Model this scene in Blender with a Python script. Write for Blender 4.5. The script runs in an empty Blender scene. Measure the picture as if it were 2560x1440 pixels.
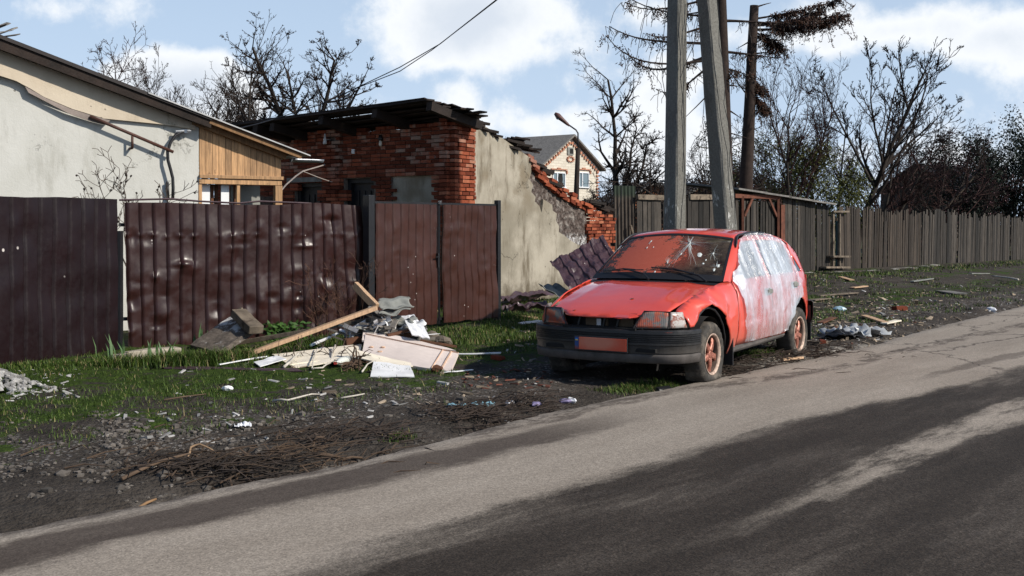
import bpy, math, random
from mathutils import Vector, Matrix, noise
from mathutils.geometry import delaunay_2d_cdt
C = bpy.context.scene.collection
SC = bpy.context.scene
R = random.Random(7)
# ---------------------------------------------------------------- camera
F_, HY, CH = 2900.0, 562.0, 1.45          # focal length in photo pixels, horizon row, eye height
cam = bpy.data.cameras.new('camera'); co = bpy.data.objects.new('camera', cam); C.objects.link(co)
cam.sensor_width = 36; cam.lens = F_ / 2560 * 36; cam.shift_y = -(720 - HY) / 2560
cam.clip_start = .05; cam.clip_end = 5000
co.location = (0, 0, CH); co.rotation_euler = (math.pi / 2, 0, 0); SC.camera = co
SC.render.resolution_x = 1024; SC.render.resolution_y = 576
# ---------------------------------------------------------------- sun and exposure
SUN_AZ = Vector((.90, -.43)).normalized(); SUN_EL = math.radians(35)
sl = bpy.data.lights.new('sun', 'SUN'); sl.energy = 4.8; sl.angle = math.radians(1.2); sl.color = (1, .93, .82)
so = bpy.data.objects.new('sun', sl); C.objects.link(so)
sd = Vector((SUN_AZ.x * math.cos(SUN_EL), SUN_AZ.y * math.cos(SUN_EL), math.sin(SUN_EL)))
so.rotation_euler = sd.to_track_quat('Z', 'Y').to_euler(); so.location = sd * 30
SC.view_settings.view_transform = 'Standard'; SC.view_settings.look = 'None'
SC.view_settings.exposure = 0.0; SC.view_settings.gamma = 1; SC.view_settings.use_curve_mapping = False

# ---------------------------------------------------------------- node helper
class NT:
    def __init__(s, tree):
        s.t = tree; s.n = tree.nodes; s.l = tree.links; s._co = None
    def put(s, sock, v):
        if isinstance(v, bpy.types.NodeSocket): s.l.new(v, sock)
        elif v is not None:
            if hasattr(sock.default_value, '__len__') and not hasattr(v, '__len__'): v = (v,) * len(sock.default_value)
            if hasattr(sock.default_value, '__len__') and len(sock.default_value) == 4 and len(v) == 3: v = tuple(v) + (1,)
            sock.default_value = v
    def co(s):
        if s._co is None: s._co = s.n.new('ShaderNodeTexCoord').outputs['Object']
        return s._co
    def map(s, scale=(1, 1, 1), vec=None, loc=(0, 0, 0), rot=(0, 0, 0)):
        m = s.n.new('ShaderNodeMapping'); s.l.new(vec or s.co(), m.inputs[0])
        m.inputs['Scale'].default_value = scale; m.inputs['Location'].default_value = loc; m.inputs['Rotation'].default_value = rot
        return m.outputs[0]
    def noise(s, scale, detail=4, rough=.6, vec=None, dist=0):
        m = s.n.new('ShaderNodeTexNoise'); s.l.new(vec or s.co(), m.inputs['Vector'])
        m.inputs['Scale'].default_value = scale; m.inputs['Detail'].default_value = detail
        m.inputs['Roughness'].default_value = rough; m.inputs['Distortion'].default_value = dist
        return m.outputs[0]
    def vor(s, scale, vec=None, feature='F1', out=0, rnd=1):
        m = s.n.new('ShaderNodeTexVoronoi'); s.l.new(vec or s.co(), m.inputs['Vector']); m.feature = feature
        m.inputs['Scale'].default_value = scale; m.inputs['Randomness'].default_value = rnd
        return m.outputs[out]
    def ramp(s, fac, stops, interp='LINEAR'):
        m = s.n.new('ShaderNodeValToRGB'); s.put(m.inputs[0], fac); e = m.color_ramp.elements
        m.color_ramp.interpolation = interp
        while len(e) < len(stops): e.new(.5)
        for i, (p, c) in enumerate(stops):
            if not hasattr(c, '__len__'): c = (c, c, c)
            e[i].position = p; e[i].color = tuple(c) + (1,)
        return m.outputs[0]
    def mix(s, fac, a, b, mode='MIX'):
        m = s.n.new('ShaderNodeMix'); m.data_type = 'RGBA'; m.blend_type = mode
        s.put(m.inputs[0], fac); s.put(m.inputs[6], a); s.put(m.inputs[7], b); return m.outputs[2]
    def m(s, op, a, b=None, c=None, clamp=False):
        m = s.n.new('ShaderNodeMath'); m.operation = op; m.use_clamp = clamp
        s.put(m.inputs[0], a)
        if b is not None: s.put(m.inputs[1], b)
        if c is not None: s.put(m.inputs[2], c)
        return m.outputs[0]
    def vm(s, op, a, b=None):
        m = s.n.new('ShaderNodeVectorMath'); m.operation = op; s.put(m.inputs[0], a)
        if b is not None: s.put(m.inputs[1], b)
        return m.outputs['Value'] if op in ('LENGTH', 'DOT_PRODUCT') else m.outputs[0]
    def sep(s, v=None):
        m = s.n.new('ShaderNodeSeparateXYZ'); s.l.new(v or s.co(), m.inputs[0]); return m.outputs
    def comb(s, x=0, y=0, z=0):
        m = s.n.new('ShaderNodeCombineXYZ')
        for i, v in enumerate((x, y, z)): s.put(m.inputs[i], v)
        return m.outputs[0]
    def mr(s, v, a, b, c=0, d=1, smooth=True):
        m = s.n.new('ShaderNodeMapRange'); m.interpolation_type = 'SMOOTHSTEP' if smooth else 'LINEAR'
        for i, q in enumerate((v, a, b, c, d)): s.put(m.inputs[i], q)
        return m.outputs[0]
    def isl(s): return s.n.new('ShaderNodeNewGeometry').outputs['Random Per Island']
    def bump(s, h, strength=.5, dist=.01, nrm=None):
        m = s.n.new('ShaderNodeBump'); s.put(m.inputs['Strength'], strength); m.inputs['Distance'].default_value = dist
        s.put(m.inputs['Height'], h)
        if nrm is not None: s.l.new(nrm, m.inputs['Normal'])
        return m.outputs[0]

def mat(name, fn=None, base=(.5, .5, .5), rough=.7, metal=0, spec=.5):
    M = bpy.data.materials.new(name); M.use_nodes = True; t = NT(M.node_tree); b = t.n['Principled BSDF']
    b.inputs['Base Color'].default_value = tuple(base) + (1,); b.inputs['Roughness'].default_value = rough
    b.inputs['Metallic'].default_value = metal; b.inputs['Specular IOR Level'].default_value = spec
    if fn:
        r = fn(t, b) or {}
        for k, v in r.items(): t.put(b.inputs[k], v)
    return M

def vary(c, scale=4, amt=.35, rough=.7, bs=.3, bd=.005, bscale=60, isl=0, streak=None, metal=0, spec=.4, dirt=None):
    """a plain surface with blotches of tone, fine bump, optional tone per board and grain"""
    def fn(t, b):
        v = t.map(streak) if streak else None
        n = t.noise(scale, 6, .65, v)
        lo = tuple(x * (1 - amt) for x in c); hi = tuple(min(1, x * (1 + amt)) for x in c)
        col = t.ramp(n, [(.28, lo), (.72, hi)])
        if isl: col = t.mix(1, col, t.ramp(t.isl(), [(0, 1 - isl), (1, 1 + isl * .6)]), 'MULTIPLY')
        if dirt:
            dcol, lo_, hi_, ds = dirt
            col = t.mix(t.mr(t.noise(ds, 6, .7), lo_, hi_), col, dcol)
        bn = t.noise(bscale, 5, .7, v)
        return {'Base Color': col, 'Normal': t.bump(bn, bs, bd), 'Roughness': t.mr(bn, .3, .7, rough - .08, rough + .08)}
    return lambda name: mat(name, fn, rough=rough, metal=metal, spec=spec)

# ---------------------------------------------------------------- mesh helper
INV = {}
class MB:
    def __init__(s): s.v = []; s.f = []
    def add(s, vs, fs):
        o = len(s.v); s.v += [tuple(v) for v in vs]; s.f += [tuple(i + o for i in f) for f in fs]; return s
    def box(s, c, size, M=None, rz=0, jit=0):
        hx, hy, hz = (q / 2 for q in size); c = Vector(c)
        M = M or Matrix.Rotation(rz, 3, 'Z')
        vs = [c + M @ Vector((x * hx + R.uniform(-jit, jit), y * hy + R.uniform(-jit, jit), z * hz + R.uniform(-jit, jit))) for z in (-1, 1) for y in (-1, 1) for x in (-1, 1)]
        return s.add(vs, [(0, 2, 3, 1), (4, 5, 7, 6), (0, 1, 5, 4), (2, 6, 7, 3), (0, 4, 6, 2), (1, 3, 7, 5)])
    def beam(s, a, b, w, h, up=(0, 0, 1), jit=0, seg=1, wob=0):
        """rectangular bar from a to b, w across, h along up"""
        a, b = Vector(a), Vector(b); d = (b - a).normalized(); u = Vector(up); sd_ = d.cross(u)
        if sd_.length < 1e-4: sd_ = d.cross(Vector((1, 0, 0)))
        sd_.normalize(); u = sd_.cross(d)
        rings = []
        for i in range(seg + 1):
            p = a.lerp(b, i / seg) + sd_ * R.uniform(-wob, wob) + u * R.uniform(-wob, wob)
            rings.append([p + sd_ * (sx * w / 2 + R.uniform(-jit, jit)) + u * (sy * h / 2 + R.uniform(-jit, jit)) for sx, sy in ((-1, -1), (1, -1), (1, 1), (-1, 1))])
        return s.rings(rings)
    def rings(s, rings, caps=True):
        n = len(rings[0]); vs = [p for r in rings for p in r]; fs = []
        for i in range(len(rings) - 1):
            for j in range(n):
                k = (j + 1) % n; fs.append((i * n + j, i * n + k, (i + 1) * n + k, (i + 1) * n + j))
        if caps: fs += [tuple(range(n))[::-1], tuple((len(rings) - 1) * n + j for j in range(n))]
        return s.add(vs, fs)
    def tube(s, pts, rad, n=6, caps=True, twist=None):
        pts = [Vector(p) for p in pts]
        if not hasattr(rad, '__len__'): rad = [rad] * len(pts)
        d0 = (pts[1] - pts[0]).normalized(); a = d0.orthogonal().normalized(); rings = []
        for i, p in enumerate(pts):
            d = (pts[min(i + 1, len(pts) - 1)] - pts[max(i - 1, 0)])
            if d.length < 1e-9: d = d0
            d = d.normalized(); a = (a - d * a.dot(d))
            a = a.normalized() if a.length > 1e-6 else d.orthogonal().normalized(); b = d.cross(a)
            rings.append([p + (a * math.cos(t) + b * math.sin(t)) * rad[i] for t in (2 * math.pi * j / n for j in range(n))])
        return s.rings(rings, caps)
    def prism(s, poly, fa, fb):
        """poly in 2D; fa, fb map a 2D point to the two faces"""
        n = len(poly); vs = [fa(p) for p in poly] + [fb(p) for p in poly]
        fs = [tuple(range(n))[::-1], tuple(range(n, 2 * n))] + [(j, (j + 1) % n, n + (j + 1) % n, n + j) for j in range(n)]
        return s.add(vs, fs)
    def grid(s, fn, nu, nv, flip=False):
        vs = [fn(i / nu, j / nv) for j in range(nv + 1) for i in range(nu + 1)]; w = nu + 1; fs = []
        for j in range(nv):
            for i in range(nu):
                q = (j * w + i, j * w + i + 1, (j + 1) * w + i + 1, (j + 1) * w + i); fs.append(q[::-1] if flip else q)
        return s.add(vs, fs)
    def lathe(s, prof, n=24, M=Matrix.Identity(4), close=False):
        """prof: (radius, height) pairs about local z"""
        vs = [M @ Vector((r * math.cos(2 * math.pi * j / n), r * math.sin(2 * math.pi * j / n), h)) for r, h in prof for j in range(n)]
        fs = [(i * n + j, i * n + (j + 1) % n, (i + 1) * n + (j + 1) % n, (i + 1) * n + j) for i in range(len(prof) - 1) for j in range(n)]
        if close: fs += [tuple(range(n))[::-1], tuple((len(prof) - 1) * n + j for j in range(n))]
        return s.add(vs, fs)
    def rock(s, c, r, sq=(1, 1, .6), seed=0, n=7, rz=0):
        vs = []; fs = []; m = max(3, n - 2); c = Vector(c); rm = Matrix.Rotation(rz, 3, 'Z')
        for i in range(m + 1):
            th = math.pi * i / m
            for j in range(n):
                ph = 2 * math.pi * j / n; d = Vector((math.sin(th) * math.cos(ph), math.sin(th) * math.sin(ph), math.cos(th)))
                k = r * (1 + .45 * noise.noise(d * 1.3 + Vector((seed * 7.3, seed, 0))))
                vs.append(c + rm @ Vector((d.x * k * sq[0], d.y * k * sq[1], d.z * k * sq[2])))
        for i in range(m):
            for j in range(n): fs.append((i * n + j, (i + 1) * n + j, (i + 1) * n + (j + 1) % n, i * n + (j + 1) % n))
        return s.add(vs, fs)
    def build(s, name, m, parent=None, smooth=False, bev=0, local=False, solid=0):
        me = bpy.data.meshes.new(name); vs = s.v
        if parent is not None and not local:
            iv = INV[parent.name]; vs = [tuple(iv @ Vector(v)) for v in s.v]
        me.from_pydata(vs, [], s.f); me.update()
        for q in (m if isinstance(m, (list, tuple)) else [m]): me.materials.append(q)
        if smooth: me.polygons.foreach_set('use_smooth', [True] * len(me.polygons))
        o = bpy.data.objects.new(name, me); C.objects.link(o)
        if parent is not None: o.parent = parent; INV[o.name] = INV[parent.name]
        else: INV[o.name] = Matrix.Identity(4)
        if solid:
            k = o.modifiers.new('thickness', 'SOLIDIFY'); k.thickness = solid; k.offset = -1
        if bev:
            k = o.modifiers.new('bevel', 'BEVEL'); k.width = bev; k.segments = 2; k.limit_method = 'ANGLE'; k.angle_limit = math.radians(40)
        return o
def tag(o, label, cat, group=None, kind=None):
    o['label'] = label; o['category'] = cat
    if group: o['group'] = group
    if kind: o['kind'] = kind
    return o
def thing(name, label, cat, loc=(0, 0, 0), rz=0, group=None):
    o = bpy.data.objects.new(name, None); C.objects.link(o); o.location = loc; o.rotation_euler = (0, 0, rz); o.empty_display_size = .2
    INV[o.name] = (Matrix.Translation(loc) @ Matrix.Rotation(rz, 4, 'Z')).inverted()
    return tag(o, label, cat, group)
def struct(name, mb, m, **k):
    o = mb.build(name, m, **k); o['kind'] = 'structure'; return o
def G(px, py, z=0.0):
    """ground point under a photo pixel"""
    Y = F_ * (CH - z) / (py - HY); return Vector(((px - 1280) / F_ * Y, Y, z))
def A(px, py, Y):
    return Vector(((px - 1280) / F_ * Y, Y, CH - (py - HY) / F_ * Y))
class Wall:
    """vertical plane through a ground point along a direction; pt(s,z,off), hit(px,py)->(s,z)"""
    def __init__(s, p, d):
        s.p = Vector((p[0], p[1], 0)); s.d = Vector((d[0], d[1], 0)).normalized(); s.n = Vector((s.d.y, -s.d.x, 0))
        s.rz = math.atan2(s.d.y, s.d.x)
    def pt(s, a, z, off=0): return s.p + s.d * a + s.n * off + Vector((0, 0, z))
    def hit(s, px, py):
        k = (px - 1280) / F_; a = (k * s.p.y - s.p.x) / (s.d.x - k * s.d.y); Y = s.p.y + s.d.y * a
        return a, CH - (py - HY) / F_ * Y
def lerp(a, b, t): return a + (b - a) * t
def interp(x, pts):
    pts = sorted(pts)
    if x <= pts[0][0]: return pts[0][1]
    for (x0, y0), (x1, y1) in zip(pts, pts[1:]):
        if x <= x1: return y0 + (y1 - y0) * (x - x0) / (x1 - x0)
    return pts[-1][1]
def sinterp(x, pts):
    """smooth (Catmull-Rom) interpolation"""
    pts = sorted(pts); n = len(pts)
    if x <= pts[0][0]: return pts[0][1]
    if x >= pts[-1][0]: return pts[-1][1]
    for i in range(n - 1):
        if x <= pts[i + 1][0]:
            x0, y0 = pts[i]; x1, y1 = pts[i + 1]; h_ = x1 - x0
            m0 = (y1 - pts[i - 1][1]) / (x1 - pts[i - 1][0]) if i > 0 else (y1 - y0) / h_
            m1 = (pts[i + 2][1] - y0) / (pts[i + 2][0] - x0) if i < n - 2 else (y1 - y0) / h_
            t = (x - x0) / h_; return (2 * t**3 - 3 * t * t + 1) * y0 + (t**3 - 2 * t * t + t) * h_ * m0 + (-2 * t**3 + 3 * t * t) * y1 + (t**3 - t * t) * h_ * m1
def nz(x, y=0, z=0, oct=3):
    return noise.fractal(Vector((x, y, z)), .6, 2.0, oct)
def sstep(x, a, b):
    t = min(1, max(0, (x - a) / (b - a))); return t * t * (3 - 2 * t)

# ---------------------------------------------------------------- world: clear sky with spring clouds
W = bpy.data.worlds.new('World'); SC.world = W; W.use_nodes = True; t = NT(W.node_tree)
bg = t.n['Background']; sky = t.n.new('ShaderNodeTexSky'); sky.sky_type = 'NISHITA'; sky.sun_disc = False
sky.sun_elevation = SUN_EL; sky.sun_rotation = math.atan2(SUN_AZ.x, SUN_AZ.y); sky.air_density = 1.0; sky.dust_density = 1.2; sky.ozone_density = 1.6
dirv = t.n.new('ShaderNodeTexCoord').outputs['Generated']
def dirp(px, py): return Vector(((px - 1280) / F_, 1, -(py - HY) / F_)).normalized()
wn = t.noise(5.5, 9, .62, dirv); wn2 = t.noise(17, 7, .6, dirv)
dens = None
for px, py, rx, rz_, amp in ((1190, 45, .13, .065, 1.5), (1330, 120, .08, .04, .9), (980, 60, .07, .04, .8), (470, 215, .075, .040, 1.5), (410, 270, .07, .035, 1.2), (560, 260, .06, .03, 1.0), (2250, 75, .16, .032, .8), (2500, 90, .07, .035, .8), (2060, 40, .07, .03, .5),
                          (1150, 240, .035, .04, .75), (1380, 190, .10, .03, .45), (1330, 310, .13, .03, .6), (1640, 230, .05, .05, .5), (1580, 380, .12, .05, .55), (2250, 260, .05, .03, .5), (1600, 20, .08, .03, .4), (2150, 380, .12, .05, .5), (150, 20, .09, .025, .25), (900, 300, .1, .03, .5)):
    d = t.vm('SUBTRACT', dirv, tuple(dirp(px, py))); d = t.vm('MULTIPLY', d, (1 / rx, 2.0, 1 / rz_))
    b_ = t.m('MULTIPLY', t.m('SUBTRACT', 1.0, t.vm('LENGTH', d)), amp); b_ = t.m('MAXIMUM', b_, -.6)
    dens = b_ if dens is None else t.m('SMOOTH_MAX', dens, b_, .25)
field = t.m('ADD', dens, t.m('ADD', t.m('MULTIPLY', t.m('SUBTRACT', wn, .5), 2.0), t.m('MULTIPLY', t.m('SUBTRACT', wn2, .5), .9)))
back = t.mr(t.sep(dirv)[1], .55, .2, 0, .30)                   # scattered cloud over the rest of the sky
field = t.m('ADD', field, back)
cm = t.mr(field, .10, .50)
shade = t.mr(field, .25, 1.25, 0, 1)
skyc = t.mix(1, sky.outputs[0], (.86, 1.02, 1.12), 'MULTIPLY')
hz = t.m('MULTIPLY', t.mr(t.sep(dirv)[2], .0, .24, .92, .66), t.mr(t.sep(dirv)[2], .42, .21, .0, 1))
skyc = t.mix(hz, skyc, (6.9, 8.5, 10.8))
cloudc = t.mix(shade, (11.6, 11.8, 12.0), (8.2, 8.9, 9.9))
t.put(bg.inputs[0], t.mix(t.m('MULTIPLY', cm, .93), skyc, cloudc)); bg.inputs[1].default_value = .09
# ---------------------------------------------------------------- materials
def _sheet(c, hi, specks):
    def fn(t, b):
        n = t.noise(1.6, 6, .7); n2 = t.noise(14, 5, .7)
        col = t.ramp(n, [(.3, tuple(x * .75 for x in c)), (.7, tuple(x * 1.25 for x in c))])
        col = t.mix(t.mr(t.noise(2.2, 7, .75, t.map((1, 1, .25))), .56, .76, 0, .45), col, hi)
        sp = t.mr(t.vor(specks, t.map((1, 1, .9))), .10, .06)
        sp = t.m('MULTIPLY', sp, t.mr(t.noise(1.9, 2, .5), .55, .6))
        col = t.mix(sp, col, (.55, .5, .47))
        return {'Base Color': col, 'Roughness': t.mr(n2, .3, .7, .30, .46), 'Normal': t.bump(t.noise(9, 3, .5), .12, .01)}
    return fn
M_SHEET = mat('brown sheet steel', _sheet((.027, .0078, .0066), (.042, .018, .016), 9), spec=.5)
M_SHEETD = mat('dark maroon sheet steel', _sheet((.011, .0042, .0052), (.018, .008, .009), 5), spec=.35)
M_GATE = mat('gate sheet steel', _sheet((.048, .018, .013), (.07, .033, .025), 12), spec=.35)
M_SHEETV = mat('violet brown sheet steel', _sheet((.05, .026, .032), (.1, .07, .07), 14), spec=.5)
M_BLACK = vary((.012, .012, .014), 6, .3, .45, bscale=40)('black painted steel')
M_RUST = vary((.12, .04, .022), 7, .5, .8, bscale=50)('rusty red steel')
M_PIPE = vary((.07, .028, .02), 7, .3, .6)('brown painted pipe')
def _plaster(base, dark, warm, s=1.0, amt=.5, foot=False):
    def fn(t, b):
        n = t.noise(1.1 * s, 8, .65); n2 = t.noise(5 * s, 8, .7); z = t.sep()[2]
        col = t.mix(t.mr(n, .35, .65), base, warm)
        st = t.noise(2.2, 7, .7, t.map((1.2, 1.2, .32)))
        col = t.mix(t.mr(st, .50, .68, 0, amt), col, dark)
        if foot: col = t.mix(t.m('MULTIPLY', t.mr(t.m('ADD', z, t.m('MULTIPLY', t.m('SUBTRACT', n2, .5), 1.1)), .5, .05), .8), col, (.10, .08, .055)); col = t.mix(t.m('MULTIPLY', t.mr(t.noise(.9, 7, .7), .48, .62), t.m('MULTIPLY', t.mr(z, 1.4, 2.2), .75)), col, (.20, .16, .11))
        cr = t.vor(.9, t.vm('ADD', t.co(), t.vm('MULTIPLY', t.comb(n2, t.noise(6, 4), n), (.5, .5, .5))), 'DISTANCE_TO_EDGE')
        crm = t.m('MULTIPLY', t.mr(cr, .008, .002), t.mr(n, .52, .6))
        col = t.mix(t.m('MULTIPLY', crm, .7), col, tuple(x * .35 for x in dark))
        pits = t.m('MULTIPLY', t.mr(t.vor(7), .12, .07), t.mr(t.noise(2.6, 3), .55, .62))
        col = t.mix(t.m('MULTIPLY', pits, .75), col, tuple(x * .5 for x in dark))
        h = t.m('SUBTRACT', t.m('ADD', t.m('MULTIPLY', n2, .7), t.m('MULTIPLY', t.noise(45, 4), .25)), t.m('MULTIPLY', t.m('ADD', pits, crm), .8))
        return {'Base Color': col, 'Normal': t.bump(h, .6, .02), 'Roughness': .9}
    return fn
M_PLG = mat('grey house plaster', _plaster((.55, .545, .515), (.27, .26, .22), (.48, .475, .44), .7, .4), spec=.2)
M_PLB = mat('beige gable plaster', _plaster((.54, .47, .375), (.30, .25, .19), (.47, .40, .31), .7, .4), spec=.2)
M_PLS = mat('stained beige plaster', _plaster((.40, .36, .295), (.15, .125, .09), (.23, .205, .16), .8, 1.0, True), spec=.2)
M_STAIN = vary((.27, .27, .24), 5, .25, .9)('damp plaster stain')
def _rubble(t, b):
    v = t.vor(11); n = t.noise(8, 8, .75); z = t.sep()[2]
    col = t.ramp(n, [(.3, (.035, .026, .022)), (.5, (.11, .085, .075)), (.68, (.36, .33, .30))])
    wh = t.m('MULTIPLY', t.mr(t.noise(16, 7, .75), .44, .6), t.m('MULTIPLY', t.mr(z, .8, .95), t.mr(z, 1.32, 1.15)))
    col = t.mix(t.m('MULTIPLY', wh, .85), col, (.6, .6, .6))
    return {'Base Color': col, 'Normal': t.bump(t.m('ADD', v, n), 1, .06), 'Roughness': .95}
M_RUBBLE = mat('bare rubble core', _rubble, spec=.1)
def _brick(lo, hi, eff, dk=.55):
    def fn(t, b):
        i = t.isl(); n = t.noise(30, 6, .7); z = t.sep()[2]
        col = t.ramp(i, [(0, tuple(x * dk for x in lo)), (.3, lo), (.8, hi), (1, (hi[0] * 1.2, hi[1] * 1.7, hi[2] * 1.9))])
        col = t.mix(t.mr(n, .4, .75, 0, .5), col, tuple(x * .45 for x in lo))
        e = t.m('ADD', t.noise(1.6, 8, .75), t.m('MULTIPLY', t.m('SUBTRACT', i, .5), .25))
        e = t.m('MULTIPLY', t.mr(e, .5, .68), t.mr(z, 2.15, 2.7, .04, 1)); col = t.mix(t.m('MULTIPLY', e, eff), col, (.30, .22, .18))
        wht = t.m('MULTIPLY', t.mr(t.noise(4.5, 9, .8), .58, .72), t.m('MULTIPLY', t.mr(z, 2.2, 2.5), eff)); col = t.mix(t.m('MULTIPLY', wht, .7), col, (.5, .46, .43))
        return {'Base Color': col, 'Normal': t.bump(t.m('ADD', n, t.noise(9, 3)), .8, .012), 'Roughness': .92}
    return fn
M_BRICK = mat('old red brick', _brick((.15, .037, .019), (.31, .078, .038), .9, .7), spec=.2)
M_BRICKR = mat('sunlit orange brick', _brick((.17, .038, .018), (.34, .088, .042), .5, .7), spec=.2)  # brighter copy of the old brick for the sunward side, sunlight put into colour
M_MORT = vary((.15, .12, .10), 9, .5, .95, .8, .01)('old mortar')
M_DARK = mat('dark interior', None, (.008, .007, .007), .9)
M_DOORD = vary((.012, .012, .015), 5, .3, .5)('black door paint')
M_WNEW = vary((.40, .23, .11), 3, .5, .6, .4, .003, 40, .35, (14, 14, 1.2), dirt=((.10, .05, .02), .6, .72, 5))('new varnished pine')
M_WPAL = vary((.52, .34, .21), 3, .3, .7, .4, .003, 40, .2, (12, 12, 2))('pale cut timber')
M_WOLD = vary((.042, .035, .029), 3, .75, .85, .8, .008, 45, .8, (9, 9, 1.0), dirt=((.15, .08, .04), .66, .76, 5))('weathered grey boards')
M_WOLD2 = vary((.045, .034, .026), 3, .6, .85, .7, .006, 45, .55, (9, 9, .9), dirt=((.13, .06, .025), .62, .74, 4))('dark weathered boards')
M_WGREY = vary((.17, .135, .10), 5, .5, .85, .8, .006, 45, .3, dirt=((.05, .035, .025), .5, .65, 6))('split grey timber')
M_WBRN = vary((.11, .045, .022), 5, .45, .8, .5, .004, 45, .3)('brown timber')
M_WRAF = vary((.021, .013, .010), 4, .6, .85, .8, .006, 40, .45)('tarred roof timber')
M_SLATE = vary((.22, .225, .21), 8, .35, .9, .7, .004, 60, .25)('broken asbestos slate')
M_SLATED = vary((.17, .16, .15), 8, .4, .9, .7, .006, 50, .2)('dark slate roofing')
M_ROOFD = vary((.014, .009, .009), 3, .4, .55, .3, .003)('dark brown roofing')
M_CREAM = vary((.80, .72, .59), 3, .13, .75, .2, .002, 80, 0)('cream panel board')
M_FOAM = vary((.72, .62, .57), 3, .12, .8, .25, .003, 60, 0)('pinkish foam board')
M_FOAME = vary((.62, .42, .30), 20, .25, .9)('foam board edge')
M_WHITE = vary((.80, .80, .81), 4, .15, .6, .2, .002)('white sheet board')
M_PAPER = vary((.7, .71, .75), 8, .15, .8, .2)('white paper scraps')
M_CONC = vary((.19, .185, .17), 9, .35, .92, .9, .006, 70, dirt=((.06, .055, .05), .58, .72, 5))('cast concrete')
M_CONCW = vary((.23, .22, .20), 9, .4, .92, .9, .008, 70)('concrete kerb slab')
M_ZINC = vary((.32, .34, .37), 5, .25, .4, metal=.7)('galvanised gutter')
M_CABLE = mat('black cable', None, (.01, .01, .012), .5)
M_WIRE = mat('grey wire', None, (.16, .16, .17), .5)
M_BARK = vary((.030, .023, .019), 9, .5, .95, .9, .01, 60)('dark bark')
M_BARKB = vary((.030, .019, .015), 9, .5, .95, .9, .012, 50)('red brown spruce bark')
M_BARKG = vary((.11, .085, .065), 9, .5, .95, .8, .01, 50)('grey bark')
M_TWIG = mat('twig', None, (.030, .022, .019), .95, spec=.2)
M_TWIGR = mat('reddish twig', None, (.042, .022, .02), .95, spec=.2)
M_TWIGL = mat('pale dry twig', None, (.15, .105, .07), .95, spec=.2)
def leafm(name, c, c2, tr=.3):
    def fn(t, b):
        return {'Base Color': t.ramp(t.isl(), [(0, c), (1, c2)]), 'Roughness': .6, 'Subsurface Weight': 0}
    return mat(name, fn, spec=.25)
M_LEAFG = leafm('spring leaves', (.045, .052, .012), (.12, .125, .03))
M_LEAFD = leafm('evergreen leaves', (.006, .013, .008), (.02, .03, .018))
M_PINK = leafm('plum buds', (.10, .05, .06), (.30, .17, .19))
M_NEEDR = leafm('dead spruce needles', (.018, .009, .006), (.055, .022, .011))
M_NEED = leafm('spruce twigs', (.008, .006, .005), (.02, .012, .009))
M_GRASS = mat('grass blades', lambda t, b: {'Base Color': t.ramp(t.isl(), [(0, (.016, .034, .004)), (.6, (.05, .09, .012)), (.88, (.10, .14, .025)), (.93, (.20, .16, .08)), (1, (.26, .20, .10))]), 'Roughness': .6}, spec=.25)
M_GRASSL = leafm('moss and short grass', (.03, .055, .006), (.09, .13, .018))
M_IRIS = leafm('iris blades', (.04, .085, .035), (.10, .17, .07))
def glassm(name, c, rough=.05):
    return mat(name, None, c, rough, spec=.6)
M_PANE = glassm('window pane', (.16, .21, .24))
M_PANED = glassm('dark pane', (.01, .01, .012))
M_PVC = mat('white pvc frame', None, (.75, .76, .78), .4)

# ---------------------------------------------------------------- ground and road
EU = Vector((.64, .77)).normalized(); P0 = Vector((-2.43, 5.51)); ROT = math.atan2(EU.y, EU.x)
def uv(x, y):                      # world -> along the road, across (positive = onto the road)
    d = Vector((x, y)) - P0; return d.dot(EU), d.x * EU.y - d.y * EU.x
def xy(u, v): return P0 + EU * u + Vector((EU.y, -EU.x)) * v
EDGE = [(-60, .0), (-3, .0), (0, .0), (1.2, .03), (2.1, .08), (4, -.17), (6, -.2), (8, -.2), (10, -.2), (13, -.5), (20, -.95), (30, -1.3), (200, -1.5)]
def edge(u): return interp(u, EDGE) + .05 * nz(u * 1.1, 3.3) + .02 * nz(u * 5, 1.3)
def gz(x, y):
    u, v = uv(x, y)
    if u < -12 or u > 60 or v > 8 or v < -22: return -.05
    e = interp(u, EDGE); k = sstep(v - e, .12, -.35)
    h = .028 * nz(u * .55, v * .55) + .02 * nz(u * 2.3, v * 2.3, 4) + .009 * nz(u * 9, v * 9, 8)
    h += .03 * math.exp(-((v + 2.6) / .9) ** 2) * sstep(u, 6, 0)
    h -= .03 * math.exp(-(((u - 6.2) / 1.6) ** 2 + ((v + .8) / .5) ** 2))
    h += .16 * sstep(v, -4, -7) * sstep(u, 17, 24)
    return (h + .006) * k - .07 * (1 - k) if v < 7 else h
mb = MB()
def axis(lo, hi, step, far):
    a = [lo + step * i for i in range(int((hi - lo) / step) + 1)]; d = step
    left = []; p = lo
    while p > -far: d *= 1.35; p -= d; left.append(p)
    right = []; p = a[-1]; d = step
    while p < far: d *= 1.35; p += d; right.append(p)
    return left[::-1] + a + right
us = axis(-3, 21, .065, 2600); vs_ = axis(-9.5, .4, .065, 2600)
vv = []
for v in vs_:
    for u in us:
        p = xy(u, v); vv.append((u, -v, gz(p.x, p.y)))
w = len(us); mb.v = vv; mb.f = [(j * w + i, (j + 1) * w + i, (j + 1) * w + i + 1, j * w + i + 1) for j in range(len(vs_) - 1) for i in range(w - 1)]
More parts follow.
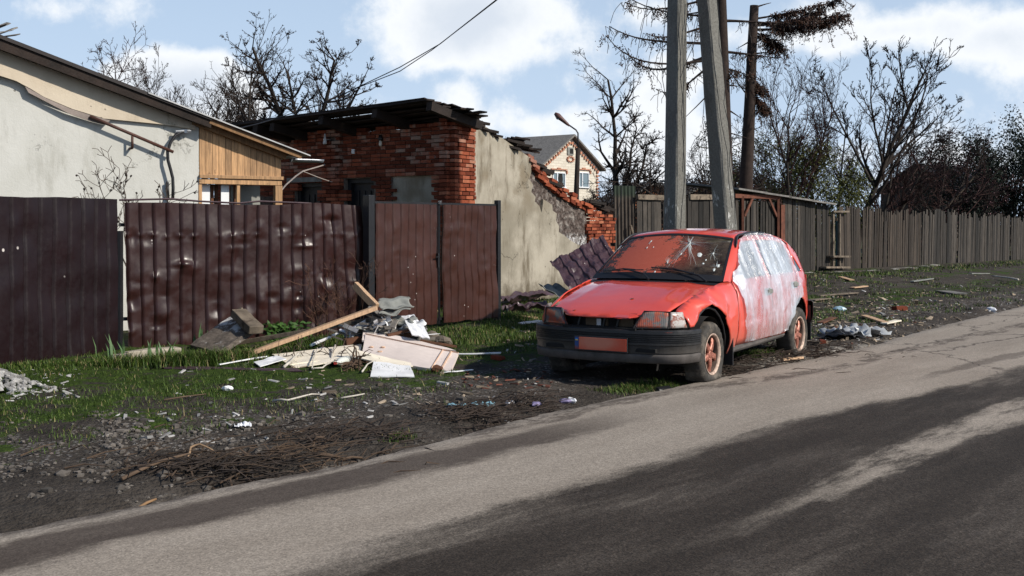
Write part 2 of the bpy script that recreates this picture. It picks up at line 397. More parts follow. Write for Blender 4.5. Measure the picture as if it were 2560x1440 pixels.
def _ground(t, b):
    x, y, z = t.sep()[0:3]; v = t.m('MULTIPLY', y, -1)
    big = t.noise(.45, 5, .6); mid = t.noise(1.7, 7, .68); fine = t.noise(11, 8, .75); gr = t.vor(26); gr2 = t.vor(62)
    mud = t.ramp(mid, [(.3, (.028, .023, .019)), (.55, (.062, .052, .044)), (.75, (.105, .09, .078))])
    mud = t.mix(t.mr(fine, .5, .75, 0, .5), mud, (.125, .11, .098))
    stones = t.ramp(t.vor(26, None, 'F1', 1), [(0, (.06, .055, .05)), (.5, (.16, .15, .14)), (.8, (.22, .2, .19)), (1, (.2, .12, .09))])
    gm = t.m('MULTIPLY', t.mr(gr, .42, .3), t.mr(t.m('ADD', mid, t.mr(t.m('ABSOLUTE', t.m('ADD', v, 1.75)), .9, .3, 0, .16)), .56, .64))
    gm = t.m('MULTIPLY', gm, t.mr(v, -3.4, -2.6))
    c = t.mix(gm, mud, stones)
    g1 = t.m('ADD', t.m('MULTIPLY', big, .45), t.m('MULTIPLY', mid, .75)); g1 = t.m('ADD', g1, t.mr(v, -1.4, -3.2, 0, .14)); g1 = t.m('ADD', g1, t.m('MULTIPLY', t.m('SUBTRACT', fine, .5), .35))
    g1 = t.m('SUBTRACT', g1, t.m('ADD', t.mr(v, -1.3, -.5, 0, .3), t.mr(x, 13, 20, 0, .10)))
    green = t.ramp(fine, [(.35, (.014, .026, .004)), (.6, (.045, .075, .010)), (.75, (.075, .095, .02))])
    c = t.mix(t.mr(g1, .655, .73), c, green)
    dust = t.ramp(fine, [(.3, (.21, .185, .158)), (.7, (.30, .272, .24))])
    du = t.m('ADD', v, t.m('MULTIPLY', t.m('SUBTRACT', mid, .5), 1.7)); du = t.m('ADD', du, t.mr(x, 3.5, 9, -.32, .22)); c = t.mix(t.mr(du, -.36, -.06), c, dust)
    c = t.mix(t.mr(t.m('MULTIPLY', t.mr(v, -8, -10), 1), 0, 1), c, t.mix(t.mr(mid, .4, .6), (.05, .06, .02), (.09, .07, .045)))
    h = t.m('ADD', t.m('MULTIPLY', fine, .9), t.m('ADD', t.m('MULTIPLY', t.m('SUBTRACT', 1, gr), .5), t.m('MULTIPLY', t.m('SUBTRACT', 1, gr2), .3)))
    return {'Base Color': c, 'Normal': t.bump(h, .9, .035), 'Roughness': .93}
M_GROUND = mat('mud, moss and gravel', _ground, spec=.15)
g = struct('ground', mb, M_GROUND, smooth=True); g.location = (P0.x, P0.y, 0); g.rotation_euler = (0, 0, ROT)
mb = MB(); us = axis(-6, 40, .05, 1500)
vo = [(0, -.09), (.03, -.02), (.09, .004), (.25, .006), (1.2, .008), (3, .01), (5.6, .006), (6.4, -.09)]
for u in us:
    for k, (o_, z_) in enumerate(vo):
        e = edge(u) if -6 <= u <= 41 else interp(u, EDGE)
        mb.v.append((u, -((e + o_) if k < 5 else o_), z_))
w = len(vo); mb.f = [(i * w + j, i * w + j + 1, (i + 1) * w + j + 1, (i + 1) * w + j) for i in range(len(us) - 1) for j in range(w - 1)]
def _road(t, b):
    x, y, z = t.sep()[0:3]; v0 = t.m('MULTIPLY', y, -1)
    wob = t.noise(.8, 6, .62, t.map((.35, 1, 1))); wob2 = t.noise(6, 6, .7, t.map((.3, 1, 1))); fine = t.m('ADD', t.m('MULTIPLY', t.noise(120, 4, .8), .5), t.m('MULTIPLY', t.noise(34, 6, .85), .5)); sp = t.vor(75); mid = t.noise(2.4, 7, .65, t.map((.22, 1, 1)))
    v = t.m('ADD', v0, t.m('ADD', t.m('MULTIPLY', t.m('SUBTRACT', wob, .5), .55), t.m('ADD', t.m('MULTIPLY', t.m('SUBTRACT', wob2, .5), .3), t.m('MULTIPLY', t.m('SUBTRACT', t.noise(22, 5, .75, t.map((.45, 1, 1))), .5), .10))))
    v = t.m('SUBTRACT', v, t.mr(x, 5, 9, 0, .32))
    w1 = t.m('MULTIPLY', t.mr(t.m('ADD', v, t.m('MULTIPLY', t.m('SUBTRACT', t.noise(55, 4, .9), .5), .22)), 1.46, 1.64), t.mr(t.m('ADD', t.noise(1.5, 8, .75, t.map((.18, 1, 1))), t.mr(v, 1.5, 2.1, -.12, .06)), .28, .50, .58, 1))                     # the wet wheel track
    st = t.m('MULTIPLY', t.mr(t.m('ABSOLUTE', t.m('SUBTRACT', v, t.mr(x, 4, 9, 2.66, 2.45))), t.mr(x, 0, 9, .10, .30), t.mr(x, 0, 9, .0, .16)), t.m('MULTIPLY', t.mr(x, 1.2, 4.4), t.mr(t.noise(3, 9, .8, t.map((.25, 1, 1))), .36, .56)))
    wet = t.m('MULTIPLY', w1, t.m('SUBTRACT', 1, st))
    b1 = t.m('MULTIPLY', t.mr(v, .22, .36), t.mr(v, .80, .62)); b1 = t.m('MULTIPLY', b1, t.mr(x, 5.2, 3.2, .1, 1))
    b2 = t.m('MULTIPLY', t.m('MULTIPLY', t.mr(v, 1.0, 1.06), t.mr(v, 1.25, 1.15)), t.m('MULTIPLY', t.mr(x, 7.5, 9), .6))
    b1 = t.m('MAXIMUM', b1, b2)
    b3 = t.m('MULTIPLY', t.m('MULTIPLY', t.mr(v, -.1, .0), t.mr(v, .26, .14)), t.m('MULTIPLY', t.mr(t.noise(4, 8, .8, t.map((.4, 1, 1))), .42, .56), .85)); b1 = t.m('MAXIMUM', b1, b3)
    dust = t.ramp(t.m('ADD', t.m('MULTIPLY', mid, .5), t.m('MULTIPLY', fine, .5)), [(.3, (.20, .168, .138)), (.7, (.35, .305, .26))])
    damp = t.ramp(mid, [(.3, (.06, .047, .04)), (.7, (.10, .082, .07))])
    asph = t.ramp(t.m('ADD', t.m('MULTIPLY', mid, .45), t.m('MULTIPLY', fine, .55)), [(.3, (.018, .014, .011)), (.5, (.038, .030, .024)), (.68, (.11, .092, .077))])
    gv = t.vor(120, None, 'F1', 1); gr_ = t.m('MULTIPLY', t.mr(t.noise(40, 6, .9), .3, .7, .55, 1.5, False), t.mr(t.sep(gv)[0], 0, 1, .62, 1.45, False))
    asph = t.mix(t.mr(t.noise(3, 6, .7, t.map((.3, 1, 1))), .56, .7, 0, .35), asph, (.065, .056, .05))
    c = t.mix(b1, dust, damp); c = t.mix(wet, c, asph); c = t.mix(1, c, t.mix(wet, t.mix(.42, gr_, (1, 1, 1)), gr_), 'MULTIPLY')
    c = t.mix(t.m('MULTIPLY', t.mr(sp, .2, .12), t.mr(t.vor(75, None, 'F1', 1), .6, .8, 0, .6)), c, (.02, .018, .016))
    cr = t.vor(.55, t.vm('ADD', t.map((.5, 1, 1)), t.vm('MULTIPLY', t.comb(t.noise(2.5, 5), t.noise(3.1, 5), 0), (.5, .5, 0))), 'DISTANCE_TO_EDGE')
    c = t.mix(t.m('MULTIPLY', t.mr(cr, .009, .003), t.mr(x, 7, 10, 0, .75)), c, (.05, .04, .035))
    h = t.m('ADD', fine, t.m('MULTIPLY', sp, -.6))
    return {'Base Color': c, 'Normal': t.bump(h, t.mr(wet, 0, 1, .35, .6), .006), 'Roughness': t.mr(wet, 0, 1, .95, .8)}
M_ROAD = mat('dusty damp asphalt', _road, spec=.15)
r = struct('road', mb, M_ROAD, smooth=True); r.location = (P0.x, P0.y, 0); r.rotation_euler = (0, 0, ROT)
# ---------------------------------------------------------------- sheet metal fence
def sheet(mb, W_, s0, s1, zb, zt, pitch=.16, dent=0.0, rows=(), seed=0, shear=None, off=0, pops=0, nzr=46, depth=.016, buckle=.02):
    rr = random.Random(seed); n = max(1, round((s1 - s0) / pitch)); pitch = (s1 - s0) / n; cols = []
    prof = ((0, 0), (.04, 0), (.05, -1.6), (.15, -1.6), (.19, 0), (.40, .0), (.6, .05), (.8, 0))
    for i in range(n):
        for a, d in prof: cols.append((s0 + (i + a) * pitch, d * depth))
    cols.append((s1, 0)); ds = []
    for z0, amp in rows:                                   # knocked in where the rails carry the sheet
        for i in range(n):
            if rr.random() < .7: ds.append((s0 + (i + .12 + rr.uniform(-.05, .05)) * pitch, z0 + rr.uniform(-.015, .015), .026, .022, amp * rr.uniform(.4, 1.1)))
            if rr.random() < .6: ds.append((s0 + (i + .6) * pitch, z0 + rr.uniform(-.06, .04), .06, .05, -amp * rr.uniform(.2, .8)))
    for i in range(pops): ds.append((rr.uniform(s0, s1), rr.uniform(.25, 1.6) ** .9, rr.uniform(.025, .12), rr.uniform(.02, .09), dent * rr.choice((-1, -1, 1)) * rr.uniform(.4, 1.2)))
    vs = []
    for j in range(nzr + 1):
        tz = j / nzr
        for s_, o_ in cols:
            z0, z1 = zb(s_), zt(s_); z = z0 + (z1 - z0) * tz
            vr = noise.voronoi(Vector((s_ * 2.6 + seed, z * 3.1, seed)))[0]; d = o_ + off + dent * 1.1 * (vr[1] - vr[0]) * sstep(nz(s_ * 1.1, z * 1.1, seed + 9), .12, .4) + buckle * nz(s_ * 1.1, z * .9, seed * 3.1) + dent * .06 * nz(s_ * 4, z * 3, seed)
            for a, b, ra, rb, am in ds:
                if abs(s_ - a) < 3 * ra and abs(z - b) < 3 * rb:
                    q = math.sqrt(((s_ - a) / ra) ** 2 + ((z - b) / rb) ** 2); d += am * max(0, 1 - q / 1.7)
            sh = shear(s_, z) if shear else 0
            vs.append(W_.pt(s_ + sh + .006 * nz(s_ * 2, z * 2, seed + 5), z, d))
    w = len(cols); mb.add(vs, [(j * w + i, j * w + i + 1, (j + 1) * w + i + 1, (j + 1) * w + i) for j in range(nzr) for i in range(w - 1)])
W1 = Wall((-4.55, 13.3), (1.38, 2.95)); W2 = Wall((-4.5, 13.5), (2.65, 1.9)); WG = Wall((-1.79, 15.3), (.59, .81))
zt1 = 1.74
th_ = thing('sheet_fence', 'dark maroon sheet metal fence, the nearest and darkest panel left of the gap', 'fence', (-4.55, 13.3, 0), group='sheet metal fence panels')
mb = MB(); sheet(mb, W1, -4.6, W1.hit(295, 600)[0], lambda s: -.02, lambda s: 1.745 + .015 * nz(s, 1), .19, .012, (), 3, nzr=24, pops=14, buckle=.03); mb.build('panel', M_SHEETD, th_, smooth=True)
mb = MB(); mb.beam(W1.pt(-4.6, 1.5, -.05), W1.pt(-.02, 1.5, -.05), .04, .04); mb.beam(W1.pt(-4.6, .45, -.05), W1.pt(-.02, .45, -.05), .04, .04); mb.build('rail', M_BLACK, th_)
mb = MB(); q = W1.hit(303, 600)[0]; mb.beam(W1.pt(q, -.1, -.03), W1.pt(q, 1.38, -.03), .10, .06, (1, 0, 0)); mb.build('post', M_BLACK, th_)
th_ = thing('sheet_fence', 'glossy battered brown sheet metal fence panel behind the timber rubbish', 'fence', (-4.5, 13.5, 0), group='sheet metal fence panels')
s_r = W2.hit(925, 700)[0]
def shr(s, z): return -.13 * (z / 1.7) * sstep(s, 1.9, s_r) + .05 * (1 - z / 1.7) * sstep(s, .6, 0)
def top2(s): return interp(s, [(0, 1.71), (.5, 1.715), (1.2, 1.70), (1.9, 1.70), (2.5, 1.735), (s_r, 1.70)])
mb = MB(); sheet(mb, W2, W2.hit(310, 600)[0], s_r, lambda s: .0, top2, .158, .034, ((1.32, .026), (.80, .008), (.2, .012)), 11, shear=shr, pops=30, nzr=90, buckle=.035); mb.build('panel', M_SHEET, th_, smooth=True)
mb = MB()
for z in (1.45, .35): mb.beam(W2.pt(-.05, z, -.07), W2.pt(s_r, z, -.07), .04, .04)
mb.build('rail', M_BLACK, th_)
mb = MB(); pts = [W2.hit(*q) for q in ((300, 500), (430, 497), (500, 503), (600, 508), (650, 503), (770, 508), (860, 517))]
mb.tube([W2.pt(a, z, -.03) for a, z in pts], .012, 5); mb.build('bent_cap_strip', M_SHEETV, th_)
th_ = thing('metal_gate', 'brown sheet metal double gate in a black frame, peppered with small holes', 'gate', (-1.79, 15.3, 0))
sA, sM, sB = WG.hit(938, 650)[0], WG.hit(1099, 650)[0], WG.hit(1243, 650)[0]
for k, (a, b) in enumerate(((sA, sM - .015), (sM + .015, sB))):
    lf = MB(); sheet(lf, WG, a + .03, b - .03, lambda s: .06 + .04 * nz(s * 2, k), lambda s: WG.hit(1280 - 0, 0)[1] * 0 + 1.735, .155, .012, ((1.35, .006), (.75, .008)), 21 + k, shear=lambda s, z: .02 * nz(z * 1.5, k) + .03 * (1 - z / 1.7) * (1 if k else -1), pops=22, nzr=44, buckle=.03, depth=.018)
    L = lf.build('gate_leaf', M_GATE, th_, smooth=True)
    fr = MB()
    for z in (1.745, .12): fr.beam(WG.pt(a, z, -.035), WG.pt(b, z, -.035), .03, .035)
    for s in (a + .015, b - .015): fr.beam(WG.pt(s, .05, -.035), WG.pt(s, 1.76, -.035), .03, .03, (1, 0, 0))
    fr.build('leaf_frame', M_BLACK, L)
    if k == 0:
        h_ = MB(); h_.box(WG.pt(sM - .06, .95, .02), (.03, .03, .2), rz=WG.rz); h_.beam(WG.pt(sM - .06, 1.0, .04), WG.pt(sM - .14, 1.0, .05), .015, .015); h_.build('handle', M_BLACK, L)
        w_ = MB()
        for q in range(3): w_.tube([WG.pt(sM + R.uniform(-.03, .03), 1.74 + .05 * abs(math.sin(i * 1.3 + q)), .02 * math.cos(i * 1.7 + q)) for i in range(8)], .004, 4)
        w_.build('wire_tie', M_WIRE, L)
mb = MB(); p = WG.pt(sA - .09, 0, -.03); mb.box(p + Vector((0, 0, .86)), (.11, .11, 1.96), rz=WG.rz); mb.build('post', M_BLACK, th_, bev=.006)
mb = MB(); p = WG.pt(sB + .05, 0, -.03); mb.box(p + Vector((0, 0, .86)), (.075, .075, 1.92), rz=WG.rz); mb.build('post', M_BLACK, th_, bev=.005)

# ---------------------------------------------------------------- plastered house with its boarded porch
WH = Wall((-4.455, 16.5), (.82, .57)); OV = .26
WHo = Wall(tuple((WH.p + WH.n * OV)[:2]), tuple(WH.d[:2]))
r0 = WHo.hit(-10, 82); r1 = WHo.hit(775, 387); slope = (r1[1] - r0[1]) / (r1[0] - r0[0])
def rz_(s): return r0[1] + slope * (s - r0[0])
ridge_s = r0[0] - 2.3
house = thing('house', 'grey plastered house with dark overhanging roof and a new pine porch', 'house', (WH.p.x, WH.p.y, 0))
DEP = 7.5
poly = [(2 * ridge_s, 0), (0, 0), (0, rz_(0) - .12), (ridge_s, rz_(ridge_s) - .12), (2 * ridge_s, rz_(0) - .12)]
mb = MB(); mb.prism(poly, lambda p: WH.pt(p[0], p[1], 0), lambda p: WH.pt(p[0], p[1], -DEP)); mb.build('wall', M_PLG, house)
# beige gable board hanging proud of the grey wall, its lower edge warped
WHb = Wall(tuple((WH.p + WH.n * .07)[:2]), tuple(WH.d[:2]))
low = [WHb.hit(*q) for q in ((-120, 170), (-40, 182), (0, 190), (40, 203), (75, 222), (110, 243), (180, 272), (260, 296), (330, 303), (400, 310), (450, 317), (489, 324))]
top = [(s, rz_(s) - .13) for s, z in low]
mb = MB()
for i in range(len(low) - 1):
    (a, z0), (b, z1) = low[i], low[i + 1]
    o0, o1 = (.06 + .04 * sstep(q, -1.3, -2.6) for q in (a, b))
    q = [WH.pt(a, z0, o0), WH.pt(b, z1, o1), WH.pt(b, top[i + 1][1], .03), WH.pt(a, top[i][1], .03)]
    mb.add(q + [v - WH.n * .03 for v in q], [(0, 1, 2, 3), (7, 6, 5, 4), (0, 4, 5, 1), (2, 6, 7, 3)])
mb.build('gable_board', M_PLB, house)
mb = MB()
lo2 = [WHb.hit(*q) for q in ((70, 232), (120, 258), (170, 284), (220, 302), (262, 313))]
hi2 = [WHb.hit(*q) for q in ((60, 213), (112, 245), (175, 272), (235, 291), (275, 301))]
n = len(lo2); mb.add([WH.pt(a, z, .10) for a, z in lo2] + [WH.pt(a, z, .085) for a, z in hi2], [(i, i + 1, n + i + 1, n + i) for i in range(n - 1)])
mb.build('bent_flashing', M_STAIN and vary((.16, .125, .11), 4, .3, .6)('bent brown flashing'), house, solid=.008)
# roof: slab, barge board, soffit
def roofslab(mb, s0, s1, o0, o1, dz, thk, ridge=False):
    q = [(s0, rz_(s0) + dz), (s1, rz_(s1) + dz)]
    vs = []
    for s, z in q: vs += [WH.pt(s, z, o0), WH.pt(s, z, o1), WH.pt(s, z - thk, o1), WH.pt(s, z - thk, o0)]
    mb.add(vs, [(0, 1, 2, 3), (7, 6, 5, 4), (0, 4, 5, 1), (1, 5, 6, 2), (2, 6, 7, 3), (3, 7, 4, 0)])
sp = WHo.hit(530, 300)[0]
mb = MB(); roofslab(mb, ridge_s, sp, -DEP, OV, 0, .05)
vs = [WH.pt(ridge_s, rz_(ridge_s), o) for o in (-DEP, OV)] + [WH.pt(2 * ridge_s - .6, rz_(.6), o) for o in (-DEP, OV)]
vs += [v - Vector((0, 0, .05)) for v in vs]; mb.add(vs, [(0, 1, 3, 2), (4, 6, 7, 5), (1, 5, 7, 3), (0, 2, 6, 4), (2, 3, 7, 6)])
roof = mb.build('roof', M_ROOFD, house)
mb = MB(); s0, s1 = ridge_s, sp + .0
for o_, h_ in ((OV - .03, .15), (OV - .2, .12)): mb.prism([(s0, rz_(s0) - .052), (s1, rz_(s1) - .052), (s1, rz_(s1) - .052 - h_ * .7), (s0, rz_(s0) - .052 - h_)], lambda p: WH.pt(p[0], p[1], o_), lambda p: WH.pt(p[0], p[1], o_ - .04))
mb.build('barge_board', M_WRAF, roof)
mb = MB()
for q in range(5): a = r0[0] - .1 + q * .05; mb.beam(WH.pt(a, rz_(a) + .02, .2 - q * .05), WH.pt(a + .25, rz_(a) + .1 + .05 * (q % 2), .15 - q * .08), .08, .012, jit=.02)
mb.build('torn_roof_scrap', M_SLATED, roof)
# porch
pe = WH.hit(703, 430)[0]; zs0 = WH.hit(600, 440)[1]; zb_ = zs0
mb = MB(); n = 13
for i in range(n):
    a, b = lerp(.01, pe, i / n), lerp(.01, pe, (i + 1) / n) - .006
    off = .0 + .006 * R.random(); za, zb2 = rz_(a) - .10, rz_(b) - .10
    mb.prism([(a, zs0), (b, zs0), (b, zb2), (a, za)], lambda p: WH.pt(p[0], p[1], off), lambda p: WH.pt(p[0], p[1], off - .025))
mb.build('siding', M_WNEW, house)
mb = MB()
mb.beam(WH.pt(.0, zs0 - .02, .02), WH.pt(pe + .02, zs0 - .02, .02), .06, .05)
mb.beam(WH.pt(.0, zs0 - .09, -.01), WH.pt(pe, zs0 - .09, -.01), .07, .07)
mb.beam(WH.pt(.02, 0, -.02), WH.pt(.02, zs0 - .13, -.02), .05, .06, WH.n)
mb.beam(WH.pt(pe - .05, 0, -.01), WH.pt(pe - .05, zs0 - .13, -.01), .11, .09, WH.n)
sm = WH.hit(596, 470)[0]; mb.beam(WH.pt(sm, 0, -.02), WH.pt(sm, zs0 - .13, -.02), .05, .05, WH.n)
mb.build('porch_frame', M_WNEW, house, bev=.004)
mb = MB(); mb.beam(WH.pt(sp - .02, rz_(sp - .02) - .07, OV - .05), WH.pt(r1[0] - .12, rz_(r1[0] - .12) - .07, OV - .05), .05, .06)
mb.beam(WH.pt(-.1, rz_(-.1) - .12, .06), WH.pt(r1[0] - .3, rz_(r1[0] - .3) - .12, .06), .05, .1)
mb.build('rafter', vary((.20, .11, .05), 4, .4, .8, streak=(8, 8, 1.5))('brown eave timber'), house)
mb = MB(); roofslab(mb, sp - .9, r1[0], -2.2, OV + .02, -.005, .018); mb.build('porch_roof', vary((.42, .42, .42), 5, .2, .5)('thin pale roof sheet'), house)
mb = MB(); roofslab(mb, sp - .5, r1[0] - .15, -2.2, OV - .02, -.026, .02); mb.build('porch_soffit', M_WBRN, house)
# porch inside: dark back wall, pale hanging sheets, dark door leaf
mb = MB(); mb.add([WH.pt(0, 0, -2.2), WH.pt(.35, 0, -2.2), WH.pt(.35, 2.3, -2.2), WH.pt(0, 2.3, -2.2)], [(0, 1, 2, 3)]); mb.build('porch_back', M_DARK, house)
mb = MB()
for x0, x1, y0 in ((508, 532, 455), (560, 580, 458)):
    q = WH.hit(x0, y0), WH.hit(x1, y0); mb.box(WH.pt((q[0][0] + q[1][0]) / 2, 1.02, -.12), (q[1][0] - q[0][0], .01, 2.02), rz=WH.rz)
mb.build('white_door_panel', M_PVC, house)
mb = MB()
for x0 in (545, 556, 604): q = WH.hit(x0, 470)[0]; mb.beam(WH.pt(q, 0, -.25), WH.pt(q, zs0 - .12, -.25), .04, .05, WH.n)
mb.build('inner_door_frame', M_WBRN, house)
q0, q1 = WH.hit(608, 460), WH.hit(682, 460); mb = MB(); mb.box(WH.pt((q0[0] + q1[0]) / 2, 1.02, -.5), (q1[0] - q0[0], .04, 2.04), rz=WH.rz); mb.build('inner_screen', vary((.25, .25, .23), 4, .2, .8)('dull grey screen'), house)
# pipe and cable hang on the wall
wp = Wall(tuple((WH.p + WH.n * .12)[:2]), tuple(WH.d[:2]))
def wl(pts, off): return [WH.pt(a, z, off) for a, z in (wp.hit(*q) for q in pts)]
mb = MB(); mb.tube(wl([(225, 291), (300, 323), (433, 380)], .12), .022, 8); mb.tube(wl([(331, 340), (331, 370)], .115), .018, 8); mb.tube([wl([(331, 370)], .115)[0], wl([(331, 370)], .0)[0]], .018, 8)
tag(mb.build('wall_pipe', M_PIPE, smooth=True), 'thin brown metal pipe running diagonally down the grey plaster wall', 'pipe')
mb = MB(); cab = [(470, 328), (455, 330), (440, 338), (428, 355), (420, 378), (421, 400), (428, 425), (433, 445), (434, 470), (433, 500)]
mb.tube(wl(cab, .10), .022, 8); mb.tube(wl([(422, 455), (424, 500)], .06), .022, 8)
cb = mb.build('wall_cable', M_CABLE, smooth=True); tag(cb, 'thick black cable curving down the grey house wall to the fence', 'cable')
mb = MB(); mb.tube(wl([(440, 329), (478, 327)], .1), .02, 8); mb.box(wl([(464, 328)], .1)[0], (.07, .05, .05)); mb.build('clamp', M_ZINC, cb)
for lab, pts in (('thin black wire sagging from the wall clamp to the brick shed roof', [A(478, 328, 16.8), A(540, 326, 17.2), A(600, 320, 17.8), A(650, 308, 18.6), A(686, 297, 19.6)]),
                 ('upper overhead wire running up from the shed roof out of the picture top', [A(686, 297, 19.6), A(800, 262, 19), A(880, 225, 18.5), A(1000, 168, 18), A(1100, 110, 17.4), A(1240, 0, 16.5), A(1330, -80, 16)]),
                 ('lower overhead wire sagging beneath its twin above the shed roof', [A(800, 262, 20.5), A(900, 217, 20), A(1000, 178, 19.3), A(1080, 125, 18.6), A(1240, 2, 17.2), A(1330, -78, 16.6)])):
    mb = MB(); mb.tube(pts, .008, 5); tag(mb.build('overhead_wire', M_CABLE), lab, 'wire', 'overhead wires')

# ---------------------------------------------------------------- ruined brick shed
CR = Vector((-1.05, 19.9)); WF = Wall(CR, (.80, -.60)); WS = Wall(CR, (.5, .866))
shed = thing('brick_shed', 'ruined red brick shed with stained plaster side and stripped roof', 'shed', (CR.x, CR.y, 0), WF.rz)
def laybricks(mb, Wl, s0, s1, z0, ztop, holes=(), off=0, pil=(), jit=.005, L=.24, H=.070, bevel=0, chip=.06, rr=random.Random(5)):
    r_ = 0; z = z0
    while z < 3.6:
        s = s0 - (r_ % 2) * L * .5
        while s < s1:
            l = L * rr.choice((1, 1, 1, .5)) if r_ % 3 == 1 else L
            a, b = max(s, s0), min(s + l, s1); mid = (a + b) / 2; s += l
            if b - a < .05 or z + H > ztop(mid): continue
            if any(h[0] < mid < h[1] and h[2] < z + H / 2 < h[3] for h in holes): continue
            o = off + rr.gauss(0, jit * .5) + (.07 if any(p[0] < mid < p[1] for p in pil) else 0)
            if rr.random() < chip * .12: continue
            if rr.random() < chip: o -= .012
            rm = Matrix.Rotation(Wl.rz + rr.gauss(0, .004), 3, 'Z') @ Matrix.Rotation(rr.gauss(0, .004), 3, 'Y')
            mb.box(Wl.pt(mid, z + H / 2, o - .05), (b - a - .014, .12, H - .014), rm, jit=.0022)
        z += H; r_ += 1
HF = []
for x0, x1, y0 in ((735, 805, 457), (860, 932, 447), (978, 1090, 437)):
    a, z = WF.hit(x0, y0); b, _ = WF.hit(x1, y0); HF.append((a, b, -1 if x0 < 950 else .9, z))
topf = lambda s: 3.315 + .035 * s + .03 * nz(s * 1.2, 5) + .04 * math.sin(s * 1.3) - .08 * (math.sin(s * 4.5) > .9)
pl = [(WF.hit(803, 350)[0], WF.hit(852, 350)[0]), (WF.hit(1092, 350)[0], .1)]
mb = MB(); laybricks(mb, WF, -6.2, -.02, .0, topf, HF, 0, pl); mb.build('front_brickwork', M_BRICK, shed)
mb = MB()
segs = sorted([h for h in HF]); cur = -6.2
for a, b, z0, z1 in segs:
    mb.box(WF.pt((cur + a) / 2, 1.58, -.17), (a - cur, .28, 3.0 + .16 * (a > -3)), rz=WF.rz)
    mb.box(WF.pt((a + b) / 2, (z1 + 3.12) / 2, -.17), (b - a, .28, 3.12 - z1), rz=WF.rz); cur = b
mb.box(WF.pt((cur - .1) / 2, 1.57, -.17), (-.1 - cur, .28, 3.14), rz=WF.rz); mb.build('mortar_bed', M_MORT, shed)
a, b, z0, z1 = HF[2]; mb = MB(); mb.box(WF.pt((a + b) / 2, z1 / 2, -.12), (b - a, .14, z1), rz=WF.rz); mb.build('plastered_window', M_PLS, shed)
for k in (0, 1):
    a, b, _, z1 = HF[k]; mb = MB(); mb.box(WF.pt((a + b) / 2, z1 / 2, -.2), (b - a, .05, z1), rz=WF.rz)
    for q in range(5): s = lerp(a, b, (q + .5) / 5); mb.box(WF.pt(s, z1 / 2 - .1, -.165), (.035, .02, z1 - .25), rz=WF.rz)
    d_ = mb.build('door', M_DOORD, shed)
    mb = MB(); mb.box(WF.pt((a + b) / 2, z1 - .04, -.13), (b - a, .06, .08), rz=WF.rz)
    for s in (a + .04, b - .04): mb.box(WF.pt(s, z1 / 2, -.13), (.07, .06, z1), rz=WF.rz)
    mb.build('door_frame', M_DOORD, d_)
a, b, _, z1 = HF[0]; mb = MB(); mb.box(WF.pt((a + b) / 2 - .05, z1 + .05, -.03), (b - a + .25, .12, .09), rz=WF.rz); mb.build('lintel', M_CONC, shed)
# side wall
def stop(s):
    return interp(s, [(0, 3.27)] + [WS.hit(*q) for q in ((1180, 306), (1235, 335), (1290, 372), (1328, 405), (1345, 432), (1375, 458), (1400, 478), (1440, 500), (1480, 520), (1530, 540))])
sP = WS.hit(1180, 400)[0]; sE = WS.hit(1535, 560)[0]; sC = WS.hit(1466, 580)[0]; s1330 = WS.hit(1322, 420)[0]
mb = MB(); laybricks(mb, WS, -.0, sP, 0, lambda s: 3.27, (), .07, chip=.02, jit=.014); mb.build('corner_brickwork', M_BRICKR, shed)
mb = MB(); N = 40; a0, a1 = .05, sC
pts = [(a0, 0)] + [(a1, 0)] + [(lerp(a1, a0, i / N), stop(lerp(a1, a0, i / N)) - .1) for i in range(N + 1)]
mb.prism(pts, lambda p: WS.pt(p[0], p[1], .0), lambda p: WS.pt(p[0], p[1], -.3)); mb.build('rubble_core', M_RUBBLE, shed)
edgep = [(1180, 303), (1210, 318), (1250, 346), (1290, 374), (1324, 398), (1321, 412), (1322, 430), (1317, 448), (1326, 462), (1322, 480), (1333, 492), (1331, 504), (1342, 515), (1348, 532), (1351, 512), (1352, 498), (1360, 503), (1374, 512), (1376, 527), (1386, 534), (1384, 552), (1392, 566), (1391, 580), (1404, 588), (1420, 601), (1440, 612), (1457, 622)]
pp = [WS.hit(*q) for q in edgep]
pp = [(s, z) for s, z in pp] + [(WS.hit(1466, 640)[0], WS.hit(1466, 632)[1]), (WS.hit(1466, 640)[0], -.02), (sP, -.02)]
mb = MB(); mb.prism(pp[::-1], lambda p: WS.pt(p[0], p[1], .055 + .0 * p[0]), lambda p: WS.pt(p[0], p[1], .0)); mb.build('side_plaster', M_PLS, shed)
mb = MB()   # stepped bricks capping the broken slope, and the broken end pier
laybricks(mb, WS, s1330, sE, 0, lambda s: stop(s) + .02, [(s1330 - .3, sC, -1, 9)], .04, jit=.03, chip=.12)
rr = random.Random(4); s = s1330
while s < sC + .5:
    for k in range(1 + (rr.random() < .8) + (rr.random() < .35)):
        mb.box(WS.pt(s + rr.uniform(-.03, .03), stop(s) - .1 + k * .078, .0 + rr.uniform(-.03, .05)), (.24, .12, .066), Matrix.Rotation(WS.rz + rr.gauss(0, .12), 3, 'Z') @ Matrix.Rotation(math.atan((stop(s + .1) - stop(s - .1)) / -.2) * .6 + rr.gauss(0, .05), 3, 'Y'), jit=.004)
    s += .18
mb.build('broken_brickwork', M_BRICKR, shed)
mb = MB(); mb.box(WS.pt((sC + sE) / 2, .75, -.18), (sE - sC - .1, .26, 1.5), rz=WS.rz)
BL = WS.pt(sE, 0, 0)
for o_ in (-4.6,): mb.box(WS.pt(sE / 2, 1.0, o_), (sE, .3, 2.0), rz=WS.rz)
mb.box(WS.pt(sE - .15, .7, -2.4), (.3, 4.2, 1.4), rz=WS.rz); mb.build('rear_wall', M_MORT, shed)
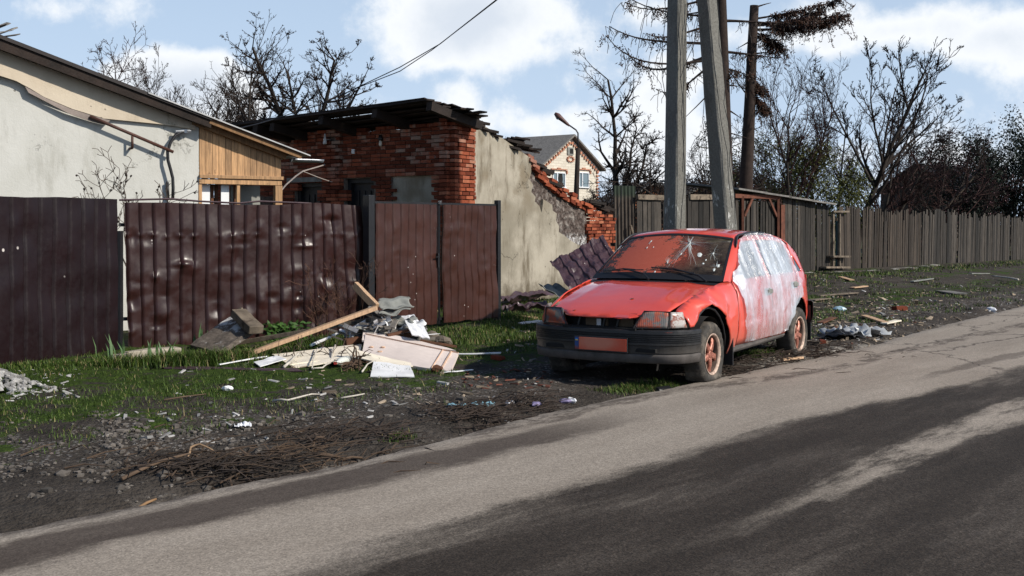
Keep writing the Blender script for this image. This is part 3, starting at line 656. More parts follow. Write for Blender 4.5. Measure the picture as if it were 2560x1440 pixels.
# roof remains: rafters poke out over the front, planks lie along them
def rp(s, o, dz=0): return WF.pt(s, 3.275 + .035 * s + .17 * o + dz, o)
for q in ((640, 302), (682, 298), (804, 282), (938, 267), (1075, 248)):
    s = Wall(tuple((WF.p + WF.n * .82)[:2]), tuple(WF.d[:2])).hit(*q)[0]; mb = MB()
    mb.beam(rp(s, .84, -.03), rp(s, -.5, -.03), .12, .15, seg=4, jit=.006, wob=.006); mb.build('rafter', M_WRAF, shed)
mb = MB(); rr = random.Random(9)
for o0, o1, se, gap in ((.87, .70, .20, 0), (.698, .53, .26, 0), (.528, .36, .32, 0), (.30, .16, .48, 0), (.155, .0, .52, 0), (-.005, -.16, .62, 0), (-.165, -.33, .5, 0), (-.335, -.5, .3, 0), (-.505, -.7, .1, 0)):
    s = -6.3; al = .03 * (int(o0 * 100) % 2)
    while s < se - .05:
        l = rr.uniform(1.3, 2.4); e = min(s + l, se + rr.uniform(-.08, .05))
        if se - e < .5: e = se + rr.uniform(-.06, .06)
        if not (.30 < o0 < .40 and -3.0 < (s + e) / 2 < -1.0):
            mb.beam(rp(s, (o0 + o1) / 2, .065 + rr.uniform(-.004, .006) + al), rp(e, (o0 + o1) / 2, .065 + rr.uniform(-.004, .008) + al), abs(o0 - o1) + .035, .028, seg=5, wob=.004, jit=.003)
        if e >= se - .1: break
        s = e + .01
for a, b, o0, o1 in ((-6.3, .1, .80, .40), (-6.3, -3.1, .42, .30), (-1.3, .2, .42, .30), (-6.3, .3, .32, -.45)):
    vs = [rp(a, o0, .125), rp(b, o0, .125), rp(b, o1, .125), rp(a, o1, .125)]; mb.add(vs + [v + Vector((0, 0, .02)) for v in vs], [(0, 3, 2, 1), (4, 5, 6, 7), (0, 1, 5, 4), (1, 2, 6, 5), (2, 3, 7, 6), (3, 0, 4, 7)])
mb.build('roof_plank', M_WRAF, shed)['label'] = 'dark rotten planks of the stripped roof edge'
# splintered wood stumps along the sloping wall top
for px, py, l, w_, h_ in ((1182, 300, .5, .16, .05), (1195, 312, .45, .15, .04), (1218, 322, .35, .13, .05), (1225, 332, .4, .12, .04), (1285, 350, .42, .2, .04), (1275, 362, .5, .14, .04), (1300, 345, .3, .16, .03), (1310, 362, .34, .18, .04), (1328, 372, .3, .16, .04), (1345, 405, .5, .12, .05), (1360, 422, .5, .1, .06), (1380, 447, .7, .14, .05), (1490, 503, .5, .14, .06), (1505, 512, .55, .2, .06)):
    s, z = WS.hit(px, py); n = 5; mb = MB()
    for k in range(n):
        a = s - l / 2 + rr.uniform(-.05, .05); w2 = w_ / n
        mb.beam(WS.pt(a, z + rr.uniform(-.01, .02), -.12 + (k - 2) * w2 * 1.3), WS.pt(a + l * rr.uniform(.6, 1), z + rr.uniform(.0, .07) - .25 * l, .08 + (k - 2) * w2 * 1.3), w2 * 1.6, h_, jit=.006)
    mb.build('splintered_batten', M_WRAF, shed)
s, z = WS.hit(1163, 305); mb = MB(); mb.tube([WS.pt(s, z, -.4), WS.pt(s, z, .15), WS.pt(s, z, .26)], [.07, .075, .07], 12); mb.build('log_beam', M_WRAF, shed)
# things fixed to the front
s, z = WF.hit(826, 352); mb = MB(); mb.lathe([(.0, -.07), (.035, -.07), (.04, -.04), (.028, -.03), (.038, -.01), (.028, .0), (.036, .02), (.02, .04), (.015, .12), (0, .12)], 12, Matrix.Translation(WF.pt(s, z, .14)))
mb.tube([WF.pt(s, z + .02, .0), WF.pt(s, z + .02, .13)], .01, 6); tag(mb.build('insulator', M_PVC, smooth=True), 'white ribbed porcelain insulator on the brick pilaster', 'insulator')
s, z = WF.hit(957, 352); mb = MB(); mb.lathe([(0, .10), (.03, .10), (.045, .03), (.04, .0), (0, .0)], 12, Matrix.Translation(WF.pt(s, z, .06))); lamp = mb.build('wall_lamp', M_BLACK, smooth=True); tag(lamp, 'bare bulb in a black socket on the brick front', 'lamp')
mb = MB(); mb.lathe([(0, -.105), (.02, -.10), (.033, -.07), (.03, -.04), (.018, .0)], 12, Matrix.Translation(WF.pt(s, z, .06))); mb.build('bulb', mat('frosted bulb', None, (.62, .58, .5), .3), lamp, smooth=True)
s, z = WF.hit(885, 379); mb = MB(); mb.box(WF.pt(s, z, .02), (.065, .03, .085), rz=WF.rz); tag(mb.build('junction_box', M_PVC, bev=.005), 'small white square electrical box on the brick front', 'electrical box')
mb = MB(); gw = Wall(tuple((WH.p - WH.n * .3)[:2]), tuple(WH.d[:2])); a, z = gw.hit(728, 400); b, z2 = gw.hit(806, 396)
mb.grid(lambda u, v: gw.pt(lerp(a, b, u), z - .05 * math.sin(v * math.pi) + .02, .06 * math.cos(v * math.pi)), 6, 8); tag(mb.build('gutter', M_ZINC, solid=.004, smooth=True), 'short galvanised gutter beneath the porch roof edge', 'gutter')
mb = MB(); q = [A(700, 480, 18.4), A(715, 462, 18.6), A(740, 440, 18.9), A(757, 428, 19.0), A(785, 420, 19.6), A(812, 412, 20.2)]; mb.tube(q, .012, 5); mb.tube([A(757, 428, 19.0), A(800, 445, 19.6), A(830, 455, 20.0)], .008, 4)
tag(mb.build('loose_cable', vary((.3, .26, .24), 3, .2, .6)('pale loose cable')), 'pale loose cable strung from the porch post to the brick wall', 'cable')

# ---------------------------------------------------------------- far house
WA = Wall(A(1352, 407, 68)[:2], (A(1495, 417, 72.6) - A(1352, 407, 68))[:2]); LG = WA.hit(1495, 417)[0]; ez = 4.98; az = 6.75
fh = thing('brick_house', 'distant cream brick house with red trimmed gable and broken window', 'house', (WA.p.x, WA.p.y, 0), WA.rz)
def _cream(t, b):
    v = t.sep(); w_ = t.comb(t.m('ADD', v[0], v[1]), v[2], 0); m = t.n.new('ShaderNodeTexBrick'); t.l.new(w_, m.inputs[0])
    m.inputs['Scale'].default_value = 1; m.inputs['Brick Width'].default_value = .5; m.inputs['Row Height'].default_value = .16; m.inputs['Mortar Size'].default_value = .02
    m.inputs['Color1'].default_value = (.56, .51, .43, 1); m.inputs['Color2'].default_value = (.66, .61, .52, 1); m.inputs['Mortar'].default_value = (.5, .45, .37, 1)
    return {'Base Color': m.outputs[0], 'Roughness': .9}
M_CRM = mat('cream brick', _cream); M_RED = vary((.42, .19, .12), 6, .35, .9)('red trim brick')
mb = MB(); mb.prism([(0, 0), (LG, 0), (LG, ez), (LG / 2, az), (0, ez)], lambda p: WA.pt(p[0], p[1]), lambda p: WA.pt(p[0], p[1], -7)); wl_ = mb.build('wall', M_CRM, fh)
mb = MB()
for s_, t_ in ((0, 1), (LG, -1)):
    vs = []; sl_ = (az - ez) / (LG / 2)
    for o_ in (.35, -7.3):
        for dz in (.06, .18):
            vs += [WA.pt(s_ - t_ * .4, ez - .4 * sl_ + dz, o_), WA.pt(LG / 2, az + dz, o_)]
    mb.add(vs, [(0, 1, 3, 2), (4, 6, 7, 5), (2, 3, 7, 6), (0, 4, 5, 1), (0, 2, 6, 4), (1, 5, 7, 3)])
mb.build('roof', M_SLATED, fh)
mb = MB(); n = 26
for i in range(n):
    u = (i + .5) / n; s = LG * u; z = ez + (az - ez) * (1 - abs(2 * u - 1)) - .28; mb.box(WA.pt(s, z, .05), (LG / n * .8, .1, .10 + .05 * (i % 2)), rz=WA.rz)
for s in (.12, LG - .12):
    for k in range(24): mb.box(WA.pt(s + (.1 if s > 1 else -.0) * 0, .1 + k * .2, .04), (.12 if k % 2 else .26, .1, .10), rz=WA.rz)
def ring(px0, px1, y0): pass
s, z = WA.hit(1425, 398)
for k in range(10): an = k * math.pi / 5; mb.box(WA.pt(s + .32 * math.cos(an), z + .15 * math.sin(an), .05), (.13, .1, .07), rz=WA.rz)
mb.build('trim', M_RED, fh)
def fwin(x0, x1, y0, y1, br=False):
    a, z1 = WA.hit(x0, y0); b, z0 = WA.hit(x1, y1); mb = MB(); w_ = .07
    mb.box(WA.pt((a + b) / 2, z1, .03), (b - a, .1, w_), rz=WA.rz); mb.box(WA.pt((a + b) / 2, z0, .03), (b - a + .2, .16, w_), rz=WA.rz)
    for s in (a, b, a + (b - a) * .33): mb.box(WA.pt(s, (z0 + z1) / 2, .03), (w_, .098, z1 - z0 - .01), rz=WA.rz)
    f = mb.build('window', M_PVC, fh); mb = MB(); mb.box(WA.pt((a + b) / 2, (z0 + z1) / 2, .012), (b - a - .02, .02, z1 - z0 - .02), rz=WA.rz); mb.build('pane', M_PANE, f)
    if br:
        mb = MB(); pts = [(math.cos(k * .785) * (.19 + .1 * R.random()), math.sin(k * .785) * (.34 + .14 * R.random())) for k in range(8)]
        mb.prism(pts, lambda p: WA.pt(a + (b - a) * .66 + p[0], (z0 + z1) / 2 + .1 + p[1], .026), lambda p: WA.pt(a + (b - a) * .66 + p[0], (z0 + z1) / 2 + .1 + p[1], .023)); mb.build('broken_hole', M_DARK, f)
    mb = MB(); mb.box(WA.pt((a + b) / 2, z1 + .2, .05), (b - a + .36, .1, .06), rz=WA.rz); mb.box(WA.pt((a + b) / 2, z1 + .27, .05), (.3, .1, .06), rz=WA.rz)
    for s in (a - .18, b + .18): mb.box(WA.pt(s, z1 + .05, .05), (.10, .1, .2), rz=WA.rz)
    mb.build('window_trim', M_RED, f)
fwin(1381, 1411, 431, 469, True); fwin(1446, 1470, 431, 469)
a, z1 = WA.hit(1417, 368); b, z0 = WA.hit(1432, 388); mb = MB(); mb.box(WA.pt((a + b) / 2, (z0 + z1) / 2, .02), (b - a, .1, z1 - z0), rz=WA.rz); f = mb.build('attic_window', M_SLATE, fh)
mb = MB(); mb.box(WA.pt((a + b) / 2 + .08, (z0 + z1) / 2, .075), (b - a - .3, .02, z1 - z0 - .16), rz=WA.rz); mb.build('attic_opening', M_DARK, f)
# orange gables and a dark roof peeping over the boards
def cottage(px, py, Y, w_, h_, m_, lab, rzq=.3, dep=4):
    p = A(px, py, Y); o = thing('cottage', lab, 'house', (p.x, p.y, 0), rzq, 'roofs beyond the board fence'); ez_ = max(1, p.z - h_)
    f_ = lambda q, y_: Matrix.Translation((p.x, p.y, 0)) @ Matrix.Rotation(rzq, 4, 'Z') @ Vector((q[0], y_, q[1]))
    mb = MB(); mb.prism([(-w_, 0), (w_, 0), (w_, ez_), (0, p.z), (-w_, ez_)], lambda q: f_(q, 0), lambda q: f_(q, dep)); mb.build('wall', m_, o)
    mb = MB()
    for s_ in (-1, 1): mb.prism([(0, p.z + .05), (s_ * (w_ + .3), ez_ - .15), (s_ * (w_ + .3), ez_ - .02), (0, p.z + .2)], lambda q: f_(q, -.25), lambda q: f_(q, dep + .3))
    mb.build('roof', M_SLATED if m_ is not M_WOLD2 else M_ROOFD, o)
M_ORG = vary((.30, .11, .05), 3, .4, .9)('orange rendered gable')
cottage(1632, 462, 62, 1.5, .9, M_ORG, 'small orange gable peeping over boards left of the first concrete pole leg'); cottage(1758, 464, 66, 1.6, .8, M_ORG, 'small orange gable glimpsed between the two concrete pole legs', .5)
cottage(2290, 418, 66, 2.3, 1.3, M_WOLD2, 'dark brown roofed house half hidden by the pink budding bush', -.9, 5)

# ---------------------------------------------------------------- street lamp
p = A(1441, 500, 42); lt = thing('street_lamp', 'black street lamp leaning over with a broken cobra head', 'street lamp', (p.x, p.y, 0))
mb = MB(); mb.tube([(p.x - .05, p.y, 0), A(1441, 480, 42), A(1445, 370, 42)], [.11, .10, .08], 10); mb.build('pole', M_WRAF, lt, smooth=True)
mb = MB(); mb.tube([A(1445, 378, 42), A(1445, 352, 42), A(1445, 333, 42), A(1440, 325, 42), A(1420, 311, 42)], .028, 8); mb.build('arm', M_BLACK, lt, smooth=True)
mb = MB(); a, b = A(1424, 315, 42), A(1387, 283, 42)
mb.tube([a, a.lerp(b, .15), a.lerp(b, .45), a.lerp(b, .8), b], [.03, .055, .075, .105, .05], 10); hd = mb.build('lamp_head', vary((.1, .045, .04), 9, .5, .5)('scorched lamp shell'), lt, smooth=True)
mb = MB(); c_ = a.lerp(b, .72) - Vector((0, 0, .075)); mb.rock(c_, .085, (1.5, 1, .35), 3, rz=0); mb.build('lamp_glass', M_PANE, hd, smooth=True)

# ---------------------------------------------------------------- twin leg concrete pole
def leg(P, Q, a, rz, part, root):
    P, Q = Vector(P), Vector(Q); mb = MB(); rings = []; rm = Matrix.Rotation(rz, 3, 'Z'); N = 30
    for i in range(N + 1):
        t_ = i / N; c = P.lerp(Q, t_); k = a * (1 - .30 * t_) / 2; ch = k * .90; ri = []
        for x, y in ((-k, -ch), (-ch, -k), (ch, -k), (k, -ch), (k, ch), (ch, k), (-ch, k), (-k, ch)):
            j = 0
            ri.append(c + rm @ Vector((x + j, y + j, 0)))
        rings.append(ri)
    mb.rings(rings); return mb.build(part, M_POLE, root)
def _pole(t, b):
    n = t.noise(30, 7, .8); m_ = t.noise(2.5, 6, .7, t.map((1, 1, .3))); z = t.sep()[2]
    c = t.ramp(n, [(.3, (.10, .097, .088)), (.7, (.235, .23, .21))]); c = t.mix(t.mr(m_, .5, .7, 0, .6), c, (.075, .072, .065))
    wp_ = t.m('MULTIPLY', t.mr(t.noise(9, 8, .75, t.map((1, 1, .5))), .56, .62), t.mr(z, 2.3, 1.8)); c = t.mix(t.m('MULTIPLY', wp_, .8), c, (.6, .6, .58))
    return {'Base Color': c, 'Normal': t.bump(n, .9, .012), 'Roughness': .93}
M_POLE = mat('pole concrete', _pole, spec=.2)
b1, t1 = A(1685, 700, 18), A(1693, 0, 18); b2, t2 = A(1817, 600, 18), A(1767, 0, 18)
def ext(p, q, z): k = (z - p.z) / (q.z - p.z); return p + (q - p) * k
root = thing('concrete_pole', 'twin legged weathered concrete utility pole standing behind the red car', 'utility pole', (b1.x, b1.y, 0))
RZ = math.radians(42)
leg(ext(b1, t1, -.1), ext(b1, t1, 9), .265, RZ, 'straight_leg', root); leg(ext(b2, t2, -.1), ext(b2, t2, 8.9), .27, RZ - .05, 'slanted_leg', root)
rr = random.Random(2)
mb = MB()
for k, (x0, x1, yb) in enumerate(((1660, 1668, 590), (1700, 1706, 430), (1585, 1540, 560), (1722, 1700, 600), (1740, 1765, 420), (1760, 1830, 520), (1775, 1700, 200), (1790, 1838, 560))):
    P, Q = A(x0 if k != 2 else 1625, -40, 17.8), A(x1, yb, 17.8); pts = []
    for i in range(9): u = i / 8; c = P.lerp(Q, u); c.x += .12 * math.sin(u * 3.1) * rr.uniform(-1, 1) * .5; pts.append(c)
    mb.tube(pts, .006, 4)
w_ = mb.build('dangling_wire', M_CABLE, root); w_['label'] = 'thin torn wires hanging beside the pole legs'

# ---------------------------------------------------------------- board fences on the right
WB = Wall(G(2020, 695)[:2], (.683, .73))
def boards(mb, Wl, s0, s1, zt, w=.12, lean=0, seed=1, gaps=(), thick=.022, zb=0, ragged=.03):
    rr = random.Random(seed); s = s0
    while s < s1:
        ww = w * rr.uniform(.8, 1.25)
        if not any(a < s + ww / 2 < b for a, b in gaps) and rr.random() > (.035 if ragged > .02 else .008):
            h = zt(s) + rr.gauss(0, ragged) - (rr.random() < .06) * rr.uniform(.1, .4) * (ragged > .02); ln = (lean + .05 * nz(s * .8, seed) * (ragged > .02)) * h + rr.gauss(0, .014) * h; o = rr.gauss(0, .008)
            p = [(s, zb), (s + ww - .01, zb), (s + ww - .01 + ln, h - rr.random() * .02), (s + ln, h)]
            mb.prism(p, lambda q: Wl.pt(q[0], q[1], o), lambda q: Wl.pt(q[0], q[1], o - thick))
        s += ww
def bfence(lab, x0, x1, ytop, m_, part='board_panel', **k):
    a, b = WB.hit(x0, 520)[0], WB.hit(x1, 520)[0]; p = WB.pt(a, 0); o = thing('board_fence', lab, 'fence', (p.x, p.y, 0), WB.rz, 'old board fence sections')
    zt = lambda s: interp(s, [WB.hit(*q) for q in ytop]); mb = MB(); boards(mb, WB, a, b, zt, **k); mb.build(part, m_, o)
    mb = MB(); zz = zt((a + b) / 2)
    for z in (zz * .8, zz * .25): mb.beam(WB.pt(a, z, -.06), WB.pt(b, z, -.06), .05, .08)
    mb.build('rail', M_WOLD2, o); return o, a, b
o, a, b = bfence('grey board fence behind the concrete pole, capped with a pale rail', 1590, 1838, ((1590, 492), (1840, 497)), M_WOLD, seed=3, ragged=.008, w=.15)
mb = MB(); mb.beam(WB.pt(a, WB.hit(1600, 493)[1], .03), WB.pt(lerp(a, b, .45), WB.hit(1650, 494)[1], .03), .06, .11, jit=.005, seg=3); mb.beam(WB.pt(lerp(a, b, .5), WB.hit(1700, 492)[1], .03), WB.pt(lerp(a, b, .85), WB.hit(1780, 492)[1], .03), .06, .12, jit=.005); mb.build('cap_rail', M_WGREY, o)
# rusty door frame and lean-to
o, a, b = bfence('weathered boards hung inside a rust red steel door frame', 1842, 1945, ((1840, 498), (1945, 506)), M_WOLD, seed=5, ragged=.01)
mb = MB(); zf = WB.hit(1843, 492)[1] + .02
for x in (1851, 1940): s = WB.hit(x, 520)[0]; mb.beam(WB.pt(s, 0, .06), WB.pt(s, zf, .06), .12, .06, (1, 0, 0))
mb.beam(WB.pt(a - .2, zf, .065), WB.pt(b, zf, .065), .05, .10)
s = WB.hit(1862, 520)[0]; mb.beam(WB.pt(s - .1, zf - .5, .06), WB.pt(s + .28, zf - .03, .062), .03, .07); s = WB.hit(1931, 520)[0]; mb.beam(WB.pt(s + .12, zf - .5, .06), WB.pt(s - .28, zf - .03, .062), .03, .07)
mb.build('door_frame', M_RUST, o)
mb = MB(); s = WB.hit(1948, 520)[0]; mb.box(WB.pt(s + .12, 1.0, .0), (.2, .1, 1.95), rz=WB.rz); mb.build('rusty_post', M_RUST, o)
o, a, b = bfence('tall dark board lean-to with a sagging slate edge, right of the rusty frame', 1958, 2068, ((1955, 492), (2066, 512)), M_WOLD, seed=7, ragged=.012, w=.13); tag(o, o['label'], 'shed')
mb = MB(); q0, q1 = WB.hit(1830, 474), WB.hit(2068, 512)
for k in range(4):
    s0, s1 = lerp(q0[0], q1[0], k / 4), lerp(q0[0], q1[0], (k + 1) / 4 + .03); z0, z1 = lerp(q0[1], q1[1], k / 4), lerp(q0[1], q1[1], (k + 1) / 4)
    vs = [WB.pt(s0, z0 + .04, .2), WB.pt(s1, z1 + .04, .2), WB.pt(s1, z1 + .3, -2.2), WB.pt(s0, z0 + .3, -2.2)]; mb.add(vs + [v - Vector((0, 0, .045)) for v in vs], [(0, 1, 2, 3), (4, 7, 6, 5), (0, 4, 5, 1), (1, 5, 6, 2), (3, 2, 6, 7), (0, 3, 7, 4)])
mb.build('roof', M_SLATED, o)
# ragged section with the gap and bench
o, a, b = bfence('ragged leaning boards with a small bench nailed across a gap', 2072, 2150, ((2070, 517), (2110, 513), (2150, 518)), M_WOLD2, seed=9, gaps=[(WB.hit(2076, 520)[0], WB.hit(2096, 520)[0])], lean=-.03)
mb = MB()
for x0, x1, y in ((2072, 2112, 529), (2066, 2110, 641), (2048, 2108, 668)): mb.beam(WB.pt(WB.hit(x0, y)[0], WB.hit(x0, y)[1], .12), WB.pt(WB.hit(x1, y)[0], WB.hit(x1, y)[1], .12), .2 if y > 600 else .06, .05)
for x in (2078, 2094): s = WB.hit(x, 560)[0]; mb.beam(WB.pt(s, 0, .05), WB.pt(s, WB.hit(x, 530)[1], .05), .06, .07, WB.n)
mb.build('bench_plank', M_WGREY, o)
p = WB.pt(WB.hit(2150, 560)[0], 0, -.5); mb = MB(); mb.box(p + Vector((0, 0, .8)), (.5, .3, 1.5), rz=WB.rz); tag(mb.build('metal_cabinet', vary((.035, .10, .105), 4, .3, .5)('faded teal paint'), bev=.02), 'teal painted metal sheet glimpsed through the gap in the boards', 'metal cabinet')
bfence('brown ragged board fence of loosely leaning slats, right of the teal sheet', 2156, 2302, ((2156, 521), (2200, 526), (2302, 530)), M_WOLD2, seed=13, lean=.04, w=.085, ragged=.05)
bfence('long grey board fence running off to the right edge', 2304, 2700, ((2300, 533), (2360, 528), (2440, 540), (2500, 536), (2560, 546), (2700, 548)), M_WOLD, seed=17, lean=.06, w=.12, ragged=.07)
# corrugated sheet leaning before the fence
c0 = G(1562, 725); cs = Wall((c0.x, c0.y), (.9, .43)); a, b = cs.hit(1537, 600)[0], cs.hit(1591, 600)[0]; zt_ = cs.hit(1565, 464)[1]
mb = MB(); mb.grid(lambda u, v: cs.pt(lerp(a, b, u) + .04 * v, v * zt_, -.12 * v + .022 * math.sin(u * 2 * math.pi * 6)), 60, 6)
def _corr(t, b): z = t.sep()[2]; return {'Base Color': t.mix(t.mr(z, zt_ * .86, zt_ * .93), t.ramp(t.noise(4, 6, .7), [(.3, (.028, .02, .015)), (.7, (.08, .062, .048))]), (.012, .022, .012)), 'Roughness': .85}
tag(mb.build('corrugated_sheet', mat('mossy corrugated sheet', _corr), smooth=True, solid=.006), 'tall green stained corrugated sheet standing at the end of the brick ruin', 'corrugated sheet')
mb = MB(); mb.beam(cs.pt(a + .38, zt_ * .62, .05), cs.pt(a + .52, zt_ * .40, .06), .05, .04); tag(mb.build('batten', M_WGREY), 'short grey batten slanting across the corrugated sheet', 'batten')
# concrete strips at the fence foot
for k, (x0, y0, x1, y1) in enumerate(((2005, 700, 2180, 690), (2190, 690, 2300, 682), (2305, 679, 2345, 675))):
    mb = MB(); mb.beam(G(x0, y0) + Vector((0, 0, .07)), G(x1, y1) + Vector((0, 0, .07)), .3, .2, jit=.03, seg=6, wob=.02)
    tag(mb.build('kerb_slab', M_CONCW, bev=.03), ('long pale concrete kerb slab at the foot of the boards behind the car', 'middle concrete kerb slab along the foot of the board fence', 'short broken concrete slab farthest along the board fence')[k], 'kerb slab', 'concrete slabs along the board fence')
# ---------------------------------------------------------------- the red hatchback (x forward, y to its left, z up)
YAW = math.radians(58.4); CO = Vector((1.198, 11.256, 0)); RZC = math.atan2(-math.sin(YAW), -math.cos(YAW))
car = thing('parked_car', 'battered red hatchback on flat tyres with plastic film over its side windows', 'car', CO, RZC)
def cb(mb, name, m, parent=None, **k):
    o = mb.build(name, m, parent or car, local=True, **k); return o
def _paint(t, b):
    n = t.noise(1.5, 5, .6); z = t.sep()[2]; f = t.noise(90, 3, .7)
    c = t.ramp(n, [(.3, (.64, .062, .036)), (.7, (.75, .092, .054))])
    d = t.m('MULTIPLY', t.mr(t.m('ADD', z, t.m('MULTIPLY', t.noise(6, 6, .7), .3)), .62, .36), .75); c = t.mix(d, c, (.34, .14, .10))
    c = t.mix(t.m('MULTIPLY', t.mr(t.noise(14, 7, .8), .64, .70), .5), c, (.30, .05, .04))
    ch = t.m('MULTIPLY', t.mr(t.vor(5.5), .035, .02), 1); c = t.mix(ch, c, (.03, .02, .02))
    return {'Base Color': c, 'Roughness': t.mr(d, 0, .7, .34, .7), 'Coat Weight': t.mr(d, 0, .5, 1, .1), 'Coat Roughness': .05, 'Normal': t.bump(f, .06, .002)}
M_PAINT = mat('faded red paint', _paint, spec=.45)
def _plas(t, b):
    z = t.sep()[2]; n = t.noise(12, 7, .75)
    c = t.ramp(n, [(.35, (.008, .008, .009)), (.7, (.026, .026, .028))]); c = t.mix(t.m('MULTIPLY', t.mr(z, .42, .25), .55), c, (.10, .085, .07))
    r = t.m('MULTIPLY', t.mr(t.noise(7, 7, .8, t.map((1, .5, 2))), .60, .68), t.mr(z, .44, .49)); c = t.mix(t.m('MULTIPLY', r, .7), c, (.25, .045, .03))
    return {'Base Color': c, 'Roughness': t.mr(n, .3, .7, .33, .6), 'Normal': t.bump(t.noise(200, 2), .12, .002)}
M_PLAS = mat('dull black bumper plastic', _plas, spec=.45)
M_TRIM = mat('black rubber trim', None, (.012, .012, .014), .5)
M_LIP = vary((.085, .075, .07), 8, .4, .8)('dusty grey sill plastic')
M_TYRE = vary((.038, .034, .030), 10, .4, .85, .5, .004, 60, dirt=((.13, .11, .09), .44, .66, 6))('dusty tyre rubber')
def _rim(t, b):
    n = t.noise(14, 7, .75); return {'Base Color': t.ramp(n, [(.35, (.16, .05, .035)), (.55, (.42, .16, .11)), (.72, (.55, .34, .28))]), 'Roughness': .45, 'Metallic': .35, 'Normal': t.bump(n, .4, .004)}
M_RIM = mat('rusty red alloy', _rim); M_LIPR = vary((.48, .36, .29), 12, .45, .6, metal=.3, dirt=((.10, .05, .035), .55, .68, 14))('corroded pale rim lip')
M_BARREL = vary((.10, .065, .05), 9, .5, .8)('sooty rim barrel')
M_INT = vary((.10, .085, .07), 6, .4, .9)('grey brown upholstery'); M_DASH = vary((.07, .062, .055), 5, .3, .7)('dark dashboard')

def wpl(x): return sinterp(x, [(.80, .50), (.72, .62), (.6, .71), (.45, .775), (.2, .815), (-.2, .825), (-2.4, .825), (-2.8, .80), (-3.0, .765), (-3.12, .71), (-3.2, .62)])
def zseam(x): return sinterp(x, [(.62, .652), (.5, .676), (.2, .785), (-.1, .842), (-.38, .888), (-.62, .905)])
def yseam(x): return interp(x, [(.6, .60), (.5, .62), (.2, .66), (-.38, .705), (-.62, .73)])
def zrail(x): return sinterp(x, [(-.6, .90), (-1.09, 1.300), (-1.35, 1.350), (-1.7, 1.362), (-2.1, 1.348), (-2.45, 1.30), (-2.72, 1.225), (-2.95, 1.11), (-3.1, .97)])
def S(x, z):
    w = wpl(x)
    if x > -.62:
        zs, ys = zseam(x), yseam(x); t_ = max(0, min(1, (z - .50) / (zs - .50))); y = w - (w - ys) * t_ ** 3.2
        y += .006 * (1 - t_)
    else:
        t_ = max(0, (z - .50) / .40); k = sstep(x, -.62, -.85)
        belt = w - .045 * min(t_, 1) ** 2
        zs, ys = .905, .73; tt = max(0, min(1, (z - .50) / (zs - .50))); f_ = w - (w - ys) * tt ** 3.2
        y = lerp(f_, belt, k) if z < .905 else lerp(.73, w - .045, k)
        if z > .9: y -= (z - .9) * .40
        if z > 1.22: y -= (z - 1.22) ** 2 * .9
    if z < .50: y -= .055 * ((.50 - z) / .28) ** 2
    y -= .006 * math.exp(-((z - .505) / .012) ** 2)
    return y
def pip(p, poly):
    x, y = p; c = False; j = len(poly) - 1
    for i in range(len(poly)):
        if (poly[i][1] > y) != (poly[j][1] > y) and x < (poly[j][0] - poly[i][0]) * (y - poly[i][1]) / (poly[j][1] - poly[i][1]) + poly[i][0]: c = not c
        j = i
    return c
def resample(poly, step):
    out = []
    for a, b in zip(poly, poly[1:] + poly[:1]):
        n = max(1, int(math.hypot(b[0] - a[0], b[1] - a[1]) / step))
        out += [(lerp(a[0], b[0], i / n), lerp(a[1], b[1], i / n)) for i in range(n)]
    return out
def panel(poly, fn, step=.045, holes=(), flip=False, mb=None):
    mb = mb or MB(); loops = [resample(poly, step)] + [resample(h_, step) for h_ in holes]; vs = []; es = []
    for L in loops: o = len(vs); vs += [Vector(p) for p in L]; es += [(o + i, o + (i + 1) % len(L)) for i in range(len(L))]
    xs = [p[0] for p in poly]; zs = [p[1] for p in poly]; x = min(xs) + step * .5
    while x < max(xs):
        z = min(zs) + step * .5
        while z < max(zs):
            p = (x + .001 * math.sin(z * 91), z + .001 * math.sin(x * 77))
            if pip(p, poly) and not any(pip(p, h_) for h_ in holes) and all((Vector(p) - q).length > step * .55 for q in vs[:sum(map(len, loops))]): vs.append(Vector(p))
            z += step
        x += step
    r_ = delaunay_2d_cdt(vs, es, [], 0, 1e-5); V, Fc = r_[0], r_[2]; fs = []
    for f in Fc:
        c = sum((V[i] for i in f), Vector((0, 0))) / len(f)
        if pip(c, poly) and not any(pip(c, h_) for h_ in holes):
            a = (V[f[1]] - V[f[0]]).cross(V[f[2]] - V[f[0]])
            f = tuple(f) if a > 0 else tuple(f)[::-1]
            fs.append(f[::-1] if flip else f)
    return mb.add([fn(v[0], v[1]) for v in V], fs)
def dentf(x, z, sg):
    """crumples of the near front wing and doors"""
    if sg < 0: return 0
    d = .010 * nz(x * 2.2, z * 2.5, 1.7)
    d += .035 * math.exp(-((x - .10) / .16) ** 2 - ((z - .72) / .045) ** 2) - .030 * math.exp(-((x - .22) / .13) ** 2 - ((z - .63) / .06) ** 2)
    d -= .022 * math.exp(-((x + .12) / .08) ** 2 - ((z - .76) / .06) ** 2) + .02 * math.exp(-((x + .38) / .10) ** 2 - ((z - .62) / .1) ** 2)
    d += .02 * max(0, 1 - abs((x + .28) + (z - .7) * .5) / .04) * sstep(z, .5, .6) * sstep(z, .82, .7)
    return d * sstep(x, -.75, -.5) * sstep(x, .5, .42)
def side(poly, sg, off=0, holes=(), step=.045, dent=True):
    return panel(poly, lambda x, z: (x, sg * (S(x, z) + off + (dentf(x, z, sg) if dent else 0)), z), step, holes, flip=(sg > 0))
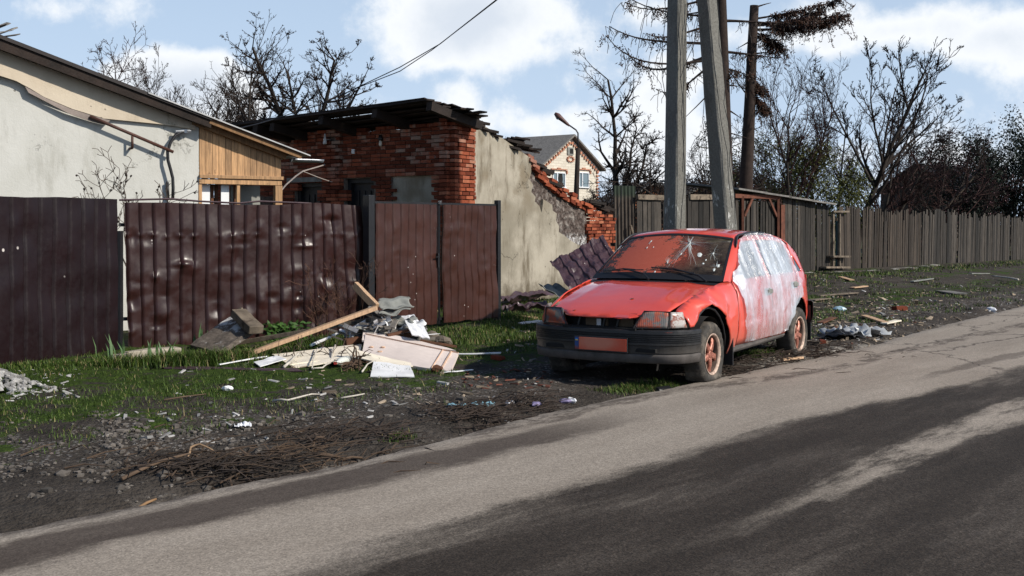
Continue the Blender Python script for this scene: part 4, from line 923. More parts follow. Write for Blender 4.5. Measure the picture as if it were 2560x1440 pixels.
fender = [(.50, .668), (.49, .60), (.475, .525), (.42, .53), (.385, .56), (.30, .61), (.20, .665), (.12, .70), (.04, .715), (-.03, .69), (-.10, .675), (-.18, .63), (-.27, .54), (-.34, .45), (-.40, .36), (-.44, .27), (-.45, .20), (-.585, .21), (-.575, .35), (-.57, .50), (-.59, .66), (-.605, .80), (-.60, .885), (-.5, .89), (-.38, .884), (-.1, .838), (.2, .782), (.35, .728)]
fenderR = [(.50, .668), (.49, .60), (.475, .525), (.40, .53), (.33, .50), (.30, .50), (.24, .575), (.12, .63), (0, .645), (-.12, .62), (-.24, .55), (-.30, .45), (-.33, .3), (-.34, .20), (-.585, .21), (-.575, .5), (-.605, .80), (-.60, .885), (-.38, .884), (-.1, .838), (.2, .782), (.35, .728)]
doorF = [(-.625, .885), (-.645, .80), (-.60, .62), (-.595, .50), (-.60, .27), (-1.617, .27), (-1.617, .55), (-1.585, .85), (-1.565, 1.05), (-1.56, 1.342), (-1.36, 1.335), (-1.14, 1.298), (-.9, 1.12)]
winF = [(-.73, .905), (-1.54, .925), (-1.515, 1.285), (-1.35, 1.285), (-1.17, 1.262), (-.96, 1.12)]
doorR = [(-1.627, .27), (-2.08, .27), (-2.14, .34), (-2.2, .43), (-2.30, .54), (-2.42, .605), (-2.50, .70), (-2.53, .90), (-2.62, 1.08), (-2.60, 1.22), (-2.45, 1.285), (-2.1, 1.33), (-1.8, 1.345), (-1.57, 1.343), (-1.575, 1.05), (-1.595, .85), (-1.627, .55)]
winR = [(-1.64, .925), (-2.46, .925), (-2.54, 1.08), (-2.48, 1.215), (-2.3, 1.265), (-1.9, 1.29), (-1.61, 1.288), (-1.62, 1.1)]
quarter = [(-2.43, .612), (-2.50, .635), (-2.60, .64), (-2.72, .61), (-2.82, .54), (-2.88, .44), (-2.90, .34), (-3.10, .36), (-3.15, .50), (-3.17, .70), (-3.165, .85), (-3.10, .975), (-2.95, 1.11), (-2.72, 1.222), (-2.63, 1.245), (-2.63, 1.08), (-2.54, .90), (-2.51, .70)]
qwin = [(-2.665, 1.12), (-2.74, 1.03), (-2.82, .945), (-2.81, .925), (-2.585, .925), (-2.66, 1.08)]
for sg in (1, -1):
    o = side(fender if sg > 0 else fenderR, sg, step=.03); fo = cb(o, 'front_wing', M_PAINT, smooth=True, solid=.010)
    if sg > 0: fo['label'] = 'crumpled near side front wing torn open above the wheel'
    dn = MB(); side_ = side(doorF, sg, .0, [winF]); d1 = cb(side_, 'front_door', M_PAINT, smooth=True, solid=.012)
    d2 = cb(side(doorR, sg, 0, [winR]), 'rear_door', M_PAINT, smooth=True, solid=.012)
    cb(side(quarter, sg, 0, [qwin]), 'rear_quarter', M_PAINT, smooth=True, solid=.012)
    cb(side(qwin, sg, -.006), 'quarter_glass', M_PANED, smooth=True)
    for d_, w_ in ((d1, winF), (d2, winR)):
        cb(side(w_, sg, -.012), 'side_glass', mat_glass if 'mat_glass' in globals() else M_PANED, d_, smooth=True)
    for d_, hx, hz_ in ((d1, -1.49, .757), (d2, -2.37, .79)):
        mb = MB(); y = S(hx, hz_) + .018; mb.box((hx, sg * y, hz_), (.15, .03, .045)); mb.box((hx, sg * (y - .012), hz_ - .004), (.19, .012, .075)); cb(mb, 'door_handle', M_SLATE, d_, bev=.006)
    # added near-black shell behind the panels, painting shade into their gaps
    mb = side([(-.58, .22), (-3.05, .40), (-3.1, .9), (-2.7, 1.2), (-2.1, 1.32), (-1.4, 1.32), (-1.1, 1.27), (-.7, .90), (-.55, .86), (-.52, .5)], sg, -.045, [winF, winR, qwin, [(-2.12, .2), (-2.2, .45), (-2.4, .60), (-2.6, .63), (-2.8, .55), (-2.9, .45), (-2.95, .2)]], .09, False)
    cb(mb, 'gap_shade_shell', M_DARK, solid=.004)
    mb = MB(); pts = [(x, sg * (S(x, zrail(x)) + .002), zrail(x) + .004) for x in [-.97 - .05 * i for i in range(22)]] 
    mb.tube(pts, [.004] + [.013] * (len(pts) - 2) + [.004], 6); cb(mb, 'drip_rail', M_TRIM, smooth=True)
    mb = MB(); mb.rings([[(x, sg * (.74 + a), z + c_) for a, z in ((0, .27), (.045, .27), (.05, .225), (.03, .20), (-.02, .20))] for x, c_ in ((-.50, -.02), (-.62, 0), (-1.3, .01), (-2.1, .03))]); cb(mb, 'sill', M_LIP, bev=.004)
    # wheel arch liner
    for hx, r_ in ((.03, .345), (-2.56, .33)):
        mb = MB(); mb.grid(lambda u, v: (hx + r_ * math.cos(math.pi * u), sg * lerp(.40, .775, v), .25 + r_ * math.sin(math.pi * u)), 20, 3)
        mb.grid(lambda u, v: (hx + (r_ + .02) * (2 * u - 1), sg * .40, .1 + .5 * v), 2, 2); cb(mb, 'arch_liner', M_DARK)
    mb = MB()
    if sg > 0:
        arch = [(.43, .50), (.40, .53), (.31, .585), (.2, .64), (.10, .672), (.0, .675), (-.1, .645), (-.2, .575), (-.28, .49), (-.36, .37), (-.42, .24)]
        mb.tube([(x, S(x, z) - .045, z) for x, z in arch], .012, 6); cb(mb, 'torn_arch_edge', M_TRIM, fo, smooth=True)
    mb = MB(); mb.box((-.475, sg * .735, .26), (.02, .16, .34)); cb(mb, 'mud_flap', M_TRIM)
    mb = MB(); mb.box((-3.0, sg * .70, .32), (.02, .2, .40)); cb(mb, 'mud_flap', M_TRIM)
# roof
def roofpt(u, v):
    x0 = -1.015 - .08 * u * u; x1 = -2.74 + .04 * u * u; x = lerp(x0, x1, v); xe = lerp(-1.095, -2.70, v); zr = zrail(xe); y = S(xe, zr)
    return (x, u * y, lerp(zr, zrail(min(x, -1.05)), abs(u)) + (.055 - .012 * v) * (1 - abs(u) ** 2.2))
cb(MB().grid(lambda a, b: roofpt(2 * a - 1, b), 18, 26), 'roof_panel', M_PAINT, smooth=True, solid=.012)
# windscreen
def ws(u, t_, off=0):
    x = lerp(-.33 - .135 * u * u, -1.01 - .085 * u * u, t_); y = u * lerp(.705, .575, t_); z = lerp(.915 - .018 * u * u, 1.352 - .045 * u * u, t_) + .05 * t_ * (1 - t_)
    return Vector((x + off * .5, y, z + off * .85))
def _ws(t, b):
    x, y, z = t.sep()[0:3]; n = t.noise(7, 8, .75); n2 = t.noise(26, 6, .8)
    d = t.vm('LENGTH', t.vm('MULTIPLY', t.vm('SUBTRACT', t.co(), (-.7, -.22, 1.13)), (1.5, 2.3, 2.6)))
    pm = t.mr(t.m('ADD', d, t.m('ADD', t.m('MULTIPLY', t.m('SUBTRACT', n, .5), 2.0), t.m('MULTIPLY', t.m('SUBTRACT', n2, .5), .8))), .82, .70)
    pm2 = t.m('MULTIPLY', t.mr(t.vm('LENGTH', t.vm('MULTIPLY', t.vm('SUBTRACT', t.co(), (-.75, .12, 1.14)), (1.5, 2.4, 2.8))), .9, .2), .32); pm = t.m('MAXIMUM', pm, pm2)
    dirt = t.mr(n, .35, .7, .08, .42)  # brown veil: glass dirt, raised to paint a lighter cabin into the glass
    dif = t.n.new('ShaderNodeBsdfPrincipled'); t.put(dif.inputs['Base Color'], t.mix(n2, (.36, .055, .028), (.48, .12, .07))); dif.inputs['Roughness'].default_value = .6
    gl = t.n.new('ShaderNodeBsdfGlossy'); gl.inputs['Roughness'].default_value = .06; tr = t.n.new('ShaderNodeBsdfTransparent'); tr.inputs[0].default_value = (.8, .82, .8, 1)
    du = t.n.new('ShaderNodeBsdfDiffuse'); du.inputs[0].default_value = (.20, .145, .10, 1)
    fr = t.n.new('ShaderNodeFresnel'); fr.inputs[0].default_value = 1.5
    def mx(f, a, c):
        m = t.n.new('ShaderNodeMixShader'); t.put(m.inputs[0], f); t.l.new(a, m.inputs[1]); t.l.new(c, m.inputs[2]); return m.outputs[0]
    s = mx(dirt, tr.outputs[0], du.outputs[0]); s = mx(t.m('MULTIPLY', fr.outputs[0], .9), s, gl.outputs[0]); s = mx(pm, s, dif.outputs[0])
    t.l.new(s, t.n['Material Output'].inputs[0])
wsd = cb(MB().grid(lambda a, b: ws(2 * a - 1, b), 20, 12), 'windscreen', mat('shot windscreen glass', _ws), smooth=True)
mb = MB(); N = 14
for k in range(N):                                                    # black rubber surround
    for side_u in (-1, 1):
        a, b = k / N, (k + 1) / N
        mb.add([ws(side_u * .985, a, .004), ws(side_u * 1.02, a, .006), ws(side_u * 1.02, b, .006), ws(side_u * .985, b, .004)], [(0, 1, 2, 3)])
    for tt, t2 in ((.965, 1.01), (-.01, .11)):
        a, b = -1 + 2 * k / N, -1 + 2 * (k + 1) / N; mb.add([ws(a, tt, .005), ws(b, tt, .005), ws(b, t2, .006), ws(a, t2, .006)], [(0, 1, 2, 3)])
cb(mb, 'rubber_seal', M_TRIM, wsd)
M_CRACK = mat('cracked glass edges', None, (.62, .66, .64), .4); rr = random.Random(12)
def wsP(px, py):       # invert zoomed-photo landmark to (u, t)
    return px, py
def crack(mb, u, t_, n, L, w=.0022, a0=0, a1=6.28):
    for i in range(n):
        an = rr.uniform(a0, a1); l = L * rr.uniform(.4, 1); pu, pt = u, t_; k = 5; pr = None
        for j in range(k + 1):
            q = (pu, pt); p = ws(q[0], q[1], .003); ww = w * (1 - j / (k + 1))
            d = Vector((0, math.sin(an), math.cos(an) * .5)) * ww
            cur = (p - d, p + d)
            if pr: mb.add([pr[0], pr[1], cur[1], cur[0]], [(0, 1, 2, 3)])
            pr = cur; an += rr.uniform(-.28, .28); pu += math.cos(an) * l / k; pt += math.sin(an) * l / k * 1.25
            if abs(pu) > .97 or not .1 < pt < .97: break
mb = MB(); crack(mb, .33, .78, 30, .52); crack(mb, .33, .78, 16, .2, .0035); crack(mb, .28, .52, 14, .16); crack(mb, .77, .58, 16, .20); crack(mb, .14, .32, 10, .12); crack(mb, -.42, .82, 7, .08); crack(mb, -.40, .66, 6, .07); crack(mb, .33, .78, 10, .6, .002, 3.6, 4.6); crack(mb, .88, .30, 10, .14)
cb(mb, 'star_cracks', M_CRACK, wsd)
mb = MB()
for u, t_, r_ in ((.33, .78, .017), (-.42, .82, .017), (-.40, .66, .013), (-.28, .67, .009), (.28, .52, .016), (.77, .58, .018), (.14, .32, .013), (.02, .13, .015), (.58, .53, .036), (.90, .32, .026), (.86, .22, .02), (.70, .42, .014), (.68, .34, .013)):
    pts = [(u + math.cos(k * .9) * r_ * rr.uniform(.6, 1.3), t_ + math.sin(k * .9) * r_ * 1.5 * rr.uniform(.6, 1.3)) for k in range(7)]
    mb = MB(); c = ws(u, t_, .008); mb.add([c] + [ws(a, b, .003) for a, b in pts], [(0, 1 + k, 1 + (k + 1) % 7) for k in range(7)]); cb(mb, 'glass_chip', M_CRACK, wsd)
mb = MB()
for u, t_, r_ in ((-.42, .82, .006), (.28, .52, .006), (.77, .58, .007), (.14, .32, .005), (.33, .78, .006), (-.40, .66, .005)):
    mb = MB(); mb.add([ws(u + math.cos(k) * r_, t_ + math.sin(k) * r_ * 1.5, .010) for k in range(6)], [tuple(range(6))]); cb(mb, 'bullet_hole', M_DARK, wsd)
# A pillars
for sg in (1, -1):
    mb = MB(); fl = []
    for i in range(13):
        t_ = i / 12; a = ws(sg * 1.015, t_); q = interp(t_, [(0, 0), (1, 1)]); x = lerp(-.60, -1.13, t_); z = lerp(.888, 1.300, t_) + .03 * math.sin(math.pi * t_) * 0
        zd = interp(x, [(-.625, .888), (-.9, 1.125), (-1.14, 1.302)]); b = Vector((x, sg * (S(x, zd) + .001), zd)); m_ = (a + b) / 2 + Vector((.006, sg * .008, .006)); fl.append([a, m_, b])
    mb.add([p for r_ in fl for p in r_], [((i * 3 + j, i * 3 + j + 1, i * 3 + j + 4, i * 3 + j + 3) if sg > 0 else (i * 3 + j + 3, i * 3 + j + 4, i * 3 + j + 1, i * 3 + j)) for i in range(12) for j in range(2)])
    cb(mb, 'front_pillar', M_PAINT, smooth=True)
# header over the windscreen is part of the roof; cowl
mb = MB(); mb.grid(lambda a, b: (lerp(-.26 - .12 * (2 * a - 1) ** 2, -.345 - .14 * (2 * a - 1) ** 2, b), (2 * a - 1) * lerp(.70, .715, b), .885 + .018 * b - .02 * (2 * a - 1) ** 2), 16, 2); cb(mb, 'cowl', M_TRIM, smooth=True)
def wiper(u0, t0, u1, t1, pu):
    mb = MB(); a, b = ws(u0, t0, .022), ws(u1, t1, .022); mb.tube([a, a.lerp(b, .5) + Vector((0, 0, .004)), b], .006, 5)
    m_ = a.lerp(b, .5); mb.tube([ws(pu, -.06, .03), ws(pu - .12, .03, .04), m_ + Vector((.01, 0, .02))], [.011, .009, .007], 6)
    mb.tube([a.lerp(b, .2) + Vector((0, 0, .006)), m_ + Vector((0, 0, .02)), a.lerp(b, .8) + Vector((0, 0, .006))], .005, 5); cb(mb, 'wiper', M_TRIM)
wiper(-.86, .115, -.16, .135, .02); wiper(-.06, .19, .62, .10, .82)
# bonnet
def HZ(x, y): return sinterp(x, [(.80, .595), (.74, .632), (.68, .658), (.6, .686), (.45, .735), (.2, .800), (0, .842), (-.2, .878), (-.4, .908)]) - .040 * (abs(y) / .66) ** 2.4 - .028 * sstep(abs(y), .3, .42) * sstep(x, .55, .70) * 0
def bon(x, y): return (x, y, HZ(x, y) + .004 * nz(x * 2, y * 2, 4) + .006 * math.exp(-((abs(y) - .42) / .05) ** 2) * sstep(x, .6, .3))
hood = [(-.27, 0), (-.28, .2), (-.32, .45), (-.375, .692), (-.1, .675), (.2, .648), (.4, .622), (.52, .605), (.565, .60), (.60, .575), (.675, .43), (.70, .40), (.745, .36), (.765, .30), (.775, .15), (.78, 0)]
hood = hood + [(x, -y) for x, y in hood[-2:0:-1]]
ho = cb(panel(hood, bon, .04), 'bonnet', M_PAINT, smooth=True, solid=.012); ho['label'] = 'red bonnet with two small bullet holes'
for x, y, r_ in ((.36, .14, .013), (.68, -.30, .009)):
    mb = MB(); c = Vector(bon(x, y)); mb.add([c + Vector((math.cos(k) * r_ * 1.4, math.sin(k) * r_, .003)) for k in range(6)], [tuple(range(6))]); cb(mb, 'bullet_hole', M_DARK, ho)
for x, y, r_ in ((.36, .14, .02), (.68, -.30, .013)):
    mb = MB(); c = Vector(bon(x, y)); mb.add([c + Vector((math.cos(k) * r_ * 1.4, math.sin(k) * r_, .0015)) for k in range(6)], [tuple(range(6))]); cb(mb, 'chipped_paint', M_LIPR, ho)
# nose: headlights, indicators, open grille with cardboard, inner black
def _lens(t, b):
    n = t.noise(9, 8, .8); m_ = t.mr(n, .46, .54); rb = t.m('SINE', t.m('MULTIPLY', t.sep()[1], 380))
    return {'Base Color': t.mix(m_, t.mix(t.noise(25, 4), (.10, .095, .09), (.26, .24, .22)), t.mix(n, (.36, .07, .04), (.42, .12, .07))), 'Roughness': t.mr(m_, 0, 1, .12, .45), 'Normal': t.bump(rb, .25, .002)}
M_LENS = mat('painted over headlight lens', _lens); M_IND = mat('cracked clear indicator lens', lambda t, b: {'Base Color': t.mix(t.mr(t.noise(12, 6, .8), .5, .6), (.48, .44, .42), (.26, .09, .06)), 'Roughness': .2})
M_REFL = mat('smashed reflector', lambda t, b: {'Base Color': t.mix(t.mr(t.noise(10, 8, .8), .45, .55), (.12, .12, .12), (.34, .08, .045)), 'Roughness': .15, 'Metallic': .3})
def bil(A_, B_, C_, D_, bulge, sg):
    return lambda u, v: ((Vector(A_).lerp(Vector(B_), u)).lerp(Vector(D_).lerp(Vector(C_), u), v) + Vector((bulge * 4 * u * (1 - u) + bulge * 2 * v * (1 - v), 0, 0))) * 1.0
for sg in (1, -1):
    f_ = lambda p: (p[0], p[1] * sg, p[2])
    Q = [f_(p) for p in ((.765, .345, .525), (.655, .642, .522), (.625, .638, .668), (.705, .425, .672))]
    mb = MB(); mb.grid(bil(*Q, .008, sg), 8, 6, flip=sg < 0); hl = cb(mb, 'headlight', M_LENS if sg > 0 else M_REFL, smooth=True, solid=.03)
    hl['label'] = 'near side headlight sprayed red over its lens' if sg > 0 else 'smashed far side headlight showing its reflector'
    mb = MB(); q = [Vector(p) + Vector((.002, 0, 0)) for p in Q]; mb.tube([q[0], q[1], q[2], q[3], q[0]], .007, 4); cb(mb, 'headlight_rim', M_TRIM, hl)
    Q = [f_(p) for p in ((.650, .652, .524), (.50, .752, .526), (.505, .712, .664), (.62, .648, .666))]
    mb = MB(); mb.grid(bil(*Q, .012, sg), 6, 5, flip=sg < 0); cb(mb, 'indicator', M_IND if sg > 0 else mat('amber indicator', None, (.4, .07, .03), .3), smooth=True, solid=.02)
mb = MB(); mb.box((.60, 0, .56), (.03, .72, .16)); mb.box((.68, 0, .508), (.2, .74, .02)); mb.box((.60, .0, .64), (.2, .70, .012)); cb(mb, 'grille_opening', M_DARK)
mb = MB()
for y, w_, z, h_ in ((-.14, .14, .56, .1), (.0, .04, .56, .1), (.20, .16, .55, .09)): mb.box((.625, y, z), (.01, w_, h_), jit=.004)
cb(mb, 'cardboard', vary((.10, .07, .045), 6, .3, .9)('damp cardboard'))
mb = MB(); mb.box((.636, -.07, .55), (.004, .045, .06)); cb(mb, 'paper_tag', M_PAPER)
for y in (-.28, -.02, .12, .31): mb = MB(); mb.beam((.65, y, .51), (.645, y + .03, .63), .018, .018); cb(mb, 'grille_strut', M_TRIM)
# bumper
plan = [(.36, .832), (.47, .818), (.57, .782), (.65, .72), (.715, .62), (.755, .48), (.785, .30), (.80, .12), (.802, 0)]
plan = plan + [(x, -y) for x, y in plan[-2::-1]]
def sweep(plan, prof, mb):
    n = len(plan); nr = []
    for i in range(n):
        a, b = Vector(plan[max(0, i - 1)]), Vector(plan[min(n - 1, i + 1)]); d = (b - a).normalized(); nr.append(Vector((-d.y, d.x)) * -1 if True else d)
    c = Vector((0, 0)); rings = []
    for i in range(n):
        p = Vector(plan[i]); k = nr[i] if nr[i].dot(p - Vector((0, 0))) > 0 else -nr[i]
        rings.append([(p.x + k.x * o_, p.y + k.y * o_, z) for o_, z in prof])
    m_ = len(prof); mb.add([p for r_ in rings for p in r_], [(i * m_ + j, (i + 1) * m_ + j, (i + 1) * m_ + j + 1, i * m_ + j + 1) for i in range(n - 1) for j in range(m_ - 1)]); return mb
def dense(p, k=4):
    out = []
    for i in range(len(p) - 1):
        p0, p1, p2, p3 = (Vector(p[max(0, i - 1)]), Vector(p[i]), Vector(p[i + 1]), Vector(p[min(len(p) - 1, i + 2)]))
        for j in range(k): t_ = j / k; out.append(tuple(.5 * ((2 * p1) + (p2 - p0) * t_ + (2 * p0 - 5 * p1 + 4 * p2 - p3) * t_ * t_ + (3 * p1 - p0 - 3 * p2 + p3) * t_ ** 3)))
    return out + [tuple(p[-1])]
prof = [(-.14, .502), (-.03, .508), (-.008, .506), (0, .497), (.002, .470)]
z = .463
for k in range(5): prof += [(-.007, z), (-.007, z - .004), (.002, z - .007), (.002, z - .012)]; z -= .0165
prof += [(.002, .372), (-.006, .366), (-.010, .33), (-.012, .30), (-.03, .298), (-.03, .285)]
bp = cb(sweep(dense(plan), prof, MB()), 'bumper', M_PLAS, smooth=False, solid=.01)
cb(sweep(dense(plan), [(-.03, .292), (-.008, .285), (-.006, .27), (-.016, .212), (-.04, .205)], MB()), 'bumper_lip', M_LIP, bp, smooth=True)
for y in (-.45, .45): mb = MB(); mb.box((.765 if abs(y) < .4 else .745, y, .325), (.04, .22, .035)); cb(mb, 'air_slot', M_DARK, bp)
rp_ = [(-3.16, -.62), (-3.2, -.3), (-3.21, 0), (-3.2, .3), (-3.16, .62), (-3.08, .77), (-2.98, .815)]; rp_ = [(-2.98, -.815), (-3.08, -.77)] + rp_
cb(sweep(dense(rp_), [(-.12, .585), (-.0, .58), (.02, .56), (.02, .42), (0, .33), (-.05, .32)], MB()), 'rear_bumper', M_PLAS, smooth=True, solid=.01)
# number plate, its writing sprayed over
pl = MB(); pl.box((.812, .037, .366), (.012, .548, .138)); po = cb(pl, 'number_plate', M_TRIM, bev=.004)
def _plate(t, b):
    v = t.sep(); d = t.vm('LENGTH', t.vm('MULTIPLY', t.vm('SUBTRACT', t.co(), (.82, .0, .385)), (0, 3.2, 9))); n = t.noise(9, 6, .7)
    return {'Base Color': t.mix(t.mr(t.m('ADD', d, t.m('MULTIPLY', n, .5)), 1.15, .55), (.62, .085, .035), (.62, .20, .12)), 'Roughness': .45, 'Normal': t.bump(n, .1, .003)}
mb = MB(); mb.box((.8195, .06, .366), (.003, .482, .112)); cb(mb, 'plate_face', mat('red sprayed plate', _plate), po, bev=.002)
mb = MB(); mb.box((.8195, -.203, .366), (.003, .040, .112)); cb(mb, 'plate_band', mat('blue band', lambda t, b: {'Base Color': t.mix(t.mr(t.m('ADD', t.sep()[2], t.m('MULTIPLY', t.noise(40, 5), .05)), .37, .35), (.02, .06, .22), (.20, .035, .04)), 'Roughness': .5}), po)
mb = MB(); mb.box((.8215, -.203, .404), (.002, .026, .010)); cb(mb, 'flag_blue', mat('flag blue', None, (.02, .2, .6), .5), po); mb = MB(); mb.box((.8215, -.203, .394), (.002, .026, .010)); cb(mb, 'flag_yellow', mat('flag yellow', None, (.7, .5, .03), .5), po)
cu = bpy.data.curves.new('country_letters', 'FONT'); cu.body = 'UA'; cu.size = .028; cu.extrude = .0005; cu.align_x = 'CENTER'
tmp = bpy.data.objects.new('tmp', cu); C.objects.link(tmp); dg = bpy.context.evaluated_depsgraph_get(); me = bpy.data.meshes.new_from_object(tmp.evaluated_get(dg)); bpy.data.objects.remove(tmp)
me.materials.clear(); me.materials.append(mat('faded letter grey', None, (.16, .10, .12), .6)); lt_ = bpy.data.objects.new('country_letters', me); C.objects.link(lt_); lt_.parent = po; lt_.location = (.8218, -.203, .322); lt_.rotation_euler = (math.pi / 2, 0, math.pi / 2); INV[lt_.name] = INV[car.name]
# wheels
def wheel(x, sg, hz_, front):
    cy = .80
    M4 = Matrix.Translation((x, sg * cy, hz_)) @ Matrix.Rotation(-sg * math.pi / 2, 4, 'X')      # local z points outwards
    Rt = .300; n = 72; prof = [(.175, -.165), (.20, -.178), (.25, -.185), (.283, -.172), (.298, -.15), (.301, -.10), (.302, -.09), (.301, -.03), (.298, -.01), (.285, .006), (.255, .016), (.215, .012), (.19, .0), (.182, -.005)]
    mb = MB(); mb.lathe(prof, n, M4)
    m_ = len(prof)
    for i in range(m_):
        for j in range(n):
            k = i * n + j; v = Vector(mb.v[k])
            if 3 <= i <= 9 and j % 3 == 0: c = Vector((x, v.y, hz_)); v = c + (v - c) * .965
            g_ = .004
            if v.z < .085:                                           # flat: bulge and settle
                q = (.085 - v.z); ctr = sg * (cy - .085); v.y = ctr + (v.y - ctr) * (1 + 2.2 * min(q, .09)); v.x = x + (v.x - x) * (1 + .9 * min(q, .09))
            if v.z < g_: v.z = g_ + .0005 * i
            mb.v[k] = tuple(v)
    w_ = cb(mb, 'wheel', M_TYRE, smooth=True)
    mb = MB(); mb.lathe([(.186, -.16), (.186, -.01), (.193, .004), (.196, .010), (.188, .012), (.178, .004), (.172, -.01)], 48, M4); cb(mb, 'rim_lip', M_LIPR, w_, smooth=True)
    mb = MB(); mb.lathe([(.172, -.01), (.160, -.035), (.155, -.10), (.15, -.13)], 48, M4); mb.lathe([(0, -.13), (.15, -.13)], 32, M4); cb(mb, 'rim_barrel', M_BARREL if True else M_LIPR, w_, smooth=True)
    mb = MB(); rot = .35
    for k in range(5):
        a = rot + k * 2 * math.pi / 5; rings = []
        for r_, hw, zz, th in ((.035, .034, -.012, .03), (.07, .030, -.008, .028), (.11, .026, -.010, .026), (.14, .030, -.018, .026), (.172, .046, -.026, .03)):
            c, s = math.cos(a), math.sin(a); rings.append([M4 @ Vector((r_ * c - w * s, r_ * s + w * c, zz - d)) for w, d in ((-hw, .010), (-hw * .6, 0), (hw * .6, 0), (hw, .010), (hw, th), (-hw, th))])
        mb.rings(rings)
    mb.lathe([(0, -.012), (.030, -.012), (.036, -.02), (.052, -.024), (.056, -.03), (.056, -.06)], 20, M4)
    cb(mb, 'rim_spokes', M_RIM, w_, smooth=False, bev=.004)
    mb = MB()
    for k in range(4): a = rot + .4 + k * math.pi / 2; mb.lathe([(0, -.010), (.009, -.012), (.010, -.03)], 8, M4 @ Matrix.Translation((.043 * math.cos(a), .043 * math.sin(a), -.006)))
    cb(mb, 'wheel_nuts', M_BARREL, w_)
wheel(.03, 1, .243, True); wheel(.03, -1, .25, True); wheel(-2.56, 1, .225, False); wheel(-2.56, -1, .25, False)
# hatch, rear light, underbody, interior
mb = MB(); mb.grid(lambda a, b: (lerp(-2.74, -3.12, b), (2 * a - 1) * (S(lerp(-2.72, -3.1, b), zrail(lerp(-2.72, -3.1, b))) - .004), zrail(lerp(-2.72, -3.1, b)) + .02 * (1 - (2 * a - 1) ** 2)), 10, 6); cb(mb, 'rear_window', M_PANED, smooth=True)
mb = MB(); mb.grid(lambda a, b: (-3.13 - .05 * math.sin(b * 2.2), (2 * a - 1) * (S(-3.12, lerp(.985, .56, b)) - .015), lerp(.985, .56, b)), 10, 6); cb(mb, 'tailgate', M_PAINT, smooth=True, solid=.01)
for sg in (1, -1):
    mb = MB(); mb.box((-3.175, sg * .62, .76), (.03, .14, .22)); cb(mb, 'tail_light', mat('tail light red', None, (.25, .01, .01), .25), bev=.006)
mb = MB(); mb.box((-1.3, 0, .24), (3.2, 1.16, .06)); mb.box((.1, 0, .33), (.9, .78, .25)); mb.box((.35, 0, .55), (.4, 1.0, .1)); mb.box((-2.56, 0, .3), (.8, .78, .2)); mb.box((-3.05, 0, .45), (.1, 1.3, .2)); mb.box((-.45, 0, .60), (.04, 1.36, .5)); mb.tube([(.03, -.6, .25), (.03, .6, .25)], .03, 8); mb.tube([(-2.56, -.6, .25), (-2.56, .6, .25)], .035, 8); cb(mb, 'underbody', M_DARK)
mb = MB(); mb.rings([[(-.47, y, .62), (-.40, y, .86), (-.62, y, .885), (-.78, y, .83), (-.80, y, .62)] for y in (-.68, -.1, .1, .68)]); cb(mb, 'dashboard', M_DASH, bev=.01)
mb = MB(); mb.grid(lambda a, b: Vector((-.87, .34, .85)) + Matrix.Rotation(-.5, 3, 'Y') @ Vector((.016 * math.cos(b * 6.283) , (.175 + .014 * math.sin(b * 6.283)) * math.cos(a * 6.283), (.175 + .014 * math.sin(b * 6.283)) * math.sin(a * 6.283))), 28, 6); mb.beam((-.87, .17, .85), (-.87, .51, .85), .03, .02); mb.beam((-.87, .34, .85), (-.70, .34, .78), .05, .05); cb(mb, 'steering_wheel', M_TRIM, smooth=True)
for y in (-.34, .34):
    mb = MB(); mb.rings([[(x, y - w_, z), (x, y - w_ * .9, z + t_), (x, y + w_ * .9, z + t_), (x, y + w_, z)] for x, w_, z, t_ in ((-1.02, .22, .42, .10), (-1.3, .25, .40, .12), (-1.52, .24, .40, .12))]); mb.rings([[(x - .0, y - w_, z), (x + .10, y - w_ * .85, z + .01), (x + .10, y + w_ * .85, z + .01), (x, y + w_, z)] for x, w_, z in ((-1.55, .22, .48), (-1.62, .25, .75), (-1.70, .20, 1.02))]); mb.box((-1.70, y, 1.10), (.08, .24, .15)); cb(mb, 'seat', M_INT, smooth=False, bev=.02)
mb = MB(); mb.box((-2.35, 0, .50), (.5, 1.2, .14)); mb.box((-2.62, 0, .72), (.12, 1.2, .46)); cb(mb, 'rear_seat', M_INT, bev=.03)
# plastic film taped over both doors
filmp = [(-.86, 1.10), (-1.0, 1.21), (-1.15, 1.312), (-1.35, 1.352), (-1.7, 1.366), (-2.1, 1.352), (-2.4, 1.29), (-2.50, 1.20), (-2.54, 1.08), (-2.56, .94), (-2.66, .82), (-2.66, .68), (-2.58, .655), (-2.45, .61), (-2.32, .55), (-2.2, .42), (-2.08, .31), (-1.8, .285), (-1.5, .29), (-1.1, .28), (-.80, .29), (-.76, .5), (-.73, .68), (-.665, .80), (-.64, .90), (-.68, .96)]
def filmf(x, z):
    o = .022 + .016 * nz(x * 13, z * 1.6, 2) + .012 * nz(x * 34, z * 3.5, 7) + .008 * nz(x * 5 + z * 9, z * 7, 3)
    if .95 < z < 1.27: o += -.006
    o += .018 * math.exp(-((x + .80 + (1.1 - z) * .1) / .07) ** 2)
    xx = x + .012 * nz(z * 9, x * 3); return (xx, S(x, z) + max(.010, o), z + .006 * nz(x * 14, 1))
